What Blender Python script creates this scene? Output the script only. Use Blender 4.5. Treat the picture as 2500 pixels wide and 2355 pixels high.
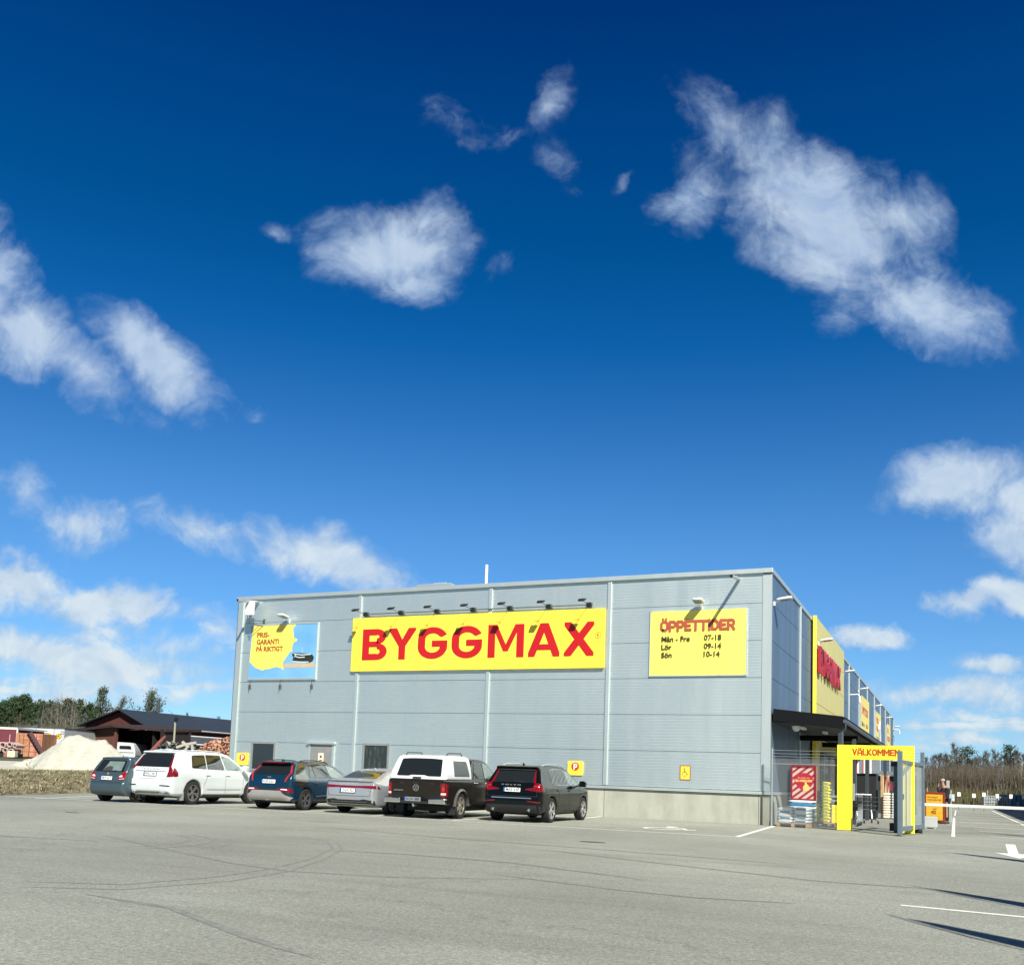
import bpy, bmesh, math, random
import numpy as np
from mathutils import Vector, Matrix
from mathutils.bvhtree import BVHTree
R = math.radians
random.seed(7)
for o in list(bpy.data.objects): bpy.data.objects.remove(o)
SC = bpy.context.scene
COL = SC.collection
# ------------------------------------------------------------------ camera
F_PX, YAW, PITCH, ROLL, PPY = 2370.86, -0.4286, 0.0962, 0.0361, 1666.84
CAM = Vector((5.3438, -31.6465, 1.23))
fw = Vector((math.sin(YAW)*math.cos(PITCH), math.cos(YAW)*math.cos(PITCH), math.sin(PITCH)))
rt0 = Vector((math.cos(YAW), -math.sin(YAW), 0)); up0 = rt0.cross(fw)
rt = math.cos(ROLL)*rt0 + math.sin(ROLL)*up0
up = -math.sin(ROLL)*rt0 + math.cos(ROLL)*up0
cd = bpy.data.cameras.new('camera'); cam = bpy.data.objects.new('camera', cd); COL.objects.link(cam)
cam.matrix_world = Matrix(((rt.x, up.x, -fw.x, CAM.x), (rt.y, up.y, -fw.y, CAM.y), (rt.z, up.z, -fw.z, CAM.z), (0, 0, 0, 1)))
cd.sensor_fit = 'HORIZONTAL'; cd.sensor_width = 36; cd.lens = F_PX/2500*36
cd.shift_y = (PPY-1177.5)/2500
cd.clip_start = .1; cd.clip_end = 4000
SC.camera = cam
SC.render.engine = 'CYCLES'; SC.cycles.max_bounces = 6; SC.cycles.diffuse_bounces = 3; SC.cycles.glossy_bounces = 3; SC.cycles.use_denoising = True
SC.cycles.use_adaptive_sampling = True; SC.cycles.adaptive_threshold = .015
def ray(px, py): return fw + rt*((px-1250)/F_PX) - up*((py-PPY)/F_PX)
def at(px, py, d): return CAM + ray(px, py)*d            # a point at a real depth d along the view axis
# ------------------------------------------------------------------ sun, sky, exposure
SUN = Vector((0.78, -1.0, 1.12)).normalized()
ld = bpy.data.lights.new('sun', 'SUN'); sun = bpy.data.objects.new('sun', ld); COL.objects.link(sun)
ld.energy = 4.4; ld.angle = R(.5); ld.color = (1, .965, .9)
sun.rotation_euler = (-SUN).to_track_quat('-Z', 'Y').to_euler(); sun.location = (20, -30, 40)
SC.view_settings.view_transform = 'Standard'; SC.view_settings.look = 'None'
SC.view_settings.exposure = 0.8; SC.view_settings.gamma = 1
W = bpy.data.worlds.new('World'); SC.world = W; W.use_nodes = True
nt = W.node_tree; nt.nodes.clear()
def nd(t, **k):
    n = nt.nodes.new(t)
    for a, b in k.items(): setattr(n, a, b)
    return n
L = lambda a, b: nt.links.new(a, b)
def math_(op, a, b=None, clamp=False):
    n = nd('ShaderNodeMath', operation=op, use_clamp=clamp)
    for i, v in enumerate((a, b)):
        if v is None: continue
        if isinstance(v, (int, float)): n.inputs[i].default_value = v
        else: L(v, n.inputs[i])
    return n.outputs[0]
def maprange(v, a, b, c, d, smooth=False):
    n = nd('ShaderNodeMapRange', interpolation_type='SMOOTHSTEP' if smooth else 'LINEAR')
    L(v, n.inputs[0])
    for i, x in enumerate((a, b, c, d)):
        if isinstance(x, (int, float)): n.inputs[i+1].default_value = x
        else: L(x, n.inputs[i+1])
    return n.outputs[0]
def ramp(v, stops):
    n = nd('ShaderNodeValToRGB'); cr = n.color_ramp
    while len(cr.elements) < len(stops): cr.elements.new(.5)
    for e, (p, c) in zip(cr.elements, stops): e.position = p; e.color = (*c, 1)
    L(v, n.inputs[0]); return n.outputs[0]
def mixc(f, a, b):
    n = nd('ShaderNodeMix', data_type='RGBA')
    if isinstance(f, (int, float)): n.inputs[0].default_value = f
    else: L(f, n.inputs[0])
    for i, v in ((6, a), (7, b)):
        if isinstance(v, tuple): n.inputs[i].default_value = (*v, 1)
        else: L(v, n.inputs[i])
    return n.outputs[2]
tc = nd('ShaderNodeTexCoord')
sep = nd('ShaderNodeSeparateXYZ'); L(tc.outputs['Generated'], sep.inputs[0])
sky = nd('ShaderNodeTexSky', sky_type='NISHITA', sun_disc=False)
sky.sun_elevation = math.asin(SUN.z); sky.sun_rotation = math.atan2(SUN.x, SUN.y)
sky.air_density = 1.0; sky.dust_density = .4; sky.ozone_density = 3.0
# deep polarised-looking blue: grade the physical sky by height above the horizon
grade = ramp(sep.outputs[2], [(0, (.36, .64, 1.02)), (.055, (.34, .526, .737)), (.09, (.31, .50, .69)), (.147, (.265, .476, .685)), (.233, (.225, .468, .68)), (.286, (.165, .429, .652)), (.343, (.10, .366, .614)), (.415, (.02, .304, .569)), (.49, (.002, .254, .496)), (.58, (0, .21, .465)), (.644, (0, .153, .404)), (.8, (0, .12, .33))])
mul = nd('ShaderNodeMix', data_type='RGBA', blend_type='MULTIPLY'); mul.inputs[0].default_value = 1
L(sky.outputs[0], mul.inputs[6]); L(grade, mul.inputs[7])
SKYSTR = .105
s_h = Vector((SUN.x, SUN.y, 0)).normalized()
dt = nd('ShaderNodeVectorMath', operation='DOT_PRODUCT'); L(tc.outputs['Generated'], dt.inputs[0]); dt.inputs[1].default_value = s_h
azf = maprange(dt.outputs['Value'], .05, .7, 1, .38)
# cloud coordinates: a vertical plane seen in the direction of the store (world directions, fixed)
rot = nd('ShaderNodeVectorRotate', rotation_type='Z_AXIS'); L(tc.outputs['Generated'], rot.inputs[0]); rot.inputs['Angle'].default_value = YAW
s2 = nd('ShaderNodeSeparateXYZ'); L(rot.outputs[0], s2.inputs[0])
fy = math_('MAXIMUM', s2.outputs[1], .02)
cmb = nd('ShaderNodeCombineXYZ'); L(math_('DIVIDE', s2.outputs[0], fy), cmb.inputs[0]); L(math_('DIVIDE', s2.outputs[2], fy), cmb.inputs[1])
front = maprange(s2.outputs[1], .1, .3, 0, 1)
def noise(vec, scale, detail=6, rough=.55, dist=0, sx=1, sy=1, off=0):
    m = nd('ShaderNodeMapping'); L(vec, m.inputs[0]); m.inputs['Scale'].default_value = (sx, sy, 1); m.inputs['Location'].default_value = (off, off*.7, off*.3)
    n = nd('ShaderNodeTexNoise'); L(m.outputs[0], n.inputs['Vector'])
    n.inputs['Scale'].default_value = scale; n.inputs['Detail'].default_value = detail; n.inputs['Roughness'].default_value = rough; n.inputs['Distortion'].default_value = dist
    return n
wn = noise(cmb.outputs[0], 7, 5, .6)
vs = nd('ShaderNodeVectorMath', operation='SUBTRACT'); L(wn.outputs['Color'], vs.inputs[0]); vs.inputs[1].default_value = (.5, .5, .5)
vm = nd('ShaderNodeVectorMath', operation='SCALE'); L(vs.outputs[0], vm.inputs[0]); vm.inputs['Scale'].default_value = .085
va = nd('ShaderNodeVectorMath', operation='ADD'); L(cmb.outputs[0], va.inputs[0]); L(vm.outputs[0], va.inputs[1])
def uv(x, y):
    d = ray(x*1.2575, y*1.2575)
    f = d.dot(Vector((math.sin(YAW), math.cos(YAW), 0)))
    return d.dot(rt0)/f, d.z/f
# clouds: centre, half sizes and tilt in units of the sky plane, and density
CLOUDS = [(770,480,150,92,-5,1.0),(690,470,110,70,20,0.6),(830,430,80,75,0,0.8),(790,535,110,50,10,0.75),(545,440,60,28,10,0.42),(980,532,48,45,0,0.5),(1470,300,190,85,35,0.62),(1500,250,70,110,-20,0.5),(1600,420,200,120,35,1.0),(1590,480,120,70,0,0.9),(1750,420,120,90,20,0.8),(1780,580,190,85,25,0.75),(1600,590,60,70,0,0.55),(1860,620,110,60,20,0.6),(1340,380,90,60,-50,0.65),(900,250,110,60,15,0.48),(1060,200,50,110,15,0.5),(1090,310,60,60,0,0.42),(980,270,60,40,-30,0.45),(1215,330,20,60,25,0.45),(10,520,60,150,-30,0.75),(60,650,120,85,35,0.85),(150,720,140,60,30,0.62),(290,690,165,70,32,1.0),(240,650,80,55,0,0.7),(400,760,120,50,25,0.55),(270,790,130,40,15,0.4),(490,800,70,45,20,0.35),(160,1015,90,50,5,0.69),(45,945,60,45,20,0.56),(400,1030,115,42,15,0.82),(330,1015,50,30,0,0.56),(570,1075,70,50,0,0.82),(650,1100,150,45,18,1.08),(620,1060,80,40,10,0.82),(45,1120,85,48,0,1.1),(200,1172,105,36,3,1.1),(370,1200,120,20,0,0.63),(110,1265,200,36,2,1.1),(250,1280,190,26,4,0.82),(200,1225,100,22,0,0.69),(390,1330,130,18,0,0.69),(120,1320,160,14,0,0.56),(410,1225,60,18,0,0.63),(1880,945,130,62,-8,1.15),(1830,975,120,28,-8,0.95),(1965,1050,75,62,0,1.05),(1985,970,60,60,0,1.08),(1935,1172,130,32,-5,1.1),(1690,1248,68,22,2,1.1),(1850,1345,150,26,0,0.89),(1930,1300,90,20,0,0.82),(1880,1385,120,14,0,0.63),(1790,1440,90,14,0,0.69),(1900,1420,110,16,0,0.69),(1700,1335,60,10,0,0.49),(130,1300,260,30,3,0.6),(300,1255,150,26,3,0.6),(60,1350,120,16,0,0.5),(430,1300,90,24,0,0.45),(1800,1330,160,20,0,0.55),(1740,1390,110,16,0,0.5),(1950,1345,90,24,0,0.7),(1840,1425,150,14,0,0.55),(1720,1455,120,10,0,0.45),(860,215,60,40,30,0.42),(1100,370,40,40,0,0.3),(1330,300,70,60,-40,0.5),(1400,330,250,160,20,0.36),(1750,500,250,150,25,0.36)]
fld = None
kx = 1/ (F_PX/1.2575)
for (x, y, a, b, rr_, den) in CLOUDS:
    if y > 800: a *= 1.15; b *= 1.12 if x > 1600 else 1.25
    else: a *= 1.0 if x > 1200 else .9; b *= 1.0 if x > 1200 else .88; den *= 1.2 if den >= .6 else .9
    if x < 180: den = min(1.15, den*1.15)
    u, v = uv(x, y)
    m = nd('ShaderNodeMapping', vector_type='TEXTURE'); L(va.outputs[0], m.inputs[0])
    m.inputs['Location'].default_value = (u, v, 0); m.inputs['Rotation'].default_value = (0, 0, R(-rr_-2))
    m.inputs['Scale'].default_value = (a*kx*1.62, b*kx*1.62, 1)
    ln = nd('ShaderNodeVectorMath', operation='LENGTH'); L(m.outputs[0], ln.inputs[0])
    f = maprange(ln.outputs['Value'], 0, 1, den, 0)
    fld = f if fld is None else math_('SMOOTH_MAX', fld, f)
    if fld is not f: fld.node.inputs[2].default_value = .12
n1 = noise(cmb.outputs[0], 11, 8, .60, .55)
n2 = noise(va.outputs[0], 34, 4, .55, 1.2, 1, 1, 3.3)
det = math_('ADD', math_('MULTIPLY', n1.outputs[0], .62), math_('MULTIPLY', n2.outputs[0], .22))
lowv = nd('ShaderNodeSeparateXYZ'); L(cmb.outputs[0], lowv.inputs[0])
lown = noise(cmb.outputs[0], 6, 7, .6, .3, 1, 5.5, 1.7)
lowf = math_('MULTIPLY', maprange(lown.outputs[0], .42, .62, 0, .75), maprange(lowv.outputs[1], .06, .2, 1, 0))
fld = math_('MAXIMUM', fld, lowf)
cov = math_('ADD', fld, math_('MULTIPLY', math_('SUBTRACT', det, .43), 1.9))
dens = maprange(math_('MULTIPLY', cov, maprange(fld, .02, .28, 0, 1)), maprange(lowv.outputs[1], .2, .4, .17, .10), maprange(lowv.outputs[1], .2, .45, .80, .98), 0, 1, True)
dens = math_('MULTIPLY', dens, front)
# cloud shading painted in: thick parts and upper edges whiter, undersides greyer
n3 = noise(cmb.outputs[0], 14, 5, .55, .2, 1, 1.8, 5.1)
upv = nd('ShaderNodeVectorMath', operation='ADD'); L(cmb.outputs[0], upv.inputs[0]); upv.inputs[1].default_value = (.006, .016, 0)
n1b = noise(upv.outputs[0], 11, 5, .60, .55)
rel = maprange(math_('SUBTRACT', n1.outputs[0], n1b.outputs[0]), -.10, .10, 0, 1)
br = math_('ADD', maprange(dens, .2, 1, 0, .35), math_('ADD', math_('MULTIPLY', rel, .42), maprange(n3.outputs[0], .35, .65, 0, .25)), True)
hi = maprange(lowv.outputs[1], .05, .45, 0, 1)
ccol = mixc(br, mixc(hi, (.42, .60, .82), (.33, .50, .80)), mixc(hi, (.86, .95, .97), (.66, .79, .94)))
al = math_('MULTIPLY', dens, maprange(lowv.outputs[1], .1, .45, .96, .88))
b1 = nd('ShaderNodeBackground'); L(mul.outputs[2], b1.inputs[0]); L(math_('MULTIPLY', azf, SKYSTR), b1.inputs[1])
b2 = nd('ShaderNodeBackground'); L(ccol, b2.inputs[0]); b2.inputs[1].default_value = .53
ms = nd('ShaderNodeMixShader'); L(al, ms.inputs[0]); L(b1.outputs[0], ms.inputs[1]); L(b2.outputs[0], ms.inputs[2])
out = nd('ShaderNodeOutputWorld'); L(ms.outputs[0], out.inputs[0])
# ------------------------------------------------------------------ helpers
def tag(o, label=None, cat=None, group=None, kind=None):
    if label: o['label'] = label
    if cat: o['category'] = cat
    if group: o['group'] = group
    if kind: o['kind'] = kind
    return o
def thing(name, label, cat, loc=(0, 0, 0), rz=0, group=None):
    o = bpy.data.objects.new(name, None); COL.objects.link(o); o.empty_display_size = .2
    o.location = loc; o.rotation_euler = (0, 0, rz)
    return tag(o, label, cat, group)
def dup(root, loc=None, rz=None, label=None):
    r = root.copy(); COL.objects.link(r)
    if loc is not None: r.location = loc
    if rz is not None: r.rotation_euler = (0, 0, rz)
    if label: r['label'] = label
    for ch in root.children:
        c = ch.copy(); COL.objects.link(c); c.parent = r
        for g in ch.children:
            d = g.copy(); COL.objects.link(d); d.parent = c
    return r
class MB:
    def __init__(s): s.v = []; s.f = []
    def add(s, vs, fs):
        n = len(s.v); s.v += [tuple(p) for p in vs]; s.f += [tuple(i+n for i in f) for f in fs]; return s
    def box(s, x0, x1, y0, y1, z0, z1, M=None):
        vs = [Vector((x, y, z)) for x in (x0, x1) for y in (y0, y1) for z in (z0, z1)]
        if M: vs = [M @ p for p in vs]
        return s.add(vs, [(0, 1, 3, 2), (4, 6, 7, 5), (0, 4, 5, 1), (2, 3, 7, 6), (0, 2, 6, 4), (1, 5, 7, 3)])
    def cbox(s, c, sz, M=None):
        T = Matrix.Translation(c) @ (M or Matrix.Identity(4))
        return s.box(-sz[0]/2, sz[0]/2, -sz[1]/2, sz[1]/2, -sz[2]/2, sz[2]/2, T)
    def tube(s, pts, r, seg=8, cap=True):
        pts = [Vector(p) for p in pts]; rs = r if isinstance(r, (list, tuple)) else [r]*len(pts)
        rings = []
        for i, p in enumerate(pts):
            d = (pts[min(i+1, len(pts)-1)] - pts[max(i-1, 0)]).normalized()
            a = d.cross(Vector((0, 0, 1)));
            if a.length < .05: a = d.cross(Vector((0, 1, 0)))
            a.normalize(); b = d.cross(a)
            rings.append([p + (a*math.cos(t)+b*math.sin(t))*rs[i] for t in [2*math.pi*k/seg for k in range(seg)]])
        n = len(rings); vs = sum(rings, []); fs = []
        for i in range(n-1):
            for k in range(seg):
                fs.append((i*seg+k, i*seg+(k+1) % seg, (i+1)*seg+(k+1) % seg, (i+1)*seg+k))
        if cap: fs += [tuple(range(seg))[::-1], tuple(range((n-1)*seg, n*seg))]
        return s.add(vs, fs)
    def lathe(s, prof, M=None, seg=24):      # prof (r, h) about local z
        vs = []; fs = []
        for (r, h) in prof:
            for k in range(seg):
                t = 2*math.pi*k/seg; p = Vector((r*math.cos(t), r*math.sin(t), h)); vs.append(M @ p if M else p)
        for i in range(len(prof)-1):
            for k in range(seg): fs.append((i*seg+k, i*seg+(k+1) % seg, (i+1)*seg+(k+1) % seg, (i+1)*seg+k))
        return s.add(vs, fs)
    def prism(s, pts, h, M):                # 2-D outline (local xy) extruded local z 0..h
        n = len(pts); vs = [M @ Vector((x, y, 0)) for x, y in pts] + [M @ Vector((x, y, h)) for x, y in pts]
        return s.add(vs, [tuple(range(n))[::-1], tuple(range(n, 2*n))] + [(i, (i+1) % n, n+(i+1) % n, n+i) for i in range(n)])
    def quad(s, a, b, c, d): return s.add([a, b, c, d], [(0, 1, 2, 3)])
    def mesh(s, name):
        me = bpy.data.meshes.new(name); me.from_pydata(s.v, [], s.f); me.update(); return me
def finish(o, mat, smooth, bevel, recalc=True):
    me = o.data
    if recalc:
        bm = bmesh.new(); bm.from_mesh(me); bmesh.ops.recalc_face_normals(bm, faces=bm.faces); bm.to_mesh(me); bm.free()
    if mat:
        for m_ in (mat if isinstance(mat, (list, tuple)) else [mat]): me.materials.append(m_)
    if smooth:
        me.polygons.foreach_set('use_smooth', [True]*len(me.polygons))
        if smooth != 'all' and hasattr(me, 'set_sharp_from_angle'): me.set_sharp_from_angle(angle=R(smooth if smooth is not True and smooth != 1 else 40))
    if bevel:
        b = o.modifiers.new('bevel', 'BEVEL'); b.width = bevel; b.segments = 2; b.limit_method = 'ANGLE'; b.angle_limit = R(40); b.harden_normals = False
    return o
def part(name, mb, mat, parent, smooth=False, bevel=0, recalc=True, label=None):
    me = mb if isinstance(mb, bpy.types.Mesh) else mb.mesh(name)
    o = bpy.data.objects.new(name, me); COL.objects.link(o); o.parent = parent
    if label: o['label'] = label
    return finish(o, mat, smooth, bevel, recalc)
def solid(name, mb, mat, label=None, cat=None, group=None, kind=None, smooth=False, bevel=0, recalc=True):
    me = mb.mesh(name); n = len(me.vertices); a = np.empty(n*3); me.vertices.foreach_get('co', a); a = a.reshape(-1, 3)
    c = Vector(((a[:, 0].min()+a[:, 0].max())/2, (a[:, 1].min()+a[:, 1].max())/2, a[:, 2].min()))
    if kind != 'structure': me.transform(Matrix.Translation(-c))
    o = bpy.data.objects.new(name, me); COL.objects.link(o)
    if kind != 'structure': o.location = c
    return finish(tag(o, label, cat, group, kind), mat, smooth, bevel, recalc)
def hx(h):
    h = h.lstrip('#'); c = [int(h[i:i+2], 16)/255 for i in (0, 2, 4)]
    return tuple(x/12.92 if x <= .04045 else ((x+.055)/1.055)**2.4 for x in c)
MATS = {}
def P(name, col, rough=.6, metal=0., amp=.08, ns=3., bump=0., bs=60., spec=.5, coat=0., stretch=(1, 1, 1), em=None):
    if name in MATS: return MATS[name]
    assert col != 0, name
    if isinstance(col, str): col = hx(col)
    m = bpy.data.materials.new(name); m.use_nodes = True; t = m.node_tree; b = t.nodes['Principled BSDF']
    b.inputs['Roughness'].default_value = rough; b.inputs['Metallic'].default_value = metal
    b.inputs['Specular IOR Level'].default_value = spec
    if coat: b.inputs['Coat Weight'].default_value = coat; b.inputs['Coat Roughness'].default_value = .05
    co = t.nodes.new('ShaderNodeTexCoord'); mp = t.nodes.new('ShaderNodeMapping'); mp.inputs['Scale'].default_value = stretch
    t.links.new(co.outputs['Object'], mp.inputs[0])
    n = t.nodes.new('ShaderNodeTexNoise'); n.inputs['Scale'].default_value = ns; n.inputs['Detail'].default_value = 6; n.inputs['Roughness'].default_value = .65
    t.links.new(mp.outputs[0], n.inputs['Vector'])
    r = t.nodes.new('ShaderNodeMapRange'); r.inputs[1].default_value = .3; r.inputs[2].default_value = .7; r.inputs[3].default_value = 1-amp; r.inputs[4].default_value = 1+amp
    t.links.new(n.outputs[0], r.inputs[0])
    mx = t.nodes.new('ShaderNodeMix'); mx.data_type = 'RGBA'; mx.blend_type = 'MULTIPLY'; mx.inputs[0].default_value = 1
    mx.inputs[6].default_value = (*col, 1); t.links.new(r.outputs[0], mx.inputs[7]); t.links.new(mx.outputs[2], b.inputs['Base Color'])
    if bump:
        n2 = t.nodes.new('ShaderNodeTexNoise'); n2.inputs['Scale'].default_value = bs; n2.inputs['Detail'].default_value = 4; t.links.new(mp.outputs[0], n2.inputs['Vector'])
        bp = t.nodes.new('ShaderNodeBump'); bp.inputs['Strength'].default_value = bump; bp.inputs['Distance'].default_value = .02
        t.links.new(n2.outputs[0], bp.inputs['Height']); t.links.new(bp.outputs[0], b.inputs['Normal'])
    MATS[name] = m; return m
def two(name, c1, c2, scale, rough=.8, lo=.42, hi=.58, detail=8, stretch=(1, 1, 1), bump=.3, c3=None, metal=0):
    m = P(name, c1, rough, metal, 0, 1); t = m.node_tree; b = t.nodes['Principled BSDF']
    n = [x for x in t.nodes if x.type == 'TEX_NOISE'][0]; n.inputs['Scale'].default_value = scale; n.inputs['Detail'].default_value = detail
    [x for x in t.nodes if x.type == 'MAPPING'][0].inputs['Scale'].default_value = stretch
    cr = t.nodes.new('ShaderNodeValToRGB'); t.links.new(n.outputs[0], cr.inputs[0])
    q = lambda c: (*(hx(c) if isinstance(c, str) else c), 1)
    cr.color_ramp.elements[0].position = lo; cr.color_ramp.elements[0].color = q(c1); cr.color_ramp.elements[1].position = hi; cr.color_ramp.elements[1].color = q(c2)
    if c3: e = cr.color_ramp.elements.new(min(hi+.12, .95)); e.color = q(c3)
    t.links.new(cr.outputs[0], b.inputs['Base Color'])
    if bump:
        bp = t.nodes.new('ShaderNodeBump'); bp.inputs['Strength'].default_value = bump; bp.inputs['Distance'].default_value = .03
        t.links.new(n.outputs[0], bp.inputs['Height']); t.links.new(bp.outputs[0], b.inputs['Normal'])
    return m
XZ = lambda x, y, z: Matrix(((1, 0, 0, x), (0, 0, -1, y), (0, 1, 0, z), (0, 0, 0, 1)))     # local xy -> world xz facing -Y; extrude to -Y
YZ = lambda x, y, z: Matrix(((0, 0, 1, x), (1, 0, 0, y), (0, 1, 0, z), (0, 0, 0, 1)))      # local xy -> world yz facing +X; extrude to +X
XY = lambda x, y, z: Matrix.Translation((x, y, z))
def text(mb, s, M, size=1, width=None, height=None, bold=.0, depth=.004, align='LEFT', space=1.0):
    cu = bpy.data.curves.new('t', 'FONT'); cu.body = s; cu.size = 1; cu.offset = bold; cu.extrude = .5; cu.align_x = 'LEFT'; cu.resolution_u = 3; cu.space_character = space
    o = bpy.data.objects.new('t', cu); COL.objects.link(o)
    dg = bpy.context.evaluated_depsgraph_get(); me = o.evaluated_get(dg).to_mesh()
    vs = [v.co.copy() for v in me.vertices]; fs = [tuple(p.vertices) for p in me.polygons]
    o.evaluated_get(dg).to_mesh_clear(); bpy.data.objects.remove(o); bpy.data.curves.remove(cu)
    x0 = min(v.x for v in vs); x1 = max(v.x for v in vs); y0 = 0 if height is None else min(v.y for v in vs); y1 = max(v.y for v in vs)
    kx_ = width/(x1-x0) if width else size; ky_ = height/(y1-y0) if height else (size if not width else kx_)
    ox = {'LEFT': 0, 'CENTER': -(x1-x0)*kx_/2, 'RIGHT': -(x1-x0)*kx_}[align]
    mb.add([M @ Vector(((v.x-x0)*kx_+ox, (v.y-y0)*ky_, (v.z+.5)*depth)) for v in vs], fs); return mb
def rr(poly, r, n=4):
    out = []; N = len(poly)
    for i in range(N):
        p = Vector(poly[i]); a = Vector(poly[i-1])-p; b = Vector(poly[(i+1) % N])-p
        k = min(r, a.length*.45, b.length*.45); a = p+a.normalized()*k; b = p+b.normalized()*k
        for j in range(n+1):
            t = j/n; out.append(tuple(a*(1-t)**2+p*2*t*(1-t)+b*t*t))
    return out
def circ(cx, cy, r, n=28, a0=0, a1=360): return [(cx+r*math.cos(R(a0+(a1-a0)*k/n)), cy+r*math.sin(R(a0+(a1-a0)*k/n))) for k in range(n)]
def stroke(pts, w):                          # a thick open polyline as list of quads (2-D)
    out = []
    for a, b in zip(pts, pts[1:]):
        a = Vector(a); b = Vector(b); d = (b-a).normalized(); n = Vector((-d.y, d.x))*w/2; e = d*w*.35
        out.append([tuple(a-e-n), tuple(b+e-n), tuple(b+e+n), tuple(a-e+n)])
    return out
ORD = ['first', 'second', 'third', 'fourth', 'fifth', 'sixth', 'seventh', 'eighth', 'ninth', 'tenth', 'eleventh', 'twelfth', 'thirteenth', 'fourteenth', 'fifteenth', 'sixteenth', 'seventeenth', 'eighteenth', 'nineteenth', 'twentieth']
# ------------------------------------------------------------------ ground
def asphalt():
    m = bpy.data.materials.new('asphalt'); m.use_nodes = True; t = m.node_tree; b = t.nodes['Principled BSDF']; b.inputs['Roughness'].default_value = .82; b.inputs['Specular IOR Level'].default_value = .35
    co = t.nodes.new('ShaderNodeTexCoord')
    def N(scale, detail=5, rough=.6, st=(1, 1, 1), rz=0, dist=0):
        mp = t.nodes.new('ShaderNodeMapping'); mp.inputs['Scale'].default_value = st; mp.inputs['Rotation'].default_value = (0, 0, rz); t.links.new(co.outputs['Object'], mp.inputs[0])
        n = t.nodes.new('ShaderNodeTexNoise'); n.inputs['Scale'].default_value = scale; n.inputs['Detail'].default_value = detail; n.inputs['Roughness'].default_value = rough; n.inputs['Distortion'].default_value = dist
        t.links.new(mp.outputs[0], n.inputs['Vector']); return n.outputs[0]
    def MR(v, a, b_, c, d):
        r = t.nodes.new('ShaderNodeMapRange'); t.links.new(v, r.inputs[0])
        for i, x in enumerate((a, b_, c, d)): r.inputs[i+1].default_value = x
        return r.outputs[0]
    def MU(a, b_):
        n = t.nodes.new('ShaderNodeMath'); n.operation = 'MULTIPLY'; t.links.new(a, n.inputs[0]); t.links.new(b_, n.inputs[1]); return n.outputs[0]
    f = MR(N(.22, 4), .3, .7, .84, 1.1); f = MU(f, MR(N(.06, 3, .5), .35, .65, .86, 1.06))
    f = MU(f, MR(N(1.3, 6, .6, (.35, 1.6, 1), R(10)), .32, .68, .93, 1.06))
    f = MU(f, MR(N(.9, 5, .6, (.07, 1.5, 1), R(12), .3), .58, .70, 1, .86))      # long tyre sweeps
    f = MU(f, MR(N(.7, 5, .6, (.09, 1.9, 1), R(-24), .5), .6, .72, 1, .87))
    f = MU(f, MR(N(55, 3, .7), .3, .7, .58, 1.42)); f = MU(f, MR(N(8, 4, .65), .3, .7, .90, 1.09))
    f = MU(f, MR(N(190, 2, .7), .3, .7, .5, 1.5)); f = MU(f, MR(N(24, 3, .7), .3, .7, .68, 1.32))
    f = MU(f, MR(N(.55, 3, .5, (1, 1, 1), 0, 0), .66, .74, 1, .84))                  # oil stains
    wv = t.nodes.new('ShaderNodeTexVoronoi'); wv.feature = 'DISTANCE_TO_EDGE'; wv.inputs['Scale'].default_value = .11; wn_ = t.nodes.new('ShaderNodeVectorMath'); wn_.operation = 'ADD'
    nn_ = t.nodes.new('ShaderNodeTexNoise'); nn_.inputs['Scale'].default_value = .7; nn_.inputs['Detail'].default_value = 8; nn_.inputs['Roughness'].default_value = .7; t.links.new(co.outputs['Object'], nn_.inputs['Vector'])
    sc_ = t.nodes.new('ShaderNodeVectorMath'); sc_.operation = 'SCALE'; sc_.inputs['Scale'].default_value = 2.2; t.links.new(nn_.outputs['Color'], sc_.inputs[0]); t.links.new(co.outputs['Object'], wn_.inputs[0]); t.links.new(sc_.outputs[0], wn_.inputs[1]); t.links.new(wn_.outputs[0], wv.inputs['Vector'])
    f = MU(f, MR(wv.outputs['Distance'], 0, .0035, .72, 1))                           # hairline cracks
    vo = t.nodes.new('ShaderNodeTexVoronoi'); vo.inputs['Scale'].default_value = 38; t.links.new(co.outputs['Object'], vo.inputs['Vector'])
    f = MU(f, MR(vo.outputs['Distance'], 0, .16, 1.55, 1))
    mx = t.nodes.new('ShaderNodeMix'); mx.data_type = 'RGBA'; mx.blend_type = 'MULTIPLY'; mx.inputs[0].default_value = 1; mx.inputs[6].default_value = (.288, .295, .240, 1)
    t.links.new(f, mx.inputs[7]); t.links.new(mx.outputs[2], b.inputs['Base Color'])
    bp = t.nodes.new('ShaderNodeBump'); bp.inputs['Strength'].default_value = .5; bp.inputs['Distance'].default_value = .012; t.links.new(N(75, 4, .7), bp.inputs['Height']); t.links.new(bp.outputs[0], b.inputs['Normal'])
    return m
ASPH = asphalt()
m = MB(); m.quad((-30, -60, 0), (60, -60, 0), (60, 66, 0), (-30, 66, 0)); solid('parking_lot', m, ASPH, kind='structure')
m = MB(); m.quad((-900, -900, -.35), (900, -900, -.35), (900, 900, -.35), (-900, 900, -.35))
solid('ground', m, two('field', '#6d6a4a', '#8c8660', .3), kind='structure')
PAINT = P('road_paint', (.78, .77, .66), .7, 0, .1, 6, .2, 80)
WORN = P('worn_paint', (.55, .54, .46), .7, 0, .25, 5)
def strip(a, b, w, z=.004, mb=None):
    a = Vector((*a, z)); b = Vector((*b, z)); d = (b-a).normalized(); n = Vector((-d.y, d.x, 0))*w/2
    mb = mb or MB(); mb.quad(a-n, b-n, b+n, a+n); return mb
m = MB()
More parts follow.
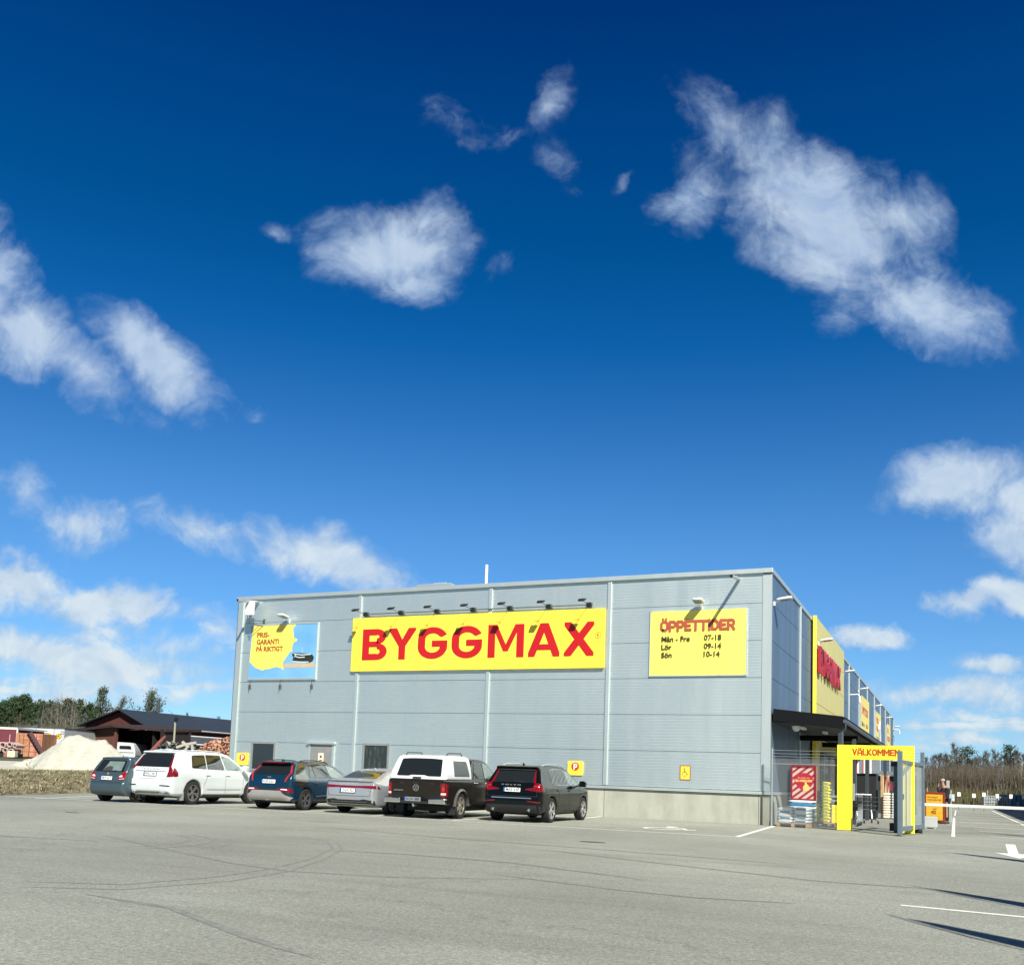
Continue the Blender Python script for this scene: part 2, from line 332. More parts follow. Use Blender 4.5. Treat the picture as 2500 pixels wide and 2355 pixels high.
strip((-24.5, -8.95), (.62, -8.1), .1, mb=m)                 # front line of the bays (runs under the cars)
strip((.62, -8.12), (.22, -.35), .13, mb=m)
for x in (-5.45, -7.35+.35, -9.55, -12.0, -15.75, -18.35, -21.4): strip((x, -2.0 if x > -6 else -8.2), (x-.12, -.1), .1, .0045, mb=m)
strip((-21.2, -9.6), (-23.6, -4.2), .1, .0045, mb=m)
solid('bay_lines', m, PAINT, kind='structure')
m = MB(); strip((4.81, -20.15), (8.6, -20.72), .11, mb=m)
strip((5.31, -1.3), (5.33, 22), .1, mb=m); strip((5.37, 27), (5.45, 45), .08, mb=m)
for y, x1 in ((4.2, 8), (8.5, 8), (14.0, 8), (19.7, 8), (25.5, 8), (31, 8), (37, 8), (43, 8)): strip((5.55 if y > 5 else 6.1, y), (x1, y-.25), .16 if y < 30 else .26, mb=m)
strip((6.3, .4), (8.3, -1.4), .12, mb=m)
strip((7.98, 12), (7.93, 50), .1, .0045, mb=m)
m.add([(6.37, -8.5, .004), (6.57, -8.5, .004), (6.72, -4.12, .004), (6.5, -4.12, .004)], [(0, 1, 2, 3)])
m.add([(6.12, -8.45, .0045), (6.5, -10.1, .0045), (6.88, -8.45, .0045)], [(0, 1, 2)])
solid('lane_markings', m, PAINT, kind='structure')
# painted wheelchair symbol in the bay (as found on the ground, large and flat)
m = MB(); S_ = XY(-1.8, -6.4, .004) @ Matrix.Rotation(R(0), 4, 'Z')
WC = [stroke([(.0, 1.15), (.0, .62)], .13), stroke([(.02, .9), (.38, .9)], .1), stroke([(.0, .62), (.42, .62), (.62, .2), (.78, .26)], .12),
      stroke([(-.12, .78), (-.34, .55), (-.4, .25), (-.25, -.05), (.05, -.18), (.33, -.05), (.45, .18)], .1)]
def wheelchair(mb, M, k, h=.002):
    for g in WC:
        for i, q in enumerate(g): mb.prism([(x*k, y*k) for x, y in q], h+.0006*i, M)
    mb.prism([(x*k, y*k) for x, y in circ(-.02, 1.36, .15, 16)], h, M)
wheelchair(m, S_, 1.15, .0015); solid('bay_symbol', m, PAINT, kind='structure')
# rubber arcs left by turning cars
ARC = P('tyre_rubber', (.20, .205, .17), .8, 0, .3, 9)
m = MB()
for k, (cx, cy, r0, r1, a0, a1) in enumerate([(-7.5, -20.3, 2.2, 2.22, -60, 75), (-7.9, -20.4, 2.2, 2.215, -60, 70), (-7.2, -20.3, 2.3, 2.31, -70, 60), (-12, -1, 20, 20.03, -97, -75), (-12.3, -1.2, 20, 20.02, -100, -78)]):
    n = 40
    for i in range(n):
        t0 = R(a0+(a1-a0)*i/n); t1 = R(a0+(a1-a0)*(i+1)/n); z = .003+.0002*k
        m.add([(cx+r0*math.cos(t0), cy+r0*math.sin(t0), z), (cx+r1*math.cos(t0), cy+r1*math.sin(t0), z), (cx+r1*math.cos(t1), cy+r1*math.sin(t1), z), (cx+r0*math.cos(t1), cy+r0*math.sin(t1), z)], [(0, 1, 2, 3)])
def gnd(px, py, z): d = ray(px, py); t_ = (z-CAM.z)/d.z; return CAM+d*t_
for k, (w, pts) in enumerate([(.05, [(40, 2150), (300, 2158), (520, 2140), (660, 2120), (760, 2095), (812, 2070), (800, 2052), (740, 2042)]), (.04, [(30, 2163), (300, 2170), (560, 2150), (700, 2127), (790, 2097), (835, 2072), (820, 2052)]),
    (.06, [(240, 2035), (420, 2075), (560, 2105), (700, 2125), (950, 2140), (1250, 2145)]), (.09, [(200, 2180), (420, 2215), (600, 2285), (760, 2335)]), (.08, [(700, 2010), (1100, 2045), (1500, 2075), (2000, 2115)]), (.07, [(1180, 2130), (1500, 2170), (1700, 2190), (1960, 2205)]), (.07, [(820, 2075), (1000, 2085), (1250, 2105), (1600, 2150)]), (.06, [(1300, 2070), (1600, 2105), (2000, 2150), (2300, 2170)])]):
    P3 = [gnd(a, b, .0022+.0002*k) for a, b in pts]; Q3 = []
    for a, b in zip(P3, P3[1:]): Q3 += [a+(b-a)*i/6 for i in range(6)]
    Q3.append(P3[-1]); L_ = []
    for i, q in enumerate(Q3):
        d = (Q3[min(i+1, len(Q3)-1)]-Q3[max(i-1, 0)]).normalized(); n_ = Vector((-d.y, d.x, 0))*w*.5*min(1, i/3, (len(Q3)-1-i)/3+.02); L_ += [q-n_, q+n_]
    m.add(L_, [(2*i, 2*i+2, 2*i+3, 2*i+1) for i in range(len(Q3)-1)])
solid('tyre_marks', m, ARC, kind='structure')
for (x, y, w, d, lab) in ((-1.2, -13.2, .55, .3, 'dark flat drain cover in the asphalt before the empty bay'), (-13.9, -14.6, .4, .22, 'small dark drain cover in the asphalt before the white SUV')):
    m = MB(); m.prism(circ(0, 0, w/2, 16), .004, XY(x, y, .002) @ Matrix.Diagonal((1, d/w, 1, 1)))
    solid('drain_cover', m, P('iron', (.07, .07, .06), .7), lab, 'drain')
# ------------------------------------------------------------------ the store
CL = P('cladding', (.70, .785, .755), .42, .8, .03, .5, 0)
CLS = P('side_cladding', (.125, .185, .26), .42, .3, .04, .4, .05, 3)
TRIM = P('light_trim', (.64, .71, .68), .46, .72, .03, .6)
CONC = two('concrete', (.33, .335, .265), (.41, .415, .335), 1.3, .85, .35, .65, 8, (1, 1, .6), .08)
DARK = P('dark_void', (.012, .013, .015), .8, 0, 0)
ROOFM = P('roof_felt', (.12, .12, .12), .8)
WL = -21.75; H = 8.12; BAY = 6.33; DEP = BAY*11
store = thing('store_building', 'long grey metal-clad hardware store with concrete plinth and yellow entrance section', 'building', (0, 0, 0))
seams = [1.06, 2.27, 3.49, 4.71, 5.93, 7.15, H]
bays = [0-.27, -5.57, -10.16, -15.82, WL+.3]
m = MB(); m.box(WL+.02, -.02, .06, DEP-.02, .95, H-.02); m.box(WL+.3, -.3, .3, DEP-.3, 0, .95); part('core', m, DARK, store)
def ribbed(mb, x0, x1, z0, z1, p=.1, dep=.006):
    prof = [(0, z0)]; z = z0+.02; dep = .002
    while z+p*.5 < z1-.02:
        prof += [(0, z), (dep, z+.012), (dep, z+.028), (0, z+.04)]; z += p
    prof.append((0, z1)); n = len(prof)
    mb.add([(x0, y, zz) for y, zz in prof]+[(x1, y, zz) for y, zz in prof], [(i, i+1, n+i+1, n+i) for i in range(n-1)])
    mb.box(x0, x1, .007, .06, z0, z1)
m = MB()
for i in range(len(bays)-1):
    for a, b in zip(seams, seams[1:]): ribbed(m, bays[i+1]+.002, bays[i]-.002, a+.007, b-.007)
part('front_cladding', m, CL, store, recalc=False)
m = MB()
for k in range(11):
    for a, b in zip(seams, seams[1:]): m.box(-.06, 0, k*BAY+.03 if k else .02, (k+1)*BAY-.03, a+.008, b-.008)
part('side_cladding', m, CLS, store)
for x in bays[1:-1]: m = MB(); m.box(x-.001, x+.155, -.05, .0-.001, 1.07, H-.03); part('cover_strip', m, TRIM, store, bevel=.02)
for k in range(1, 12): m = MB(); m.box(.001, .075, k*BAY-.06, k*BAY+.06, 1.07, H-.02); part('side_cover_strip', m, TRIM, store, bevel=.01)
m = MB(); m.box(-.27, .0, -.022, .0, 1.06, H-.03); m.box(.0, .022, -.022, .1, 1.06, H-.03); m.box(-.272, .0235, -.0235, -.02, 6.3, 6.305); part('corner_trim', m, TRIM, store); m = MB(); m.box(WL-.02, WL+.3, -.022, 0, 1.06, H-.03); m.box(WL+.22, WL+.28, -.05, -.022, 1.06, H-.03); m.box(WL-.022, WL-.001, -.022, .2, 1.06, H)
part('corner_trim', m, TRIM, store)
m = MB(); m.box(WL, 0, .02, .3, 0, .94); m.box(-.3, 0.02, .3, DEP, 0, .94); part('plinth', m, CONC, store)
m = MB()
for x in (-.33, -5.52, -10.1, -15.8): m = MB(); m.box(x-.006, x+.006, .017, .021, 0, .93); part('plinth_joint', m, DARK, store)
m = MB(); m.box(WL-.02, .03, -.055, .015, .955, 1.05); m.box(.0, .06, .015, DEP, .955, 1.05); part('base_flashing', m, TRIM, store, bevel=.008)
m = MB(); m.box(WL-.06, .05, -.09, .25, H, H+.15); m.box(-.2, .05, .25, DEP+.06, H, H+.15); m.box(WL-.06, WL+.2, .25, DEP, H, H+.15); m.box(WL, 0, DEP-.2, DEP+.05, H, H+.15); part('roof_edge_cap', m, TRIM, store, bevel=.01)
m = MB(); m.box(WL+.2, -.2, .25, DEP-.2, H-.3, H-.05); part('roof', m, ROOFM, store)
# yellow entrance cladding on the side wall
def streaks(m, sx=3.0, amt=.05):
    t = m.node_tree; b = t.nodes['Principled BSDF']; src = b.inputs['Base Color'].links[0].from_socket
    co = t.nodes.new('ShaderNodeTexCoord'); mp = t.nodes.new('ShaderNodeMapping'); mp.inputs['Scale'].default_value = (sx, sx, .12); t.links.new(co.outputs['Object'], mp.inputs[0])
    n = t.nodes.new('ShaderNodeTexNoise'); n.inputs['Scale'].default_value = 1; n.inputs['Detail'].default_value = 7; n.inputs['Roughness'].default_value = .7; t.links.new(mp.outputs[0], n.inputs['Vector'])
    r = t.nodes.new('ShaderNodeMapRange'); r.inputs[1].default_value = .35; r.inputs[2].default_value = .7; r.inputs[3].default_value = 1+amt*.6; r.inputs[4].default_value = 1-amt; t.links.new(n.outputs[0], r.inputs[0])
    x = t.nodes.new('ShaderNodeMix'); x.data_type = 'RGBA'; x.blend_type = 'MULTIPLY'; x.inputs[0].default_value = 1; t.links.new(src, x.inputs[6]); t.links.new(r.outputs[0], x.inputs[7]); t.links.new(x.outputs[2], b.inputs['Base Color'])
    rr2 = t.nodes.new('ShaderNodeMapRange'); rr2.inputs[1].default_value = .3; rr2.inputs[2].default_value = .7; r0_ = b.inputs['Roughness'].default_value; rr2.inputs[3].default_value = r0_-.05; rr2.inputs[4].default_value = r0_+.08; t.links.new(n.outputs[0], rr2.inputs[0]); t.links.new(rr2.outputs[0], b.inputs['Roughness'])
streaks(CL, 1.6, .07); streaks(CLS, 1.2, .08); streaks(TRIM, 2, .05); streaks(CONC, 1.4, .12)
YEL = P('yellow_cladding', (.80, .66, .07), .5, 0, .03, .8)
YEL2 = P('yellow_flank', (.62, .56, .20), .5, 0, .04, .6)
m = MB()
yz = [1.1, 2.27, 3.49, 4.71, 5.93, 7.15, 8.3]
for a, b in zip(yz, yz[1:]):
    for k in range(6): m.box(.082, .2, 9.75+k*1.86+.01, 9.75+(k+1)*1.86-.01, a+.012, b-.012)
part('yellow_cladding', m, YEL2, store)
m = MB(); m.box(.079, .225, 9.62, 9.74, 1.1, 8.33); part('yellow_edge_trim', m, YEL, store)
m = MB(); m.box(.077, .1, 9.74, 20.93, 1.1, 8.3); part('yellow_backing', m, P('shadow_gap', (.25, .2, .03), .7), store)
# entrance glass and doors under the canopy
GLASS = P('dark_glass', (.02, .025, .028), .06, 0, 0, 1, spec=.8)
m = MB(); m.box(.08, .28, 11.2, 16.5, 0, 2.6); part('entrance_door', m, GLASS, store)
m = MB(); 
for y in (11.15, 13.8, 16.45): m.box(.28, .34, y, y+.1, 0, 2.6)
m.box(.28, .34, 11.15, 16.55, 2.6, 2.72); part('entrance_frame', m, P('anthracite', (.05, .055, .06), .5), store)
# windows and door in the front wall
FR = P('window_frame', (.25, .27, .27), .45, .2)
for (x0, x1, z0, z1, dk) in ((-20.64, -19.42, 1.12, 2.29, 1), (-15.30, -14.10, 1.12, 2.32, 1)):
    m = MB()
    for a in ((x0, x1, z1-.09, z1), (x0, x1, z0, z0+.07), (x0, x0+.09, z0+.07, z1-.09), (x1-.09, x1, z0+.07, z1-.09)): m.box(a[0], a[1], -.045, -.001, a[2], a[3])
    w = part('window', m, FR, store, bevel=.006)
    m = MB(); m.box(x0+.09, x1-.09, -.02, -.003, z0+.07, z1-.09); part('pane', m, GLASS if x0 < -18 else two('dusty_glass', (.025, .035, .033), (.09, .10, .095), 5, .12, .52, .7, 5, (2, 1, .35), 0), w)
m = MB(); m.box(-17.72, -16.70, -.035, -.002, .12, 2.2); dr = part('door', m, P('door_grey', (.22, .225, .215), .5), store, bevel=.006)
m = MB(); m.tube([(-16.82, -.08, 1.15), (-16.95, -.08, 1.15)], .012); m.box(-16.85, -16.81, -.08, -.035, 1.1, 1.22); part('handle', m, P('steel', (.5, .5, .5), .3, .9), dr)
m = MB(); m.box(-17.80, -17.72, -.05, -.002, .1, 2.24); m.box(-16.70, -16.60, -.05, -.002, .1, 2.24); m.box(-17.87, -16.56, -.13, -.002, 2.24, 2.32); part('door_frame', m, TRIM, store, bevel=.006)
CREAM = P('cream_plate', (.80, .74, .52), .5); BLK = P('print_black', (.03, .03, .03), .6, 0, 0)
t = thing('door_notice', 'small cream notice with round dark emblem on the grey door', 'sign', (-17.2, -.037, 1.55))
m = MB(); m.prism(rr([(-.125, 0), (.125, 0), (.125, .34), (-.125, .34)], .02), .008, XZ(0, 0, 0)); part('plate', m, CREAM, t)
m = MB(); m.prism(circ(0, .2, .055, 20), .003, XZ(0, -.008, 0)); m.prism(rr([(-.08, .05), (.08, .05), (.08, .085), (-.08, .085)], .01), .003, XZ(0, -.008, 0)); part('emblem', m, P('brown_print', (.15, .06, .03), .6), t)
# rooftop bits
m = MB(); m.prism([(-1.03, 0), (1.03, 0), (1.03, .88), (.75, 1.0), (-.8, 1.0), (-1.03, .88)], 1.6, XZ(-14.2, 4.6, H-.05)); m.box(-14.4, -13.8, 3.3, 4.0, H+.95, H+1.05)
solid('roof_hatch', m, TRIM, 'low grey metal hatch on the store roof left of the white pipe', 'roof hatch', bevel=.02)
m = MB(); m.tube([(-11.3, 2, H-.05), (-11.3, 2, 9.47)], .06, 14)
solid('vent_pipe', m, P('white_metal', (.82, .84, .82), .4), 'slim white vent pipe rising above the store roof edge', 'pipe', smooth=1)
# overflow pipes
PIPE = P('grey_pipe', (.45, .5, .5), .35, .5)
for x, z, sl, lab in ((-20.74, 8.03, .12, 'white overflow pipe jutting from the wall top at the far left store corner'), (-1.03, 7.98, .14, 'dark ended overflow pipe jutting from the wall above the opening hours banner')):
    t = thing('overflow_pipe', lab, 'pipe', (x, 0, z))
    m = MB(); m.tube([(0, .05, 0), (0, -1.3, -sl*1.3)], .055, 14, False); part('pipe', m, PIPE, t, smooth=1)
    m = MB(); m.tube([(0, -1.25, -sl*1.25), (0, -1.29, -sl*1.29)], .05, 14); part('mouth', m, DARK, t)
# ------------------------------------------------------------------ lettering for the big sign
def sub(poly, s, ox, oy, sy=None): return [(ox+x*s, oy+y*(sy or s)) for x, y in poly]
def arcp(cx, cy, rx, ry, a0, a1, n=10): return [(cx+rx*math.cos(R(a0+(a1-a0)*i/n)), cy+ry*math.sin(R(a0+(a1-a0)*i/n))) for i in range(n+1)]
def ringpoly(outer, inner):               # C-shaped strip: quads between two outlines of equal length
    return [[outer[i], outer[i+1], inner[i+1], inner[i]] for i in range(len(outer)-1)]
def gl():                                  # glyph pieces in a 1-high box; returns {letter: (width, [polys])}
    t = .215; G = {}
    B = [[(0, 0), (t, 0), (t, 1), (0, 1)], [(t, 0), (.46, 0), (.46, t*.93), (t, t*.93)], [(t, 1-t*.93), (.45, 1-t*.93), (.45, 1), (t, 1)], [(t, .42), (.5, .42), (.5, .60), (t, .60)]]
    B += ringpoly(arcp(.45, .755, .29, .245, 90, -90), arcp(.45, .755, .08, .06, 90, -90))
    B += ringpoly(arcp(.46, .27, .32, .27, 90, -90), arcp(.46, .27, .10, .085, 90, -90))
    G['B'] = (.8, B)
    G['Y'] = (.88, [[(.44-t/2, 0), (.44+t/2, 0), (.44+t/2, .42), (.44-t/2, .42)], [(.33, .42), (.55, .42), (.25, 1), (0, 1), (0, .93)], [(.33, .42), (.55, .42), (.88, .93), (.88, 1), (.64, 1)]])
    O = arcp(.44, .62, .44, .38, 32, 180, 14)+arcp(.44, .38, .44, .38, 180, 360, 16)
    I = arcp(.44, .62, .225, .185, 32, 180, 14)+arcp(.44, .38, .225, .185, 180, 360, 16)
    g = ringpoly(O, I); g += [[(.42, .38), (.88, .38), (.88, .57), (.42, .57)], [O[0], I[0], (.70, .68), (.86, .76)]]
    G['G'] = (.9, g)
    G['M'] = (1.08, [[(0, 0), (t, 0), (t, 1), (0, 1)], [(1.08-t, 0), (1.08, 0), (1.08, 1), (1.08-t, 1)], [(t*.5, 1), (t+.05, 1), (.54+.09, .19), (.54-.07, .19)], [(1.08-t*.5, 1), (1.08-t-.05, 1), (.54-.09, .19), (.54+.07, .19)]])
    G['A'] = (.98, [[(0, 0), (.2, 0), (.6, 1), (.36, 1), (0, .12)], [(.98, 0), (.78, 0), (.38, 1), (.62, 1), (.98, .12)], [(.2, .2), (.78, .2), (.72, .37), (.27, .37)]])
    G['X'] = (.95, [[(0, 0), (.22, 0), (.95, .9), (.95, 1), (.74, 1), (0, .1)], [(.95, 0), (.73, 0), (0, .9), (0, 1), (.21, 1), (.95, .1)]])
    return G
GL = gl()
def word(mb, s, M, h, w, gap, d=.03):
    adv = []; x = 0
    for c in s: adv.append(x); x += GL[c][0]+gap
    tot = x-gap; sx = w/tot
    for c, a in zip(s, adv):
        for i, pl in enumerate(GL[c][1]): mb.prism([((a+px)*sx, py*h) for px, py in pl], d+.0004*(i % 5), M)
    return mb
def word_at(mb, s, xs, M, h, d):            # each letter at its own place and width
    for c, (x0, x1) in zip(s, xs):
        k = (x1-x0)/{'B': .78, 'Y': .88, 'G': .88, 'M': 1.08, 'A': .98, 'X': .95}[c]
        for i, pl in enumerate(GL[c][1]): mb.prism([(x0+px*k, py*h) for px, py in pl], d+.0004*(i % 5), M)
    return mb
BG_ = {'A': (.9, [[(.1, 0), (.1, .62), (.3, .92), (.6, .92), (.8, .62), (.8, 0)], [(.1, .36), (.8, .36)]]), 'B': (.85, [[(.1, .08), (.1, .92), (.6, .92), (.72, .8), (.72, .62), (.58, .52), (.1, .52)], [(.58, .52), (.75, .4), (.75, .2), (.62, .08), (.1, .08)]]),
 'D': (.85, [[(.1, .08), (.1, .92), (.5, .92), (.75, .7), (.75, .3), (.5, .08), (.1, .08)]]), 'E': (.75, [[(.68, .92), (.1, .92), (.1, .08), (.68, .08)], [(.1, .5), (.6, .5)]]),
 'G': (.88, [[(.76, .72), (.6, .92), (.28, .92), (.1, .74), (.1, .26), (.28, .08), (.6, .08), (.78, .26), (.78, .46), (.48, .46)]]), 'I': (.3, [[(.15, 0), (.15, 1)]]),
 'K': (.85, [[(.1, 0), (.1, 1)], [(.74, 1), (.2, .48), (.76, 0)]]), 'L': (.7, [[(.1, 1), (.1, .08), (.64, .08)]]), 'M': (1.05, [[(.1, 0), (.1, 1)], [(.95, 0), (.95, 1)], [(.14, .96), (.525, .34), (.91, .96)]]),
 'N': (.9, [[(.1, 0), (.1, 1)], [(.8, 0), (.8, 1)], [(.12, .96), (.78, .04)]]), 'O': (.9, [[(.28, .08), (.1, .26), (.1, .74), (.28, .92), (.62, .92), (.8, .74), (.8, .26), (.62, .08), (.28, .08)]]),
 'P': (.82, [[(.1, 0), (.1, .92), (.56, .92), (.72, .78), (.72, .54), (.56, .4), (.1, .4)]]), 'R': (.85, [[(.1, 0), (.1, .92), (.56, .92), (.72, .78), (.72, .56), (.56, .42), (.1, .42)], [(.48, .42), (.76, 0)]]),
 'S': (.8, [[(.7, .74), (.56, .92), (.24, .92), (.1, .78), (.1, .64), (.22, .54), (.56, .47), (.7, .36), (.7, .22), (.54, .08), (.22, .08), (.08, .26)]]), 'T': (.8, [[(.0, .92), (.8, .92)], [(.4, .9), (.4, 0)]]),
 'V': (.85, [[(.08, 1), (.425, .05), (.77, 1)]]), '-': (.5, [[(.05, .45), (.42, .45)]]), ' ': (.35, [])}
def block(mb, s, M, width, height, w=.19, gap=.13, depth=.004):
    base = {'Ö': 'O', 'Ä': 'A', 'Å': 'A'}; tot = sum(BG_[base.get(c, c)][0]+gap for c in s)-gap; k = width/tot; x = 0; n_ = 0
    for c in s:
        wd, st = BG_[base.get(c, c)]
        for pl in st:
            for q in stroke([((x+a)*k, b*height) for a, b in pl], w*min(k, height)): n_ += 1; mb.prism(q, depth+.00025*(n_ % 7), M)
        dots = {'Ö': (.27, .63), 'Ä': (.27, .63), 'Å': (.45,)}.get(c, ())
        for d in dots: mb.prism([((x+d)*k+a*k, 1.2*height+b*k) for a, b in circ(0, 0, .14, 10)], depth, M)
        x += wd+gap
    return mb
SY = P('sign_yellow', (.95, .74, .07), .35, 0, .015, .4, spec=.35)
SR = P('sign_red', (.50, .010, .012), .4, 0, .02, 1)
bx0, bx1, bz0, bz1 = -15.98, -5.62, 5.08, 7.16
t = thing('store_sign', 'wide bright yellow sign with large red store name across the front wall', 'sign', (bx0, 0, bz0))
m = MB(); m.prism(rr([(0, 0), (bx1-bx0, 0), (bx1-bx0, bz1-bz0), (0, bz1-bz0)], .03), .09, XZ(0, -.03, 0)); part('board', m, SY, t, bevel=.005)
m = MB(); m.box(.1, bx1-bx0-.1, -.03, 0, .2, bz1-bz0-.2); part('rear_frame', m, DARK, t)
m = MB(); word_at(m, 'BYGGMAX', [(.5, 1.61), (1.69, 2.86), (2.97, 4.22), (4.41, 5.66), (5.90, 7.33), (7.51, 8.71), (8.88, 9.98)], XZ(0, -.121, .43), 1.20, .012); part('letters', m, SR, t)
m = MB()
for q in ringpoly(circ(10.13, 1.14, .115, 24)+circ(10.13, 1.14, .115, 1), circ(10.13, 1.14, .1, 24)+circ(10.13, 1.14, .1, 1)): m.prism(q, .006, XZ(0, -.121, 0))
text(m, 'R', XZ(10.13, -.121, 1.08), width=.09, height=.12, depth=.006, align='CENTER', bold=.01); part('registered_mark', m, P('dark_olive', (.2, .16, .02), .6), t)
# row of sign lamps on a rail
BLM = P('black_metal', (.018, .02, .022), .45, .2)
m = MB(); m.tube([(-15.5, -.09, 7.31), (-6.1, -.09, 7.31)], .022, 8); solid('lamp_rail', m, P('rail_grey', (.12, .15, .16), .5, .3), 'thin dark rail linking the lamps above the big yellow sign', 'rail')
lx = [-15.42, -13.84, -12.28, -10.76, -9.27, -7.75, -6.22]
t0 = thing('sign_lamp', '', 'lamp', (lx[0], 0, 7.31), 0, 'lamps along the top of the big yellow sign')
m = MB(); m.box(-.09, .09, -.16, -.02, -.07, .07); part('bracket', m, BLM, t0, bevel=.01)
m = MB(); m.tube([(0, -.12, -.02), (0, -.75, .03)], .011, 6); part('arm', m, BLM, t0)
T_ = Matrix.Translation((0, -.86, .03)) @ Matrix.Rotation(R(24), 4, 'X')
m = MB(); m.prism([(-.10, -.09), (.10, -.09), (.13, .09), (-.13, .09)], .06, T_ @ Matrix.Translation((0, 0, -.03))); m.tube([T_ @ Vector((-.13, .12, 0)), T_ @ Vector((-.09, .2, 0)), T_ @ Vector((.09, .2, 0)), T_ @ Vector((.13, .12, 0))], .009, 6); part('head', m, BLM, t0, bevel=.015)
m = MB(); m.box(-.10, .15, -.018, -.002, -.1, .11); part('wall_plate', m, P('plate_grey', (.28, .33, .33), .5, .2), t0)
for i, x in enumerate(lx):
    lab = 'small black spotlight above the store sign, %s from the left in its row' % ORD[i]
    if i == 0: t0['label'] = lab
    else: dup(t0, (x, 0, 7.31), label=lab)
# ------------------------------------------------------------------ wall floodlights
WHM = P('lamp_white', (.8, .82, .8), .35, .0); LENS = P('lamp_lens', (.25, .27, .25), .2)
def flood(loc, rz, lab, group, L_=.5):
    t = thing('wall_floodlight', lab, 'lamp', loc, rz, group)
    m = MB(); m.box(-.05, .05, -.06, 0, -.09, .05); m.tube([(0, -.05, 0), (0, -.14, .05)], .03, 8); part('bracket', m, WHM, t, bevel=.01)
    T = Matrix.Translation((0, -.1, .07)) @ Matrix.Rotation(R(-8), 4, 'X')
    m = MB(); m.prism([(-.1, 0), (.1, 0), (.17, -.12), (.17, -L_+.04), (.12, -L_), (-.12, -L_), (-.17, -L_+.04), (-.17, -.12)], .085, T @ Matrix.Translation((0, 0, -.02))); part('housing', m, WHM, t, bevel=.03, smooth=1)
    m = MB(); m.box(-.14, .14, -L_+.03, -.13, -.03, -.021, T); part('lens', m, LENS, t)
    return t
flood((-19.16, 0, 7.2), 0, 'white floodlight above the price guarantee banner', 'floodlights on the store walls', .5)
flood((-2.3, 0, 7.1), 0, 'white floodlight above the opening hours banner', 'floodlights on the store walls', .5)
for i, (y, z) in enumerate(((.45, 7.2), (10.1, 7.23), (22.4, 7.33), (31.6, 7.3), (44.4, 7.3), (57.0, 7.3), (69.4, 7.3))):
    flood((.0 if i != 1 else .22, y, z), R(90), '%s white floodlight from the front corner along the shaded side wall' % ORD[i], 'floodlights on the store walls')
# security cameras on the side wall
for y, lab in ((25.6, 'white camera on a bent arm beside the yellow side cladding'), (69.0, 'white dome camera hanging at the far end of the side wall')):
    t = thing('security_camera', lab, 'camera', (0, y, 6.4 if y < 30 else 7.0))
    m = MB(); m.tube([(0, 0, .1), (.5, 0, .12), (.58, 0, .0)], .03, 8); part('arm', m, WHM, t)
    m = MB(); m.tube([(.58, 0, 0), (.58, 0, -.3), (.56, 0, -.42)], [.07, .08, .03], 10); part('housing', m, WHM, t, smooth=1)
# antenna box
t = thing('antenna', 'white box antenna on a wall bracket at the far left store corner', 'antenna', (-20.7, 0, 7.1))
m = MB(); m.box(-.2, .2, -.62, -.5, .28, .86); part('panel', m, P('antenna_white', (.85, .84, .78), .4), t, bevel=.03)
m = MB(); m.tube([(0, -.56, .3), (0, -.56, -.02), (.3, -.04, -.1)], .02, 8); m.tube([(0, -.56, .08), (.32, -.03, .12)], .018, 8); m.box(.27, .35, -.03, 0, -.2, .2); m.tube([(-.12, -.56, .28), (-.1, -.5, .05), (.0, -.5, .0)], .01, 6); part('bracket', m, P('bracket_dark', (.08, .09, .09), .5, .3), t)
# ------------------------------------------------------------------ banners on the front wall
def wavy(w, h, nx, ny, amp, seed, M):
    rnd = random.Random(seed); ph = [(rnd.uniform(2, 6), rnd.uniform(-4, 4), rnd.uniform(0, 6)) for _ in range(5)]
    mb = MB(); vs = []
    for j in range(ny+1):
        for i in range(nx+1):
            u = i/nx; v = j/ny; e = min(u, 1-u, v, 1-v)
            z = sum(math.sin(a*u*3+b*v*2+c)*amp for a, b, c in ph)*min(1, e*5)
            vs.append(M @ Vector((u*w, v*h, .02+abs(z))))
    mb.add(vs, [(j*(nx+1)+i, j*(nx+1)+i+1, (j+1)*(nx+1)+i+1, (j+1)*(nx+1)+i) for j in range(ny) for i in range(nx)]); return mb
t = thing('hours_banner', 'wrinkled yellow banner with opening hours on the right of the front wall', 'banner', (-4.0, 0, 4.8))
part('sheet', wavy(3.22, 2.18, 60, 40, .0036, 3, XZ(0, -.03, 0)), P('banner_yellow', (.95, .84, .14), .5, 0, .05, 1.5, .35, 6), t, smooth='all')
m = MB(); m.box(-.03, 3.25, -.05, -.002, 2.16, 2.21); m.box(-.03, 3.25, -.05, -.002, -.03, .02); m.box(-.03, .0, -.045, -.002, .02, 2.16); m.box(3.22, 3.25, -.045, -.002, .02, 2.16); part('frame', m, TRIM, t)
m = MB(); block(m, 'ÖPPETTIDER', XZ(.36, -.075, 1.5), 2.5, .34, .28, .1, .006); part('heading', m, P('faded_red', (.42, .08, .045), .5), t)
m = MB()
for s, y in (('Mån - Fre', 1.14), ('Lör', .87), ('Sön', .6)): text(m, s, XZ(.4, -.075, y), size=.2*1.25, depth=.006, bold=.028)
for s, y in (('07-18', 1.16), ('09-14', .88), ('10-14', .61)): text(m, s, XZ(1.84, -.075, y), size=.2*1.25, depth=.006, bold=.028)
part('hours_text', m, P('print_dark', (.05, .05, .015), .6, 0, 0), t)
t = thing('price_banner', 'blue and yellow price guarantee banner on the left of the front wall', 'banner', (-20.99, 0, 4.83))
m = MB(); m.box(0, 3.3, -.05, -.03, 0, 2.22); part('sheet', m, two('banner_sky', (.12, .34, .60), (.20, .44, .68), .45, .45, .35, .65, 2, (1, 1, 1), 0), t)
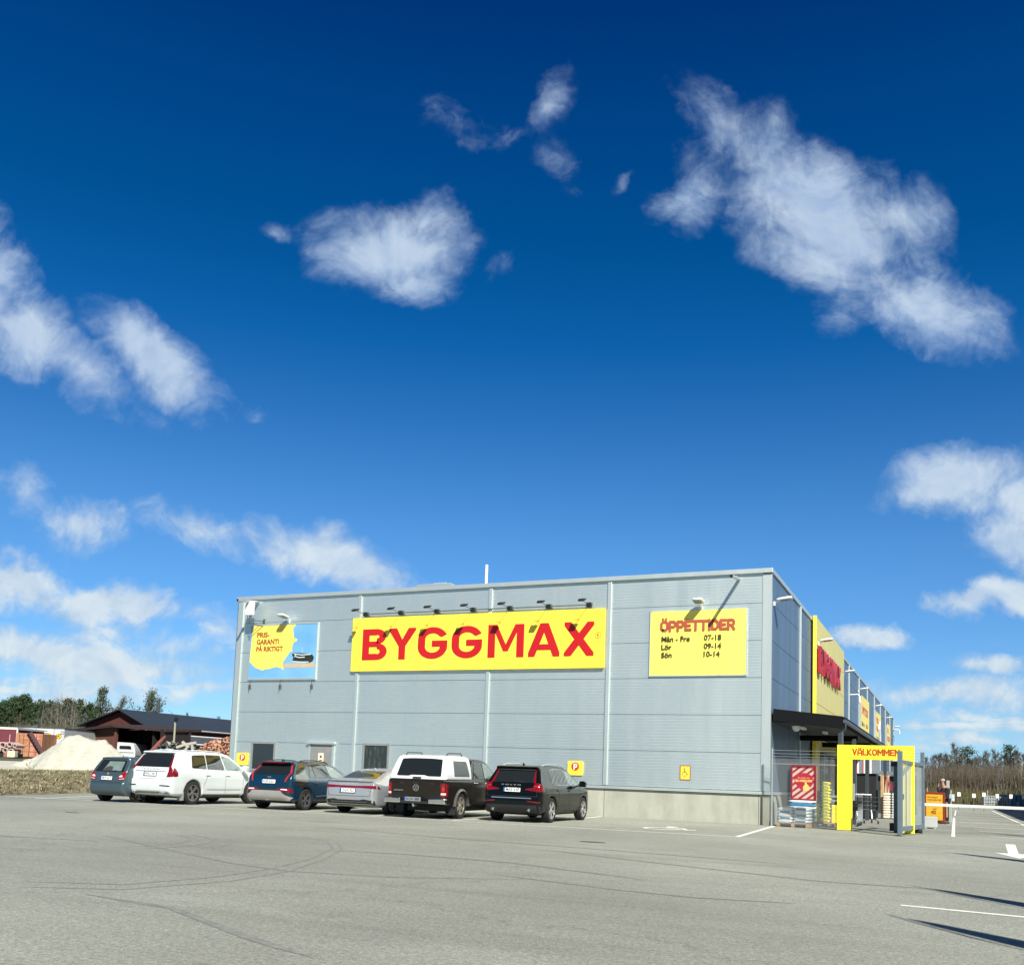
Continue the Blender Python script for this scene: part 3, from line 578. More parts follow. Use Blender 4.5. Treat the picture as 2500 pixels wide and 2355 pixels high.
m = MB(); m.box(-.02, 3.32, -.06, -.002, 2.2, 2.25); m.box(-.02, 3.32, -.07, -.002, -.04, .03); m.box(3.29, 3.32, -.055, -.002, .03, 2.2); part('frame', m, TRIM, t)
q8 = lambda x, y: ((x-190)/592*3.3, (1098-y)/490*2.22)
blob = [q8(*p) for p in ((205, 612), (600, 606), (568, 650), (580, 735), (612, 745), (608, 762), (578, 775), (566, 828), (574, 852), (550, 860), (490, 960), (505, 1010), (498, 1018), (478, 1000), (440, 990), (395, 1000), (380, 1008), (335, 1010), (315, 1022), (250, 995), (192, 942))]
m = MB(); m.prism(blob, .002, XZ(0, -.05, 0)); part('yellow_shape', m, P('banner_yellow2', (.90, .72, .12), .5, 0, .01), t)
m = MB()
for s, y, w in (('PRIS-', 1.7, .63), ('GARANTI', 1.41, 1.12), ('PÅ RIKTIGT', 1.12, 1.34)): text(m, s, XZ(.32, -.053, y), width=w, height=.22 if 'Å' not in s else .27, bold=.042, depth=.003)
part('slogan', m, P('brown_red', (.30, .07, .02), .5), t)
m = MB(); m.box(1.72, 3.28, -.053, -.05, .45, .62); part('printed_beam', m, P('print_sand', (.5, .4, .25), .5), t)
m = MB()
m.prism(rr([(2.12, .98), (2.2, 1.04), (2.55, 1.03), (3.1, .98), (3.22, .84), (3.15, .68), (2.95, .62), (2.6, .66), (2.3, .72), (2.14, .7), (2.22, .84)], .05), .003, XZ(0, -.053, 0)); part('printed_bundle', m, P('print_black2', (.02, .025, .02), .5), t)
m = MB()
for pts in ([(2.24, 1.0), (2.6, .95), (3.05, .97)], [(2.26, .9), (2.5, .85), (2.75, .86)], [(2.16, .7), (2.5, .67), (2.95, .66)], [(2.3, .97), (2.34, .88)]):
    for i, qd in enumerate(stroke(pts, .035)): m.prism(qd, .002+.0004*i, XZ(0, -.056, 0))
m.box(2.62, 2.63, -.055, -.053, 1.02, 1.24); part('printed_highlights', m, P('print_pale', (.6, .72, .72), .5), t)
m = MB()
for x in (.1, 1.63, 3.17): m.tube([(x, -.05, -.02), (x-.02, -.05, -.25)], .012, 6); m.box(x-.06, x+.03, -.07, -.0, -.38, -.24); m.tube([(x-.03, -.05, -.3), (x-.03, -.07, -.5)], .016, 6)
part('tension_straps', m, P('strap_dark', (.07, .08, .08), .5), t)
# parking signs
def psign(x0, x1, z0, z1, lab):
    w = x1-x0; h = z1-z0
    t = thing('parking_sign', lab, 'sign', ((x0+x1)/2, 0, z0), 0, 'yellow parking signs on the front wall')
    m = MB(); m.prism(rr([(-w/2, 0), (w/2, 0), (w/2, h), (-w/2, h)], .05), .03, XZ(0, -.02, 0)); part('plate', m, SY, t)
    m = MB(); m.box(-.1, .1, -.02, -.0, .1, h-.1); part('back_bracket', m, DARK, t)
    m = MB(); m.prism(circ(0, h*.62, .145, 28), .003, XZ(0, -.05, 0)); part('red_disc', m, P('sign_red2', (.50, .05, .015), .5), t)
    m = MB(); block(m, 'P', XZ(-.052, -.053, h*.62-.095), .12, .19, .26, .1, .003); part('letter', m, P('print_white', (.85, .85, .82), .5), t)
    m = MB(); text(m, 'endast kund', XZ(0, -.05, .055), width=.2, height=.035, depth=.002, align='CENTER'); part('small_text', m, P('brown_text', (.4, .2, .02), .5), t)
psign(-21.33, -20.76, 1.32, 1.81, 'yellow parking sign beside the left window at the store corner')
psign(-6.86, -6.3, 1.37, 1.85, 'yellow parking sign on the wall above the black car')
t = thing('disabled_parking_sign', 'red edged yellow wheelchair sign over the empty marked bay', 'sign', (-2.72, 0, 1.335))
m = MB(); m.prism(rr([(-.175, 0), (.175, 0), (.175, .475), (-.175, .475)], .02), .02, XZ(0, -.002, 0)); part('frame', m, P('sign_dkred', (.32, .04, .02), .5), t)
m = MB(); m.prism([(-.15, .025), (.15, .025), (.15, .45), (-.15, .45)], .004, XZ(0, -.022, 0)); part('plate', m, SY, t)
m = MB(); wheelchair(m, XZ(-.03, -.026, .15), .16, .002); part('symbol', m, BLK, t)
# ------------------------------------------------------------------ side wall: 3-D store name and banners
SR2 = P('letter_red', (.36, .015, .025), .45)
t = thing('side_store_sign', 'raised red store name letters on the yellow side cladding', 'sign', (.2, 10.1, 5.98))
m = MB(); word(m, 'BYGGMAX', YZ(.05, -.25, 0), 1.1, 7.9, .16, .11); part('letters', m, SR2, t)
m = MB(); m.box(0, .05, -.1, 7.5, .3, .36); m.box(0, .05, -.1, 7.5, .8, .86); part('mounting_rails', m, P('purple_grey', (.2, .12, .18), .5), t)
def sbanner(y0, y1, z0, z1, lines, lab, extra=None):
    t = thing('side_banner', lab, 'banner', (.08, y0, z0), 0, 'yellow banners on the side wall')
    m = MB(); m.box(0, .05, 0, y1-y0, 0, z1-z0); part('sheet', m, SY, t)
    m = MB(); m.box(-.01, .06, -.04, 0, -.04, z1-z0+.04); m.box(-.01, .06, y1-y0, y1-y0+.04, -.04, z1-z0+.04); part('frame', m, TRIM, t)
    for nm, mt, L_ in (('heading', SR, lines[0]), ('small_text', BLK, lines[1])):
        m = MB()
        for (s, y, z, w, h) in L_: text(m, s, YZ(.05, y, z), width=w, height=h, bold=.03, depth=.004)
        if L_: part(nm, m, mt, t)
    return t
sbanner(31.9, 38.1, 4.0, 7.1, ([('ÖPPETTIDER', .7, 1.95, 4.6, .62)], [('Mån - Fre', .6, 1.2, 1.9, .3), ('Lör', .6, .7, .8, .3), ('07-18', 3.8, 1.2, 1.3, .3), ('09-14', 3.8, .7, 1.3, .3)]), 'yellow opening hours banner on the side wall, nearest of the three')
tb = sbanner(44.5, 49.8, 4.0, 7.05, ([('PRIS-', .6, 2.2, 2.4, .45), ('GARANTI', .6, 1.6, 3.6, .45)], [('PÅ RIKTIGT', .6, 1.0, 3.0, .25)]), 'yellow banner with a white lower edge, middle of the three on the side wall')
m = MB(); m.prism([(0, 0), (5.3, 0), (5.3, 1.25), (4.6, .7), (3.6, 1.0), (2.6, .5), (1.4, 1.1), (.5, .6), (0, .9)], .01, YZ(.05, 0, 0)); part('white_shape', m, P('print_white2', (.8, .8, .78), .5), tb)
sbanner(57.4, 62.3, 4.0, 7.0, ([('BLI', .8, 2.2, 1.6, .45), ('MEDLEM', .8, 1.5, 3.2, .45)], [('IDAG', .8, .9, 2.0, .25)]), 'yellow banner farthest along the side wall')
# ------------------------------------------------------------------ canopy
CB = P('canopy_black', (.005, .006, .007), .8, 0, .05, spec=.15); CGR = P('gutter_grey', (.10, .13, .16), .35, .4)
cy0, cy1, cx = .12, 25.4, 2.2
t = thing('entrance_canopy', 'black flat canopy with grey gutter along the side of the store', 'canopy', (0, 0, 0))
m = MB(); m.add([(0.08, cy0, 3.32), (cx, cy0, 3.09), (cx, cy0, 3.48), (.08, cy0, 3.71), (0.08, cy0+.06, 3.32), (cx, cy0+.06, 3.09), (cx, cy0+.06, 3.48), (.08, cy0+.06, 3.71)], [(0, 1, 2, 3), (7, 6, 5, 4), (0, 4, 5, 1), (3, 2, 6, 7), (1, 5, 6, 2), (0, 3, 7, 4)]); part('front_fascia', m, CB, t)
m = MB()
n = 0; y = cy0+.07
vs = []
while y < cy1: vs.append((y, 0 if n % 4 < 2 else .045)); n += 1; y += .09
N_ = len(vs)
m.add([(.08, a, 3.66+b) for a, b in vs]+[(cx+.06, a, 3.43+b) for a, b in vs]+[(.08, a, 3.65+b) for a, b in vs]+[(cx+.06, a, 3.42+b) for a, b in vs], [(i, i+1, N_+i+1, N_+i) for i in range(N_-1)]+[(2*N_+i, 3*N_+i, 3*N_+i+1, 2*N_+i+1) for i in range(N_-1)]+[(N_+i, N_+i+1, 3*N_+i+1, 3*N_+i) for i in range(N_-1)]); part('roof_sheet', m, P('roof_sheet', (.04, .042, .045), .4, .3), t)
m = MB(); m.box(cx-.05, cx-.01, cy0+.07, cy1, 3.2, 3.4); part('side_fascia', m, CB, t)
m = MB(); m.tube([(cx+.06, cy0+.05, 3.33), (cx+.06, cy1, 3.33)], .065, 10); m.tube([(cx+.07, cy0+.1, 3.3), (cx+.07, cy0+.12, 3.1), (cx-.02, cy0+.13, 3.0), (cx-.02, cy0+.13, .1)], .03, 8); part('gutter', m, CGR, t, smooth=1)
m = MB()
for y in [cy0+.1+k*5.8 for k in range(1, 5)]: m.box(.08, cx-.06, y, y+.1, 2.98, 3.18)
part('beams', m, CB, t)
m = MB(); m.add([(.08, cy0+.07, 3.28), (cx-.06, cy0+.07, 3.2), (cx-.06, cy1, 3.2), (.08, cy1, 3.28)], [(0, 1, 2, 3)]); part('ceiling', m, P('soffit', (.04, .042, .042), .7), t)
pm = MB(); pm.box(-.07, .07, -.07, .07, 0, 3.0)
for i, y in enumerate((.3, 4.75, 10.5, 15.7, 21.9)):
    o = part('post', pm if i == 0 else pm.mesh('post'), P('post_dark', (.035, .045, .05), .5), t, bevel=.008); o.location = (2.12, y, 0)
    mm = MB(); mm.box(-.13, .13, -.13, .13, 0, .012)
for i, (x, y) in enumerate(((.9, 1.0), (1.3, 3.4), (1.5, 7.8))):
    m = MB(); m.box(x-.06, x+.06, y-.3, y+.3, 3.1, 3.17); part('strip_light', m, WHM, t)
m = MB(); m.tube([(.7, .8, 3.2), (.7, .8, 3.12), (.7, .8, 3.03)], [.14, .13, .07], 14); part('dome_light', m, WHM, t)
# white boards leaning above the canopy
m = MB(); m.cbox((1.9, 21.5, 3.95), (.06, .9, 1.3), Matrix.Rotation(R(28), 4, 'X')); solid('leaning_board', m, P('white_board', (.75, .77, .75), .6), 'white board leaning over the canopy roof below the side banners', 'board')
# ------------------------------------------------------------------ chain-link fence with barbed wire
GALV = P('galvanised', (.42, .46, .46), .4, .6, .15, 20)
fx0, fx1 = .16, 2.16; fyA, fyB = -.5, -.93
fpt = lambda s, z: Vector((fx0+(fx1-fx0)*s, fyA+(fyB-fyA)*s, z))
t = thing('chain_link_fence', 'chain link fence with barbed wire between the store corner and yellow portal', 'fence', (0, 0, 0))
m = MB(); m.tube([fpt(0, 0), fpt(0, 2.42)], .032, 10); part('post', m, GALV, t, smooth=1)
m = MB(); m.tube([fpt(0, 1.93), fpt(1, 1.93)], .02, 8); part('rail', m, GALV, t, smooth=1)
WIRE = P('mesh_wire', (.40, .43, .43), .5, .3, 0)
m = MB(); Lf = 2.05; Hf = 2.1; c = .062; k = -Hf
while k < Lf:
    for sg in (1, -1):
        s0, s1 = k, k+Hf
        za, zb = (0.04, Hf) if sg > 0 else (Hf, .04)
        if s0 < 0: za = za+(zb-za)*(-s0/Hf); s0 = 0
        if s1 > Lf: zb = zb-(zb-za)*((s1-Lf)/(s1-s0)); s1 = Lf
        if s1-s0 > .02: m.tube([fpt(s0/Lf, za), fpt(s1/Lf, zb)], .0032, 3, False)
    k += c
part('mesh', m, WIRE, t)
m = MB()
for z in (2.17, 2.26, 2.36): m.tube([fpt(0, z), fpt(.5, z-.015), fpt(1, z-.02)], .005, 4)
part('barbed_wire', m, WIRE, t)
# red framed poster on the fence
t = thing('red_poster', 'red framed member poster with diagonal stripes hanging on the chain link fence', 'poster', (.78, -.72, .84), R(-12))
RW = P('poster_red', (.32, .03, .04), .5); PK = P('poster_cream', (.62, .46, .38), .5, 0, .02)
pw, ph = .80, 1.06
m = MB(); m.box(0, pw, -.02, 0, 0, ph); part('panel', m, PK, t)
m = MB()
for a in ((0, pw, 0, .05), (0, pw, ph-.05, ph), (0, .05, .05, ph-.05), (pw-.07, pw, .05, ph-.05)): m.box(a[0], a[1], -.05, -.0205, a[2], a[3])
part('frame', m, P('frame_red', (.28, .015, .025), .45), t, bevel=.008)
m = MB()
def clipbox(poly, x0, x1, y0, y1):
    for ax, v, s in ((0, x0, 1), (0, x1, -1), (1, y0, 1), (1, y1, -1)):
        o = []
        for i in range(len(poly)):
            a, b = poly[i-1], poly[i]; da = (a[ax]-v)*s; db = (b[ax]-v)*s
            if da*db < 0: k_ = da/(da-db); o.append((a[0]+(b[0]-a[0])*k_, a[1]+(b[1]-a[1])*k_))
            if db >= 0: o.append(b)
        poly = o
        if not poly: return []
    return poly
for k in range(-5, 12):
    y0 = k*.19; q = clipbox([(0, y0), (pw, y0+pw*.75), (pw, y0+pw*.75+.085), (0, y0+.085)], .05, pw-.07, .05, ph-.05)
    if len(q) > 2: m.prism(q, .001, XZ(0, -.0205, 0))
part('stripes', m, RW, t)
hs = [(.39, .84), (.52, .82), (.66, .74), (.7, .6), (.66, .46), (.52, .34), (.4, .28), (.26, .36), (.14, .5), (.1, .64), (.18, .78), (.28, .8)]
m = MB(); m.prism(rr(hs, .05), .0015, XZ(0, -.022, 0)); part('heart_shape', m, P('poster_crimson', (.45, .02, .05), .5), t)
m = MB(); text(m, 'Bli medlem idag', XZ(.22, -.0238, .66), width=.36, height=.04, depth=.001, bold=.02); text(m, 'BLI MEDLEM', XZ(.14, -.0238, .56), width=.52, height=.07, depth=.001, bold=.05)
m.prism(rr([(.38, .3), (.56, .3), (.58, .42), (.5, .5), (.47, .58), (.43, .58), (.44, .48), (.38, .42)], .02), .001, XZ(0, -.0238, 0)); part('print', m, P('poster_yellow', (.9, .6, .15), .5), t)
# ------------------------------------------------------------------ yellow welcome portal
PY = -.98
t = thing('welcome_portal', 'bright yellow welcome portal frame in front of the entrance', 'portal', (2.16, PY, 0))
m = MB(); m.prism([(0, 0.02), (.43, .02), (.43, 2.12), (1.72, 2.12), (1.72, .02), (2.14, .02), (2.14, 2.545), (0, 2.545)], .03, XZ(0, .0, 0)); part('panel', m, P('portal_yellow', (.95, .79, .035), .4, 0, .02, 2), t)
m = MB(); m.box(.38, .425, .002, .08, 0, 2.1); m.box(0.02, .42, .002, .06, .0, .06); m.box(.1, 2.0, .002, .06, 2.13, 2.2); part('rear_frame', m, GALV, t)
m = MB(); block(m, 'VÄLKOMMEN', XZ(.43, -.03, 2.25), 1.31, .175, .27, .12, .005); part('lettering', m, P('welcome_red', (.42, .045, .01), .5), t)
m = MB(); m.tube([(.45, .04, 1.4), (.45, .04, .9)], .05, 4); part('lock_box', m, GALV, t)
# sliding gate leaf, standing open towards the viewer
BG = P('gate_blue_grey', (.16, .215, .25), .45, .35)
GA, GB = Vector((3.99, -2.73, 0)), Vector((4.47, .69, 0)); gd = (GB-GA); gl_ = gd.length; ga = math.atan2(gd.y, gd.x)
t = thing('sliding_gate', 'open blue grey steel bar gate beside the yellow portal', 'gate', GA, ga)
m = MB(); m.box(-.06, .06, -.06, .06, .03, 2.33); m.box(gl_-.06, gl_+.05, -.05, .05, .1, 2.43); part('frame_posts', m, BG, t, bevel=.006)
m = MB(); m.box(.06, gl_-.06, -.04, .04, .12, .25); m.box(.06, gl_-.06, -.04, .04, 2.0, 2.09); part('frame_rails', m, BG, t, bevel=.006)
m = MB(); k = .16
while k < gl_-.1: m.box(k-.011, k+.011, -.011, .011, .25, 2.0); k += .2
part('bars', m, P('bar_pale', (.45, .52, .54), .4, .4), t)
m = MB()
for z in (2.16, 2.24, 2.33): m.tube([(0, 0, z), (gl_, 0, z+.04)], .005, 4)
part('barbed_wire', m, WIRE, t)
m = MB(); m.box(-.04, .04, -.1, -.06, 1.0, 1.15); m = m if 0 else m; part('latch', m, BG, t); m = MB(); m.tube([(gl_*.8, -.1, .06), (gl_*.8, .1, .06)], .06, 12); part('roller', m, P('black_rubber', (.02, .02, .02), .7), t)
# gate guide post behind the leaf
t = thing('gate_guide_post', 'dark steel guide post with roller behind the open gate leaf', 'post', (3.80, -.55, 0))
m = MB(); m.box(-.09, .09, -.09, .09, 0, 2.1); part('post', m, P('post_steel', (.09, .12, .14), .45, .3), t, bevel=.008)
m = MB(); m.box(-.2, -.09, -.1, .1, .05, .28); m.box(-.16, .1, -.1, .1, 1.95, 2.08); part('rollers', m, P('black_rubber', (.02, .02, .02)), t)
m = MB(); strip((2.75, -1.35), (4.0, -3.1), .03, .003, m); strip((4.0, -3.1), (4.5, -.2), .03, .003, m); solid('gate_track', m, P('black_rubber', (.02, .02, .02)), kind='structure')
# ------------------------------------------------------------------ stock behind the fence
def sack_mesh(w, d, h, seed, mats, name):
    rnd = random.Random(seed); bm = bmesh.new(); bmesh.ops.create_cube(bm, size=1)
    bmesh.ops.subdivide_edges(bm, edges=bm.edges, cuts=5, use_grid_fill=True)
    for v in bm.verts:
        x, y, z = v.co*2; e = max(abs(x), abs(y)); pinch = 1-.62*max(0, (abs(x)-.55)/.45)**2-.25*max(0, (abs(y)-.6)/.4)**2
        v.co = Vector((x*w/2*(1-.03*y*y), y*d/2*(1-.04*x*x), z*h/2*pinch + .006*math.sin(9*x+seed)*math.cos(7*y)))
    for v in bm.verts: v.co += Vector((rnd.uniform(-1, 1), rnd.uniform(-1, 1), rnd.uniform(-1, 1)))*.004
    me = bpy.data.meshes.new(name); bm.to_mesh(me); bm.free()
    for q in mats: me.materials.append(q)
    for p_ in me.polygons:
        c_ = p_.center; p_.use_smooth = True
        if len(mats) > 1 and abs(c_.x) < w*.27 and abs(c_.z) < h*.2 and abs(c_.y) > d*.3: p_.material_index = 1
    return me
WHB = P('sack_white', (.72, .78, .78), .5, 0, .08, 12, .3, 40); TEAL = P('sack_teal', (.03, .13, .18), .5, 0, .4, 30); BLU = P('sack_blue', (.04, .28, .52), .45, 0, .15, 9); DNV = P('sack_navy', (.02, .07, .12), .5)
YL = P('sack_yellow', (.72, .66, .05), .5, 0, .15, 14); YG = P('sack_olive', (.22, .25, .03), .5, 0, .3, 25)
WOOD = two('pallet_wood', (.42, .26, .13), (.55, .36, .2), 8, .8)
def put_sack(me, loc, rz, lab, grp):
    o = bpy.data.objects.new('sack', me); COL.objects.link(o); o.location = loc; o.rotation_euler = (0, 0, rz); tag(o, lab, 'sack', grp); return o
def pallet(x, y, rz, w, d, lab):
    t = thing('pallet', lab, 'pallet', (x, y, 0), rz)
    m = MB()
    for bx_ in (-w/2+.05, 0, w/2-.05):
        for by_ in (-d/2+.07, 0, d/2-.07): m.box(bx_-.05, bx_+.05, by_-.07, by_+.07, .022, .1)
    part('blocks', m, WOOD, t)
    m = MB()
    for i in range(5): yy = -d/2+i*(d-.1)/4; m.box(-w/2, w/2, yy, yy+.1, .1, .125)
    for bx_ in (-w/2+.05, 0, w/2-.05): m.box(bx_-.05, bx_+.05, -d/2, d/2, 0, .022)
    part('boards', m, WOOD, t)
pallet(.81, -.02, R(-4), .98, .75, 'wooden pallet carrying the white printed sacks by the fence')
wsk = [sack_mesh(.48, .74, .115, 1, [WHB], 'white_sack'), sack_mesh(.48, .74, .115, 2, [WHB, TEAL], 'white_sack')]
pos = ['bottom', 'second', 'third', 'fourth', 'top']
for i in range(5):
    for j in (0, 1): put_sack(wsk[(i+j) % 2], (.57+j*.475, -.02+.01*(i % 2), .175+i*.094), R(-4+(i*37 % 5)-2), 'white printed sack, %s layer, %s row of the pallet by the fence' % (pos[i], ('left', 'right')[j]), 'white sacks on the front pallet')
pallet(.88, 1.12, 0, .85, .8, 'wooden pallet under the blue and white sacks behind the front pallet')
bsk = [sack_mesh(.84, .7, .11, 5, [WHB], 'blue_sack'), sack_mesh(.84, .7, .11, 6, [BLU], 'blue_sack')]
pos8 = ['bottom', 'second', 'third', 'fourth', 'fifth', 'sixth', 'seventh', 'top']
for i in range(8): put_sack(bsk[i % 2], (.88, 1.12, .18+i*.1), R((i*53 % 5)-2), '%s sack, %s layer of the tall stack behind the red poster' % (('white banded', 'blue banded')[i % 2], pos8[i]), 'blue and white sacks behind the poster')
ysk = [sack_mesh(.26, .5, .105, 8, [YL, YG], 'yellow_sack'), sack_mesh(.26, .5, .105, 9, [YL, YG], 'yellow_sack')]
pallet(1.52, 1.5, 0, .66, .6, 'wooden pallet under the tall column of yellow sacks')
n = 0
for (x, y, nn, nm) in ((1.27, 1.46, 6, 'short left'), (1.56, 1.5, 13, 'tall right')):
    for i in range(nn):
        put_sack(ysk[i % 2], (x+.015*math.sin(i*2.1), y, .18+i*.1), R((i*47 % 7)-3), 'yellow green sack, %s from the bottom of the %s column' % (ORD[i], nm), 'yellow sacks in the fenced yard')
for i in range(4):
    for j in (0, 1):
        m = MB(); m.box(-.06, .06, -.15, .15, 0, .14); o = solid('yellow_box', m, P('box_yellow', (.85, .68, .04), .5, 0, .1, 12), 'small yellow carton, %s layer, %s side beside the yellow sacks' % (pos[i], ('left', 'right')[j]), 'carton', 'yellow cartons in the fenced yard', bevel=.012)
        o.location = (1.80+j*.128, 1.6, .126+i*.145)
m = MB(); m.cbox((.26, .35, .55), (.03, .5, .85), Matrix.Rotation(R(-9), 4, 'Y')); solid('leaning_slab', m, CONC, 'pale concrete slab leaning beside the fence post', 'slab')
m = MB()
for k in range(8): m.tube([(.35+k*.09, 6.0, 1.5), (.35+k*.09, 6.0, 2.35)], .008, 4)
for z in (1.5, 1.9, 2.35): m.tube([(.33, 6, z), (1.0, 6, z)], .008, 4)
for x in (.34, .99): m.tube([(x, 6, 0), (x, 6, 1.5)], .015, 6)
solid('wire_rack', m, WIRE, 'tall thin wire rack standing against the wall under the canopy', 'rack')
m = MB(); m.box(1.3, 2.0, 3.0, 3.4, .93, 1.0); m.box(1.35, 1.4, 3.05, 3.35, 0, .93); m.box(1.9, 1.95, 3.05, 3.35, 0, .93); m.box(1.3, 2.0, 3.0, 3.4, .8, .85)
solid('grey_bench', m, P('bench_grey', (.25, .3, .33), .5), 'grey metal work bench behind the yellow sacks', 'bench')
# shopping carts nested inside the portal
def cart(loc, rz, lab):
    t = thing('shopping_cart', lab, 'cart', loc, rz, 'carts inside the entrance')
    m = MB()
    for z, s in ((.5, .75), (.65, .85), (.8, .93), (.95, 1)):
        hw = .27*s; m.tube([(-hw, -.4*s, z), (hw, -.4*s, z), (hw, .42, z), (-hw, .42, z), (-hw, -.4*s, z)], .006, 4)
    for i in range(6):
        a = -1+i*.4; m.tube([(.2*a, -.3, .5), (.27*a, -.4, .95)], .005, 4); m.tube([(.2*a, .42, .5), (.27*a, .42, .95)], .005, 4)
        for s in (-1, 1): m.tube([(s*.2, -.3+i*.14, .5), (s*.27, -.4+i*.16, .95)], .005, 4)
    part('basket', m, P('cart_wire', (.03, .033, .036), .35, .7), t)
    m = MB()
    for s in (-1, 1): m.tube([(s*.25, -.45, .12), (s*.26, .35, .16), (s*.27, .5, .5), (s*.27, .52, 1.05)], .014, 6)
    m.tube([(-.27, .52, 1.05), (.27, .52, 1.05)], .018, 8); part('frame', m, GALV, t)
    m = MB()
    for x in (-.25, .25):
        for y in (-.45, .35): m.tube([(x-.015, y, .06), (x+.015, y, .06)], .06, 12)
    part('wheels', m, P('black_rubber', (.02, .02, .02)), t)
for i in range(5): cart((2.12, 3.2+i*.42, 0), R(4), 'wire shopping cart, %s from the front of the row inside the portal' % ORD[i])
cart((2.42, 6.9, 0), R(20), 'single shopping cart turned sideways behind the cart row')
# goods by the far entrance
m = MB()
for i in range(7): m.cbox((2.40+i*.055, 14.6, .95), (.035, .04, 1.9), Matrix.Rotation(R(4*math.sin(i*3)), 4, 'Y'))
solid('timber_battens', m, P('pine', (.62, .42, .22), .6), 'upright pale timber battens leaning far inside the entrance', 'timber')
for k in range(2):
    t = thing('white_bag_stack', ('stack of pale bagged goods left of the far dark post', 'stack of white bagged goods right of the far dark post')[k], 'bags', (2.66+k*.36, 14.2, 0), 0)
    for i in range(10):
        o = part('bag', sack_mesh(.32, .5, .11, 20+i, [P('bag_cream', (.75, .65, .5), .6) if k == 0 else WHB], 'bag'), None, t, recalc=False); o.location = (0, 0, .08+i*.11)
m = MB(); m.box(1.6, 2.36, 12.0, 12.1, 0, 1.9); solid('black_display', m, P('black_board', (.006, .006, .007), .7), 'large black display board seen through the portal', 'board')
t = thing('striped_sign', 'white and red striped hanging strips above the black display', 'sign', (1.5, 11.9, 1.92))
m = MB(); m.box(0, 1.0, 0, .03, 0, .85); part('board', m, P('slate', (.18, .21, .23), .6), t)
m = MB()
for x in (.12, .38, .62): m.box(x, x+.07, -.006, 0, 0, .85)
part('white_strips', m, P('print_white', (.85, .85, .82)), t)
m = MB()
for x in (.08, .34): m.box(x, x+.035, -.006, 0, 0, .85)
part('red_strips', m, SR, t)
m = MB(); m.tube([(2.6, 15, 1.9), (2.6, 15, 1.5), (2.6, 15, 1.25)], [.05, .25, .3], 12); solid('red_parasol', m, P('deep_red', (.15, .006, .02), .6), 'folded dark red parasol top above the bagged goods', 'parasol', smooth=1)
t = thing('grey_kiosk', 'dark grey kiosk frame far inside the entrance yard', 'kiosk', (1.25, 24, 0))
m = MB(); m.box(0, 2.4, 0, .1, 2.05, 2.25); m.box(0, .1, 0, .1, 0, 2.05); m.box(1.6, 1.7, 0, .1, 0, 2.05); m.box(2.3, 2.4, 0, .1, 0, 2.05); part('frame', m, P('kiosk_grey', (.16, .18, .19), .5), t)
m = MB(); m.box(0, 2.4, .3, .4, 0, 2.0); part('back_panel', m, P('kiosk_back', (.03, .035, .04), .6), t)
# concrete block and A-board
m = MB(); m.box(4.38, 4.82, 4.4, 5.0, 0.04, .4); m.box(4.42, 4.5, 4.4, 5.0, 0, .04); m.box(4.7, 4.78, 4.4, 5.0, 0, .04); solid('concrete_block', m, P('block_white', (.42, .44, .41), .8), 'pale concrete ballast block on the asphalt right of the gate', 'block', bevel=.02)
t = thing('pavement_sign', 'red framed yellow advertising board on a stand beside the person', 'sign', (4.3, 10.3, 0), R(-4))
pw, ph = .72, 1.13
m = MB()
for a in ((0, pw, .1, .15), (0, pw, ph+.03, ph+.1), (0, .04, .15, ph+.03), (pw-.07, pw, .15, ph+.03)): m.box(a[0], a[1], -.05, .03, a[2], a[3])
part('frame', m, P('frame_red2', (.26, .02, .015), .4), t, bevel=.01)
m = MB(); m.prism([(.04, .15), (pw-.07, .15), (pw-.07, ph+.03), (.04, ph+.03)], .01, XZ(0, -.02, 0)); part('poster', m, P('poster_orange', (.62, .36, .02), .5, 0, .12, 5, .4, 8), t)
m = MB(); text(m, 'TRYGGHET', XZ(.07, -.031, 1.0), width=.4, height=.06, depth=.002, bold=.03); text(m, '1 VECKORS PRIS', XZ(.07, -.031, .9), width=.52, height=.06, depth=.002, bold=.03); text(m, '42', XZ(.2, -.031, .38), width=.2, height=.14, depth=.002, bold=.06); m.box(.28, .42, -.034, -.031, .56, .59); part('print', m, P('print_brown', (.28, .05, .0), .6), t)
m = MB(); m.tube([(.1, -.3, .02), (.36, 0, .1), (.62, .3, .02)], .015, 6); m.tube([(.1, .3, .02), (.36, 0, .1), (.75, -.3, .02)], .015, 6); m.box(.25, .5, -.04, .04, .04, .1); part('stand', m, P('black_rubber', (.02, .02, .02)), t)
# barrier boom
t = thing('barrier_boom', 'long white horizontal barrier boom reaching right from the gate', 'barrier', (4.45, 1.0, 0))
m = MB(); m.box(0, 12, -.03, .03, .80, .89); part('boom', m, P('boom_white', (.58, .60, .57), .35), t, bevel=.01)
m = MB(); m.box(11.5, 11.9, -.15, .15, 0, 1.05); part('housing', m, YEL, t)
# distant posts
m = MB(); m.box(5.05, 5.17, 14.0, 14.1, 0, 1.75); m.box(5.2, 5.25, 14.0, 14.05, 0, 1.35); solid('marker_post', m, P('post_pale', (.35, .36, .34), .6), 'pale grey marker posts just behind the person', 'post')
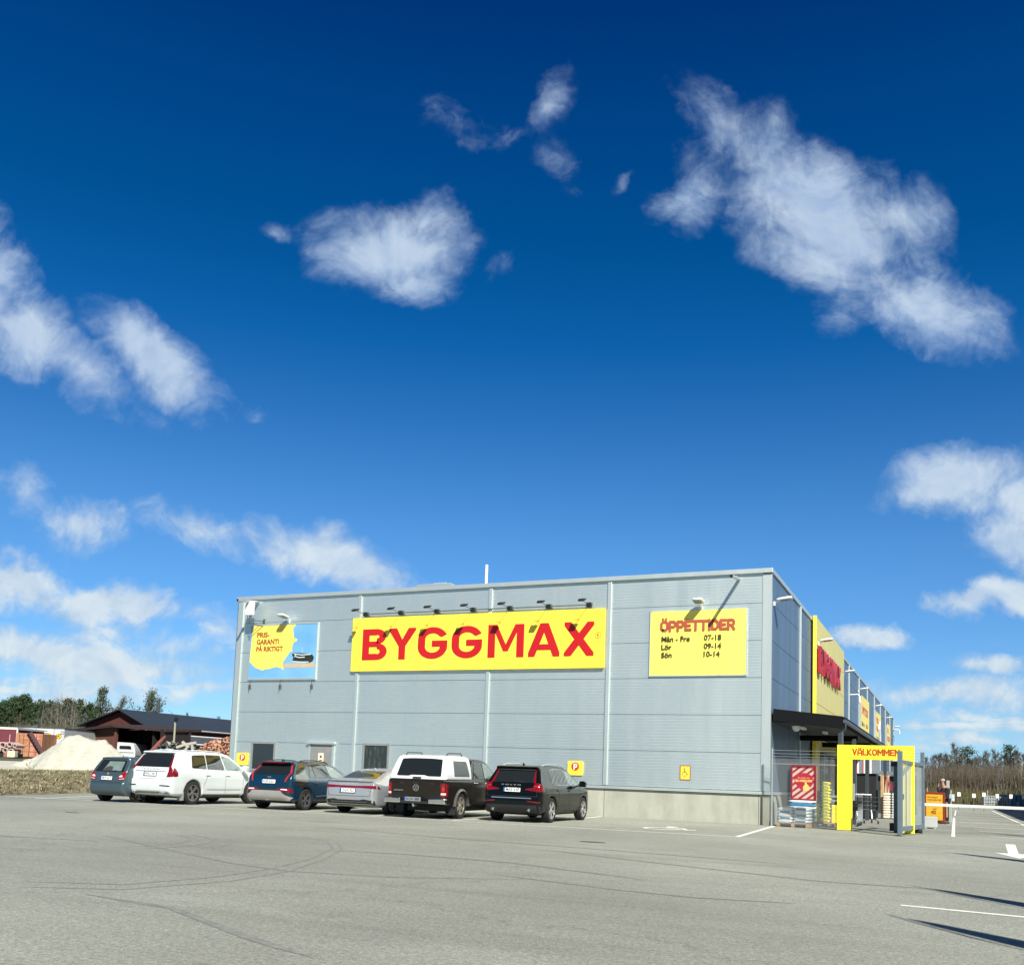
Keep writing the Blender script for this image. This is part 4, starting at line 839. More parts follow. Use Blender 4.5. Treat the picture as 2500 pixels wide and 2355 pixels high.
# ------------------------------------------------------------------ vehicles
def psdf(poly, X, Y):
    P_ = np.array(poly, float); Q = np.roll(P_, -1, 0); d = np.full(X.shape, 1e9); ins = np.zeros(X.shape, bool)
    for (ax, ay), (bx, by) in zip(P_, Q):
        ex, ey = bx-ax, by-ay; wx, wy = X-ax, Y-ay; t_ = np.clip((wx*ex+wy*ey)/(ex*ex+ey*ey), 0, 1)
        d = np.minimum(d, (wx-ex*t_)**2+(wy-ey*t_)**2)
        c = ((ay > Y) != (by > Y))
        with np.errstate(divide='ignore', invalid='ignore'): c &= X < (bx-ax)*(Y-ay)/(by-ay if by != ay else 1e-12)+ax
        ins ^= c
    return np.where(ins, -1, 1)*np.sqrt(d)
def smax(a, b, k): h = np.clip(.5+.5*(a-b)/k, 0, 1); return b+(a-b)*h+k*h*(1-h)
def nets(F, o, h):
    nx, ny, nz = F.shape; S = F < 0
    acc = np.zeros((nx-1, ny-1, nz-1, 3)); cnt = np.zeros((nx-1, ny-1, nz-1))
    corn = [(i, j, k) for i in (0, 1) for j in (0, 1) for k in (0, 1)]
    sl = lambda A, c: A[c[0]:nx-1+c[0], c[1]:ny-1+c[1], c[2]:nz-1+c[2]]
    for a in corn:
        for b in corn:
            if sum(abs(p-q) for p, q in zip(a, b)) == 1 and a < b:
                fa, fb = sl(F, a), sl(F, b); m_ = (fa < 0) != (fb < 0); t_ = np.where(m_, fa/np.where(m_, fa-fb, 1), 0)
                for ax in range(3): acc[..., ax] += np.where(m_, a[ax]+(b[ax]-a[ax])*t_, 0)
                cnt += m_
    act = cnt > 0; idx = np.full(act.shape, -1); ii = np.argwhere(act); idx[act] = np.arange(len(ii))
    V = np.array(o)+h*(ii+acc[act]/cnt[act][:, None]); Fc = []
    def faces(ax):
        A = [slice(0, nx), slice(0, ny), slice(0, nz)]; lo = list(A); hi = list(A); n_ = F.shape[ax]
        lo[ax] = slice(0, n_-1); hi[ax] = slice(1, n_); a = S[tuple(lo)]; b = S[tuple(hi)]; e = np.argwhere(a != b); u, v = [q for q in range(3) if q != ax]
        dims = (nx-1, ny-1, nz-1); ok = (e[:, u] > 0) & (e[:, v] > 0) & (e[:, u] < dims[u]) & (e[:, v] < dims[v]); e = e[ok]
        fl = a[tuple(e.T)]
        def g(du, dv): q = e.copy(); q[:, u] -= du; q[:, v] -= dv; return idx[tuple(q.T)]
        qd = np.stack([g(1, 1), g(0, 1), g(0, 0), g(1, 0)], 1); flip = fl if ax != 1 else ~fl
        qd[~flip] = qd[~flip][:, ::-1]; Fc.append(qd)
    for ax in range(3): faces(ax)
    return V, np.concatenate(Fc)
def body_mesh(name, side, sect, plan, arches=(), k=.05, h=.03, wheelw=.30, W_=.95):
    sx = np.array(side); L0, L1, Z0, Z1 = sx[:, 0].min(), sx[:, 0].max(), sx[:, 1].min(), sx[:, 1].max(); wm = max(p[0] for p in sect)
    xs = np.arange(-wm-.06, wm+.07, h); ys = np.arange(L0-.07, L1+.08, h); zs = np.arange(Z0-.07, Z1+.08, h)
    sec = [(x, z) for x, z in sect]+[(-x, z) for x, z in sect[::-1]]; pla = [(x, f) for x, f in plan]+[(-x, f) for x, f in plan[::-1]]
    Yg, Zg = np.meshgrid(ys, zs, indexing='ij'); ds = psdf(side, Yg, Zg)
    Xg, Zg2 = np.meshgrid(xs, zs, indexing='ij'); dr_ = psdf(sec, Xg, Zg2)
    Xg3, Yg3 = np.meshgrid(xs, ys, indexing='ij'); dp = psdf(pla, Xg3, Yg3)
    Fm = smax(smax(np.broadcast_to(ds[None], (len(xs), len(ys), len(zs))), np.broadcast_to(dr_[:, None, :], (len(xs), len(ys), len(zs))), k), dp[:, :, None], k*1.6)
    for (f, z, r) in arches:
        dc = np.sqrt((Yg-f)**2+(Zg-z)**2)-r; dw = (W_-wheelw)-np.abs(xs)
        Fm = np.maximum(Fm, -np.maximum(np.broadcast_to(dc[None], Fm.shape), dw[:, None, None]))
    V, Fc = nets(Fm, (xs[0], ys[0], zs[0]), h)
    me = bpy.data.meshes.new(name); me.from_pydata(V.tolist(), [], Fc.tolist()); me.update()
    return me
class Skin:                                  # lays glass, lamps and trim on a body surface
    def __init__(s, me): s.b = BVHTree.FromPolygons([v.co for v in me.vertices], [tuple(p.vertices) for p in me.polygons])
    def lay(s, poly, view, eps=.006, g=.07, mb=None):
        mb = mb or MB(); bm = bmesh.new(); bm.faces.new([bm.verts.new((u, v, 0)) for u, v in poly])
        us = [p[0] for p in poly]; vs = [p[1] for p in poly]
        for ax, lo, hi in ((0, min(us), max(us)), (1, min(vs), max(vs))):
            c = math.floor(lo/g)*g+g
            while c < hi:
                co = (c, 0, 0) if ax == 0 else (0, c, 0); no = (1, 0, 0) if ax == 0 else (0, 1, 0)
                bmesh.ops.bisect_plane(bm, geom=bm.verts[:]+bm.edges[:]+bm.faces[:], plane_co=co, plane_no=no); c += g
        bm.verts.index_update(); out = []
        for v in bm.verts:
            u, w = v.co.x, v.co.y
            if view == 'R': o, d = Vector((3, u, w)), Vector((-1, 0, 0))
            elif view == 'L': o, d = Vector((-3, u, w)), Vector((1, 0, 0))
            elif view == 'B': o, d = Vector((u, -3, w)), Vector((0, 1, 0))
            elif view == 'F': o, d = Vector((u, 9, w)), Vector((0, -1, 0))
            else: o, d = Vector((u, w, 5)), Vector((0, 0, -1))
            loc, nn, i, _ = s.b.ray_cast(o, d)
            if loc is None: loc, nn, i, _ = s.b.find_nearest(Vector((u*.98, 1, w) if view == 'B' else (0, u, w)) if view != 'T' else o)
            nn = nn if nn.dot(d) < 0 else -nn
            out.append(loc+(nn*.6-d*.4).normalized()*eps)
        mb.add(out, [tuple(v.index for v in f.verts) for f in bm.faces]); bm.free(); return mb
    def line(s, pts, view, w=.012, eps=.003, mb=None):
        mb = mb or MB()
        for q in stroke(pts, w): s.lay(q, view, eps, .08, mb)
        return mb
RUB = P('tyre', (.013, .013, .013), .85, 0, .2, 20, .3, 60); ALU = P('alloy', (.55, .56, .56), .3, .8, .05); ALD = P('alloy_dark', (.08, .08, .085), .35, .6)
PLAST = P('dark_plastic', (.014, .015, .016), .6, 0, .1, 10); CHR = P('chrome', (.75, .77, .78), .12, 1, 0)
RED = P('tail_red', (.17, .004, .007), .12, 0, .15, 15, spec=.8); REDL = P('tail_bright', (.42, .02, .015), .2, 0, .05); WLENS = P('lens_white', (.75, .72, .70), .15)
CGL = P('car_glass', (.012, .015, .015), .03, 0, 0, 1, spec=.5); CGL2 = P('car_glass_pale', (.14, .19, .17), .05, 0, .25, 3, spec=.5); PLW = P('plate_white', (.80, .80, .76), .4, 0, .03); PLB = P('plate_blue', (.02, .08, .4), .4); PLK = P('plate_ink', (.03, .03, .04), .5)
def wheel(car, x, f, r, w, style, mat):
    sg = 1 if x > 0 else -1; T = Matrix.Translation((x, f, r)) @ Matrix.Rotation(R(90)*sg, 4, 'Y'); rr_ = r*.70
    m = MB(); m.lathe([(rr_, -w*.45), (r*.9, -w*.5), (r*.985, -w*.42), (r, -w*.25), (r, w*.25), (r*.985, w*.42), (r*.9, w*.5), (rr_, w*.45), (rr_*.97, w*.38), (rr_*.97, -w*.4), (.02, -w*.42)], T, 36)
    wo = part('wheel', m, RUB, car, smooth=1)
    m = MB(); m.lathe([(rr_*.99, w*.40), (rr_*.99, w*.45), (rr_*.90, w*.43), (rr_*.9, w*.3)], T, 36); m.lathe([(.0, w*.40), (r*.13, w*.40), (r*.15, w*.3)], T, 12)
    ns, dbl, wd = style
    for k in range(ns):
        for dd in ((-.17, .17) if dbl else (0,)):
            a = 2*math.pi*k/ns; a2 = a+dd; p0 = Vector((math.cos(a), math.sin(a), 0))*r*.10; p1 = Vector((math.cos(a2), math.sin(a2), 0))*rr_*.93
            d = (p1-p0).normalized(); n_ = Vector((-d.y, d.x, 0))
            m.add([T @ (p+Vector((0, 0, z))) for p, z in ((p0-n_*wd*1.1, w*.36), (p0+n_*wd*1.1, w*.36), (p1+n_*wd, w*.42), (p1-n_*wd, w*.42), (p0-n_*wd*1.1, w*.28), (p0+n_*wd*1.1, w*.28), (p1+n_*wd, w*.34), (p1-n_*wd, w*.34))], [(0, 1, 2, 3), (4, 7, 6, 5), (0, 4, 5, 1), (1, 5, 6, 2), (2, 6, 7, 3), (3, 7, 4, 0)])
    part('rim', m, mat, wo, smooth=1)
    m = MB(); m.lathe([(0, w*.18), (rr_*.93, w*.18)], T, 24); part('brake_disc', m, P('brake_dark', (.015, .015, .015), .6), wo)
def plate(sk, car, x, z, s, yoff=None, tilt=8, blue=True, w=.52, h=.115, mat=None):
    loc, _, _, _ = sk.b.ray_cast(Vector((x, -3, z)), Vector((0, 1, 0)))
    T = Matrix.Translation((x, (loc.y if yoff is None else yoff)-.02, z)) @ Matrix.Rotation(R(-tilt), 4, 'X')
    m = MB(); m.box(-w/2-.012, w/2+.012, -.001, .012, -h/2-.01, h/2+.01, T); p = part('plate_holder', m, PLAST, car)
    m = MB(); m.box(-w/2, w/2, -.008, -.001, -h/2, h/2, T); pp = part('number_plate', m, mat or PLW, car)
    if blue: m = MB(); m.box(-w/2, -w/2+.045, -.0095, -.008, -h/2, h/2, T); part('blue_band', m, PLB, pp)
    m = MB(); text(m, s, T @ XZ(.02, -.0085, -h*.33), width=w*.8, height=h*.68, depth=.002, align='CENTER', bold=.02); part('characters', m, PLK, pp)
def railing(sk, car, x, f0, f1, mat, hgt=.05):
    pts = []
    for i in range(9):
        f = f0+(f1-f0)*i/8; loc, _, _, _ = sk.b.ray_cast(Vector((x, f, 4)), Vector((0, 0, -1))); e = min(1, min(i, 8-i)/1.3); pts.append((x, f, loc.z-.01+(hgt+.01)*e))
    m = MB(); m.tube(pts, .017, 6); part('roof_rail', m, mat, car, smooth=1)
def mirror(sk, car, x, f, z, mat, flip=1):
    m = MB(); m.tube([(x*.94, f, z-.03), (x+.08*flip, f, z)], .025, 6); m.add([], [])
    T = Matrix.Translation((x+.16*flip, f, z+.04))
    prof = [(-.10, -.08), (.09, -.09), (.11, .05), (.04, .10), (-.09, .09), (-.12, .0)]
    m.prism([(a*flip, b) for a, b in prof], .13, T @ Matrix(((1, 0, 0, 0), (0, 0, 1, -.02), (0, 1, 0, 0), (0, 0, 0, 1)))); part('wing_mirror', m, mat, car, bevel=.03, smooth=1)
def fin(sk, car, f, mat):
    loc, _, _, _ = sk.b.ray_cast(Vector((0, f, 4)), Vector((0, 0, -1)))
    m = MB(); m.prism([(-.09, -.01), (.1, -.01), (-.05, .065), (-.09, .06)], .035, Matrix(((0, 0, 1, -.0175), (1, 0, 0, f), (0, 1, 0, loc.z), (0, 0, 0, 1)))); part('roof_antenna', m, mat, car, bevel=.008)
def handles(sk, car, pts, mat):
    for (f, z) in pts:
        for v, s in (('R', 1), ('L', -1)):
            loc, _, _, _ = sk.b.ray_cast(Vector((3*s, f, z)), Vector((-s, 0, 0))); m = MB(); m.box(loc.x-.01, loc.x+.03, f-.1, f+.1, z-.018, z+.018) if s > 0 else m.box(loc.x-.03, loc.x+.01, f-.1, f+.1, z-.018, z+.018); part('door_handle', m, mat, car, bevel=.012)
def both(sk, car, name, poly, mat, eps=.006, g=.07, smooth='all'):
    for v in ('R', 'L'): part(name, sk.lay(poly, v, eps, g), mat, car, smooth=smooth)
def gaps(sk, car, rl, bl=()):
    m = MB()
    for pts in rl:
        for v in ('R', 'L'): sk.line(pts, v, .011, .003, m)
    for pts in bl: sk.line(pts, 'B', .011, .003, m)
    part('panel_gap', m, P('gap_black', (.008, .008, .008), .7, 0, 0), car)
def paint(name, col, metal=.3, rough=.3, coat=.45): return P(name, col, rough, metal, .03, 2, coat=coat, spec=.5 if coat else .32)
KS = .955
def car(name, label, cat, x, y, deg):
    t = thing(name, label, cat, (x, y, 0), R(deg), 'cars parked nose-in along the front wall'); t.scale = (KS, KS, KS); return t
def std(c, side, sect, plan, pm, wb, ro, r, Wd, style, rm, arch=1.14, tw=.235, under=True):
    me = body_mesh('body', side, sect, plan, [(ro, r, r*arch), (ro+wb, r, r*arch)], W_=Wd/2, wheelw=.29)
    sk = Skin(me); part('body', me, pm, c, smooth='all', recalc=True)
    for f in (ro, ro+wb):
        for s in (1, -1): wheel(c, s*(Wd/2-.02-tw/2), f, r, tw, style, rm)
    if under: m = MB(); m.box(-Wd/2+.32, Wd/2-.32, ro-.35, ro+wb+.3, .2, .36); m.box(-.7, .7, ro-.05, ro+.05, r-.06, r+.06); part('underbody', m, PLAST, c)
    return sk
mm = lambda a: [(-x, z) for x, z in a[::-1]]
# --- black SUV -------------------------------------------------------------
BK = paint('paint_black_green', (.003, .005, .0048), 0, .12, 0)
c = car('black_suv', 'dark green black SUV parked at the right end of the row', 'car', -5.72, -7.25, 1.5)
side = [(.16, .27), (.03, .42), (.0, .60), (.03, .74), (.07, .80), (.10, 1.0), (.17, 1.12), (.47, 1.52), (.36, 1.585), (.42, 1.61), (.75, 1.645), (1.5, 1.665), (2.2, 1.655), (2.75, 1.58), (3.55, 1.13), (3.75, 1.06), (4.35, .96), (4.6, .82), (4.69, .62), (4.66, .33), (4.5, .22), (.4, .22)]
sect = [(.78, .22), (.90, .32), (.94, .55), (.95, .82), (.92, .98), (.87, 1.08), (.80, 1.25), (.70, 1.52), (.62, 1.68), (.3, 1.72)]
plan = [(.62, 0), (.82, .05), (.90, .22), (.945, .6), (.95, 1.2), (.95, 3.6), (.93, 4.1), (.84, 4.5), (.6, 4.69)]
sk = std(c, side, sect, plan, BK, 2.865, .95, .36, 1.9, (5, True, .022), ALU)
part('rear_window', sk.lay(rr([(-.66, 1.14), (.66, 1.14), (.56, 1.47), (-.56, 1.47)], .06), 'B'), CGL, c, smooth='all')
both(sk, c, 'window_trim', rr([(1.02, 1.17), (1.35, 1.08), (3.25, 1.08), (3.42, 1.12), (2.72, 1.50), (2.2, 1.575), (1.5, 1.575), (1.08, 1.50)], .08), P('trim_chrome', (.2, .21, .21), .3, .6), .004)
both(sk, c, 'side_window', rr([(1.05, 1.19), (1.38, 1.105), (1.62, 1.105), (1.55, 1.55), (1.12, 1.49)], .06), CGL, .009)
both(sk, c, 'side_window', rr([(1.67, 1.105), (2.42, 1.105), (2.34, 1.555), (1.6, 1.555)], .04), CGL, .009)
both(sk, c, 'side_window', rr([(2.5, 1.105), (3.2, 1.105), (3.34, 1.13), (2.68, 1.485), (2.42, 1.54)], .04), CGL2, .009)
part('windscreen', sk.lay(rr([(-.66, 1.14), (.66, 1.14), (.58, 1.55), (-.58, 1.55)], .06), 'F'), CGL, c, smooth='all')
for s in (1, -1):
    q = [(.62*s, 1.14), (.70*s, 1.12), (.60*s, 1.50), (.565*s, 1.50)]; part('tail_light', sk.lay(q if s > 0 else q[::-1], 'B', .012), RED, c, smooth='all')
    q = rr([(.40*s, .93), (.88*s, .88), (.885*s, 1.02), (.82*s, 1.12), (.66*s, 1.13), (.66*s, 1.0), (.42*s, .965)], .02); part('tail_light', sk.lay(q, 'B', .012, .05), RED, c, smooth='all')
    q = [(.66*s, 1.02), (.82*s, 1.02), (.80*s, 1.05), (.66*s, 1.05)]; part('lamp_lens', sk.lay(q, 'B', .016, .05), REDL, c)
    q = [(.50*s, .60), (.86*s, .57), (.86*s, .60), (.50*s, .63)]; part('reflector', sk.lay(q, 'B', .01, .05), RED, c)
both(sk, c, 'tail_light', rr([(.16, .90), (.36, .90), (.30, 1.0), (.22, 1.1), (.17, 1.1)], .02), RED, .012, .04)
part('bumper_strip', sk.lay([(-.62, .685), (.62, .685), (.62, .71), (-.62, .71)], 'B', .012), ALU, c)
part('lower_bumper', sk.lay(rr([(-.88, .30), (.88, .30), (.86, .50), (-.86, .50)], .04), 'B', .006), PLAST, c, smooth='all')
m = MB(); sk.lay([(-.58, 1.49), (.58, 1.49), (.56, 1.53), (-.56, 1.53)], 'B', .02, mb=m); part('spoiler_lip', m, PLAST, c)
m = MB(); text(m, 'V O L V O', XZ(0, -.0, 1.055), width=.62, height=.035, depth=.006, align='CENTER', bold=.04); part('name_letters', m, ALU, c)
c.children[-1].location = (0, .105, 0)
plate(sk, c, 0, .93, 'MAS 63E')
for x in (-.56, .56): m = MB(); m.tube([(x, .0, .36), (x, .18, .36)], .05, 14, False); m.tube([(x, .03, .36), (x, .04, .36)], .042, 14); part('exhaust', m, CHR, c, smooth=1)
m = MB(); m.tube([(.02, .2, 1.18), (.38, .19, 1.15)], .014, 6); part('rear_wiper', m, PLAST, c)
for s in (1, -1): railing(sk, c, .62*s, .75, 2.7, ALU)
fin(sk, c, .95, BK); mirror(sk, c, .93, 3.15, 1.1, BK); mirror(sk, c, -.93, 3.15, 1.1, BK, -1)
handles(sk, c, ((1.45, .93), (2.42, .93)), BK)
gaps(sk, c, ([(1.5, 1.08), (1.55, .8), (1.42, .5), (1.6, .35)], [(2.46, 1.08), (2.5, .32)], [(3.45, 1.08), (3.4, .34)]), ([(-.72, 1.1), (-.78, .75), (.78, .75), (.72, 1.1)],))
both(sk, c, 'sill_trim', [(1.45, .25), (3.3, .25), (3.3, .34), (1.45, .34)], PLAST, .006)
# --- pickup --------------------------------------------------------------------
BR = paint('paint_brown', (.015, .0125, .010), 0, .16, 0)
c = car('brown_pickup', 'dark brown pickup truck with white topper between the silver and black cars', 'pickup', -8.2, -8.25, 3.2)
side = [(.22, .42), (.16, .55), (.14, .80), (.13, 1.10), (.16, 1.13), (2.0, 1.16), (2.1, 1.5), (2.35, 1.74), (2.7, 1.80), (3.2, 1.79), (3.45, 1.73), (4.15, 1.22), (4.35, 1.14), (4.95, 1.05), (5.18, .9), (5.25, .6), (5.2, .42), (5.0, .36), (.5, .36)]
sect = [(.86, .36), (.93, .42), (.965, .6), (.97, .9), (.95, 1.1), (.92, 1.16), (.86, 1.4), (.77, 1.7), (.68, 1.8), (.3, 1.84)]
plan = [(.84, .1), (.92, .15), (.96, .4), (.97, 1.0), (.97, 4.3), (.93, 4.9), (.8, 5.2), (.6, 5.25)]
sk = std(c, side, sect, plan, BR, 3.095, 1.26, .385, 1.94, (6, False, .045), P('alloy_warm', (.5, .47, .38), .35, .7), 1.3, .25)
ct = body_mesh('topper', [(.14, 1.12), (.20, 1.15), (.52, 1.80), (.62, 1.83), (1.3, 1.87), (1.95, 1.86), (2.06, 1.80), (2.0, 1.12)], [(.93, 1.12), (.955, 1.18), (.86, 1.6), (.80, 1.78), (.70, 1.86), (.3, 1.89)], [(.88, .1), (.93, .18), (.955, .5), (.96, 1.0), (.96, 2.08)], k=.035)
sk2 = Skin(ct); tp = part('topper', ct, paint('paint_white', (.62, .65, .63), 0, .3), c, smooth='all')
part('rear_window', sk2.lay(rr([(-.70, 1.22), (-.3, 1.22), (-.22, 1.25), (.22, 1.25), (.3, 1.22), (.74, 1.22), (.66, 1.72), (.3, 1.74), (-.3, 1.74), (-.64, 1.72)], .04), 'B', .008), CGL, tp, smooth='all')
for v in ('R', 'L'): part('side_window', sk2.lay(rr([(.72, 1.24), (1.84, 1.24), (1.74, 1.69), (.80, 1.69)], .06), v, .008), CGL, tp, smooth='all')
m = MB(); m.box(-.13, .13, .14, .2, 1.17, 1.2); part('topper_handle', m, PLAST, tp)
for s in (1, -1):
    pts = [(.66*s, .7, 1.83), (.66*s, .8, 1.905), (.66*s, 1.7, 1.93), (.66*s, 1.82, 1.86)]; m = MB(); m.tube(pts, .016, 6); part('roof_rail', m, PLAST, tp)
both(sk, c, 'side_window', rr([(2.18, 1.2), (2.98, 1.2), (2.98, 1.69), (2.42, 1.67)], .05), CGL, .008)
both(sk, c, 'side_window', rr([(3.06, 1.2), (3.95, 1.2), (3.98, 1.24), (3.42, 1.65), (3.06, 1.69)], .05), CGL2, .008)
part('windscreen', sk.lay(rr([(-.72, 1.24), (.72, 1.24), (.64, 1.69), (-.64, 1.69)], .06), 'F'), CGL, c, smooth='all')
for s in (1, -1):
    q = rr([(.79*s, .64), (.935*s, .64), (.935*s, 1.02), (.79*s, 1.02)], .03); part('tail_light', sk.lay(q, 'B', .015, .05), RED, c)
    q = [(.80*s, .70), (.92*s, .70), (.92*s, .75), (.80*s, .75)]; part('lamp_lens', sk.lay(q, 'B', .019, .05), WLENS, c)
    q = rr([(.83*s, .80), (.90*s, .80), (.90*s, .92), (.83*s, .92)], .02); part('lamp_glow', sk.lay(q, 'B', .019, .05), REDL, c)
    m = MB(); m.prism([(.45, .44), (.98, .44), (.985, .56), (.96, .60), (.78, .60), (.45, .58)] if s > 0 else [(-x, z) for x, z in [(.45, .44), (.98, .44), (.985, .56), (.96, .60), (.78, .60), (.45, .58)]][::-1], .18, XZ(0, .2, 0)); part('chrome_bumper', m, CHR, c, bevel=.025, smooth=1)
both(sk, c, 'tail_light', [(.1, .64), (.24, .64), (.22, 1.02), (.1, 1.02)], RED, .012)
m = MB(); m.box(-.47, .47, .03, .2, .43, .5); part('step_bumper', m, PLAST, c)
plate(sk, c, -.05, .555, 'RON 888', yoff=.05, tilt=0, mat=P('plate_grey', (.5, .5, .46), .4))
m = MB()
for q in ringpoly(circ(0, .88, .1, 24)+circ(0, .88, .1, 1), circ(0, .88, .083, 24)+circ(0, .88, .083, 1)): m.prism(q, .01, XZ(0, .13, 0))
for pts in ([(-.045, .95), (-.0, .89), (.045, .95)], [(-.07, .92), (-.035, .81), (0, .87), (.035, .81), (.07, .92)]):
    for i, q in enumerate(stroke(pts, .016)): m.prism(q, .009+.0004*i, XZ(0, .13, 0))
part('round_badge', m, CHR, c)
m = MB(); text(m, 'AMAROK', XZ(-.72, .125, .78), width=.32, height=.035, depth=.006, bold=.03); part('name_letters', m, ALU, c)
m = MB(); m.box(-.12, .08, .118, .13, 1.0, 1.035); part('tailgate_handle', m, PLAST, c)
m = MB(); m.tube([(0, .25, .38), (0, .0, .36), (0, -.03, .42)], .025, 8); part('tow_hook', m, ALU, c)
for f in (1.26, 4.355):
    for s in (1, -1):
        m = MB(); O = arcp(0, .385, .56, .50, -2, 182, 16); I = arcp(0, .385, .485, .44, -2, 182, 16)
        for i in range(16):
            xo = .955*s; w_ = .045*s
            m.add([(xo, f+O[i][0], O[i][1]), (xo, f+O[i+1][0], O[i+1][1]), (xo+w_, f+I[i+1][0], I[i+1][1]), (xo+w_, f+I[i][0], I[i][1]), (xo-.06*s, f+I[i+1][0], I[i+1][1]), (xo-.06*s, f+I[i][0], I[i][1])], [(0, 1, 2, 3), (3, 2, 4, 5)])
        part('wheel_arch_flare', m, P('flare_grey', (.10, .10, .09), .45, .2), c, smooth=1, recalc=False)
for s in (1, -1): m = MB(); m.box(s*.84-.12, s*.84+.12, .80, .82, .12, .42); part('mud_flap', m, PLAST, c)
mirror(sk, c, .95, 3.85, 1.22, PLAST); mirror(sk, c, -.95, 3.85, 1.22, PLAST, -1)
handles(sk, c, ((2.35, 1.05), (3.25, 1.05)), CHR)
gaps(sk, c, ([(2.08, 1.2), (2.05, .75), (2.0, .4)], [(3.02, 1.2), (3.0, .4)], [(4.0, 1.2), (3.9, .4)]), ([(-.77, 1.09), (-.77, .62), (.77, .62), (.77, 1.09)],))
both(sk, c, 'side_step', [(2.0, .40), (3.7, .40), (3.7, .47), (2.0, .47)], PLAST, .03)
# --- silver liftback ----------------------------------------------------------------
SV = paint('paint_silver', (.40, .43, .45), .5, .36)
c = car('silver_liftback', 'low silver liftback car left of the brown pickup', 'car', -10.6, -7.86, 1.4)
side = [(.18, .24), (.05, .36), (.0, .58), (.03, .80), (.08, .93), (.03, .985), (.12, 1.01), (.6, 1.09), (1.1, 1.26), (1.7, 1.385), (2.3, 1.42), (2.8, 1.385), (3.2, 1.28), (3.8, .98), (4.1, .92), (4.7, .78), (4.93, .62), (4.97, .42), (4.9, .22), (.4, .19)]
sect = [(.80, .19), (.90, .28), (.95, .5), (.955, .72), (.92, .86), (.86, .95), (.75, 1.12), (.62, 1.33), (.5, 1.42), (.25, 1.45)]
plan = [(.60, 0), (.80, .04), (.90, .2), (.95, .6), (.955, 1.2), (.955, 3.9), (.93, 4.4), (.82, 4.8), (.55, 4.97)]
sk = std(c, side, sect, plan, SV, 2.926, 1.12, .35, 1.91, (10, False, .014), ALU, 1.1)
part('rear_window', sk.lay(rr([(-.60, .55), (.60, .55), (.52, 1.35), (-.52, 1.35)], .08), 'T', .006), CGL, c, smooth='all')
both(sk, c, 'side_window', rr([(1.05, 1.0), (1.3, .98), (2.2, .98), (2.2, 1.31), (1.75, 1.28)], .05), CGL, .007)
both(sk, c, 'side_window', rr([(2.28, .98), (3.45, .97), (3.0, 1.24), (2.28, 1.32)], .05), CGL2, .007)
part('light_bar', sk.lay(rr([(-.88, .78), (-.4, .80), (.4, .80), (.88, .78), (.86, .875), (.3, .855), (-.3, .855), (-.86, .875)], .012), 'B', .01, .05), RED, c, smooth='all')
both(sk, c, 'light_bar', [(.2, .78), (.36, .77), (.28, .84), (.2, .86)], RED, .01, .04)
part('lower_bumper', sk.lay(rr([(-.88, .26), (.88, .26), (.86, .42), (.5, .46), (.4, .43), (-.4, .43), (-.5, .46), (-.86, .42)], .03), 'B', .006), PLAST, c, smooth='all')
part('bumper_strip', sk.lay([(-.82, .30), (.82, .30), (.80, .315), (-.80, .315)], 'B', .012), CHR, c)
part('spoiler_lip', sk.lay([(-.8, .975), (.8, .975), (.8, .99), (-.8, .99)], 'B', .01), PLAST, c)
plate(sk, c, -.04, .71, 'ZGX 923')
m = MB(); text(m, '50', XZ(.6, .04, .70), width=.1, height=.025, depth=.004); part('model_badge', m, PLAST, c)
fin(sk, c, 1.55, SV); mirror(sk, c, .93, 3.3, 1.0, SV); mirror(sk, c, -.93, 3.3, 1.0, SV, -1)
handles(sk, c, ((1.75, .84), (2.8, .84)), SV)
gaps(sk, c, ([(1.5, .98), (1.6, .3)], [(2.25, .98), (2.3, .28)], [(3.5, .97), (3.45, .28)]), ([(-.8, .95), (-.72, .55), (.72, .55), (.8, .95)],))
# --- blue crossover ------------------------------------------------------------------
BL = paint('paint_blue', (.004, .030, .060), .2, .28)
c = car('blue_crossover', 'dark blue crossover with black roof next to the white SUV', 'car', -13.36, -8.06, 1.5)
side = [(.14, .28), (.02, .42), (.0, .56), (.04, .72), (.10, .98), (.16, 1.08), (.50, 1.44), (.32, 1.47), (.38, 1.50), (.7, 1.53), (1.5, 1.545), (2.2, 1.53), (2.7, 1.44), (3.4, 1.06), (3.6, .99), (4.15, .90), (4.36, .76), (4.42, .55), (4.38, .3), (4.2, .22), (.4, .22)]
sect = [(.76, .22), (.87, .32), (.905, .52), (.91, .78), (.89, .92), (.84, 1.02), (.76, 1.2), (.66, 1.42), (.58, 1.54), (.3, 1.575)]
plan = [(.58, 0), (.78, .05), (.87, .22), (.905, .6), (.91, 1.2), (.91, 3.4), (.89, 3.9), (.8, 4.25), (.55, 4.42)]
sk = std(c, side, sect, plan, BL, 2.72, .87, .335, 1.825, (5, True, .018), P('alloy_mix', (.2, .2, .21), .35, .7), 1.15)
part('roof_panel', sk.lay(rr([(-.56, .4), (.56, .4), (.56, 2.4), (.5, 2.7), (-.5, 2.7), (-.56, 2.4)], .08), 'T', .004), P('roof_black', (.03, .033, .033), .25, .2), c, smooth='all')
part('rear_window', sk.lay(rr([(-.64, 1.10), (.64, 1.10), (.52, 1.40), (-.52, 1.40)], .05), 'B', .006), CGL, c, smooth='all')
m = MB(); sk.lay([(-.58, 1.41), (.58, 1.41), (.55, 1.455), (-.55, 1.455)], 'B', .015, mb=m); part('spoiler_lip', m, PLAST, c)
part('brake_light_strip', sk.lay([(-.48, 1.462), (.38, 1.462), (.38, 1.478), (-.48, 1.478)], 'B', .02), RED, c)
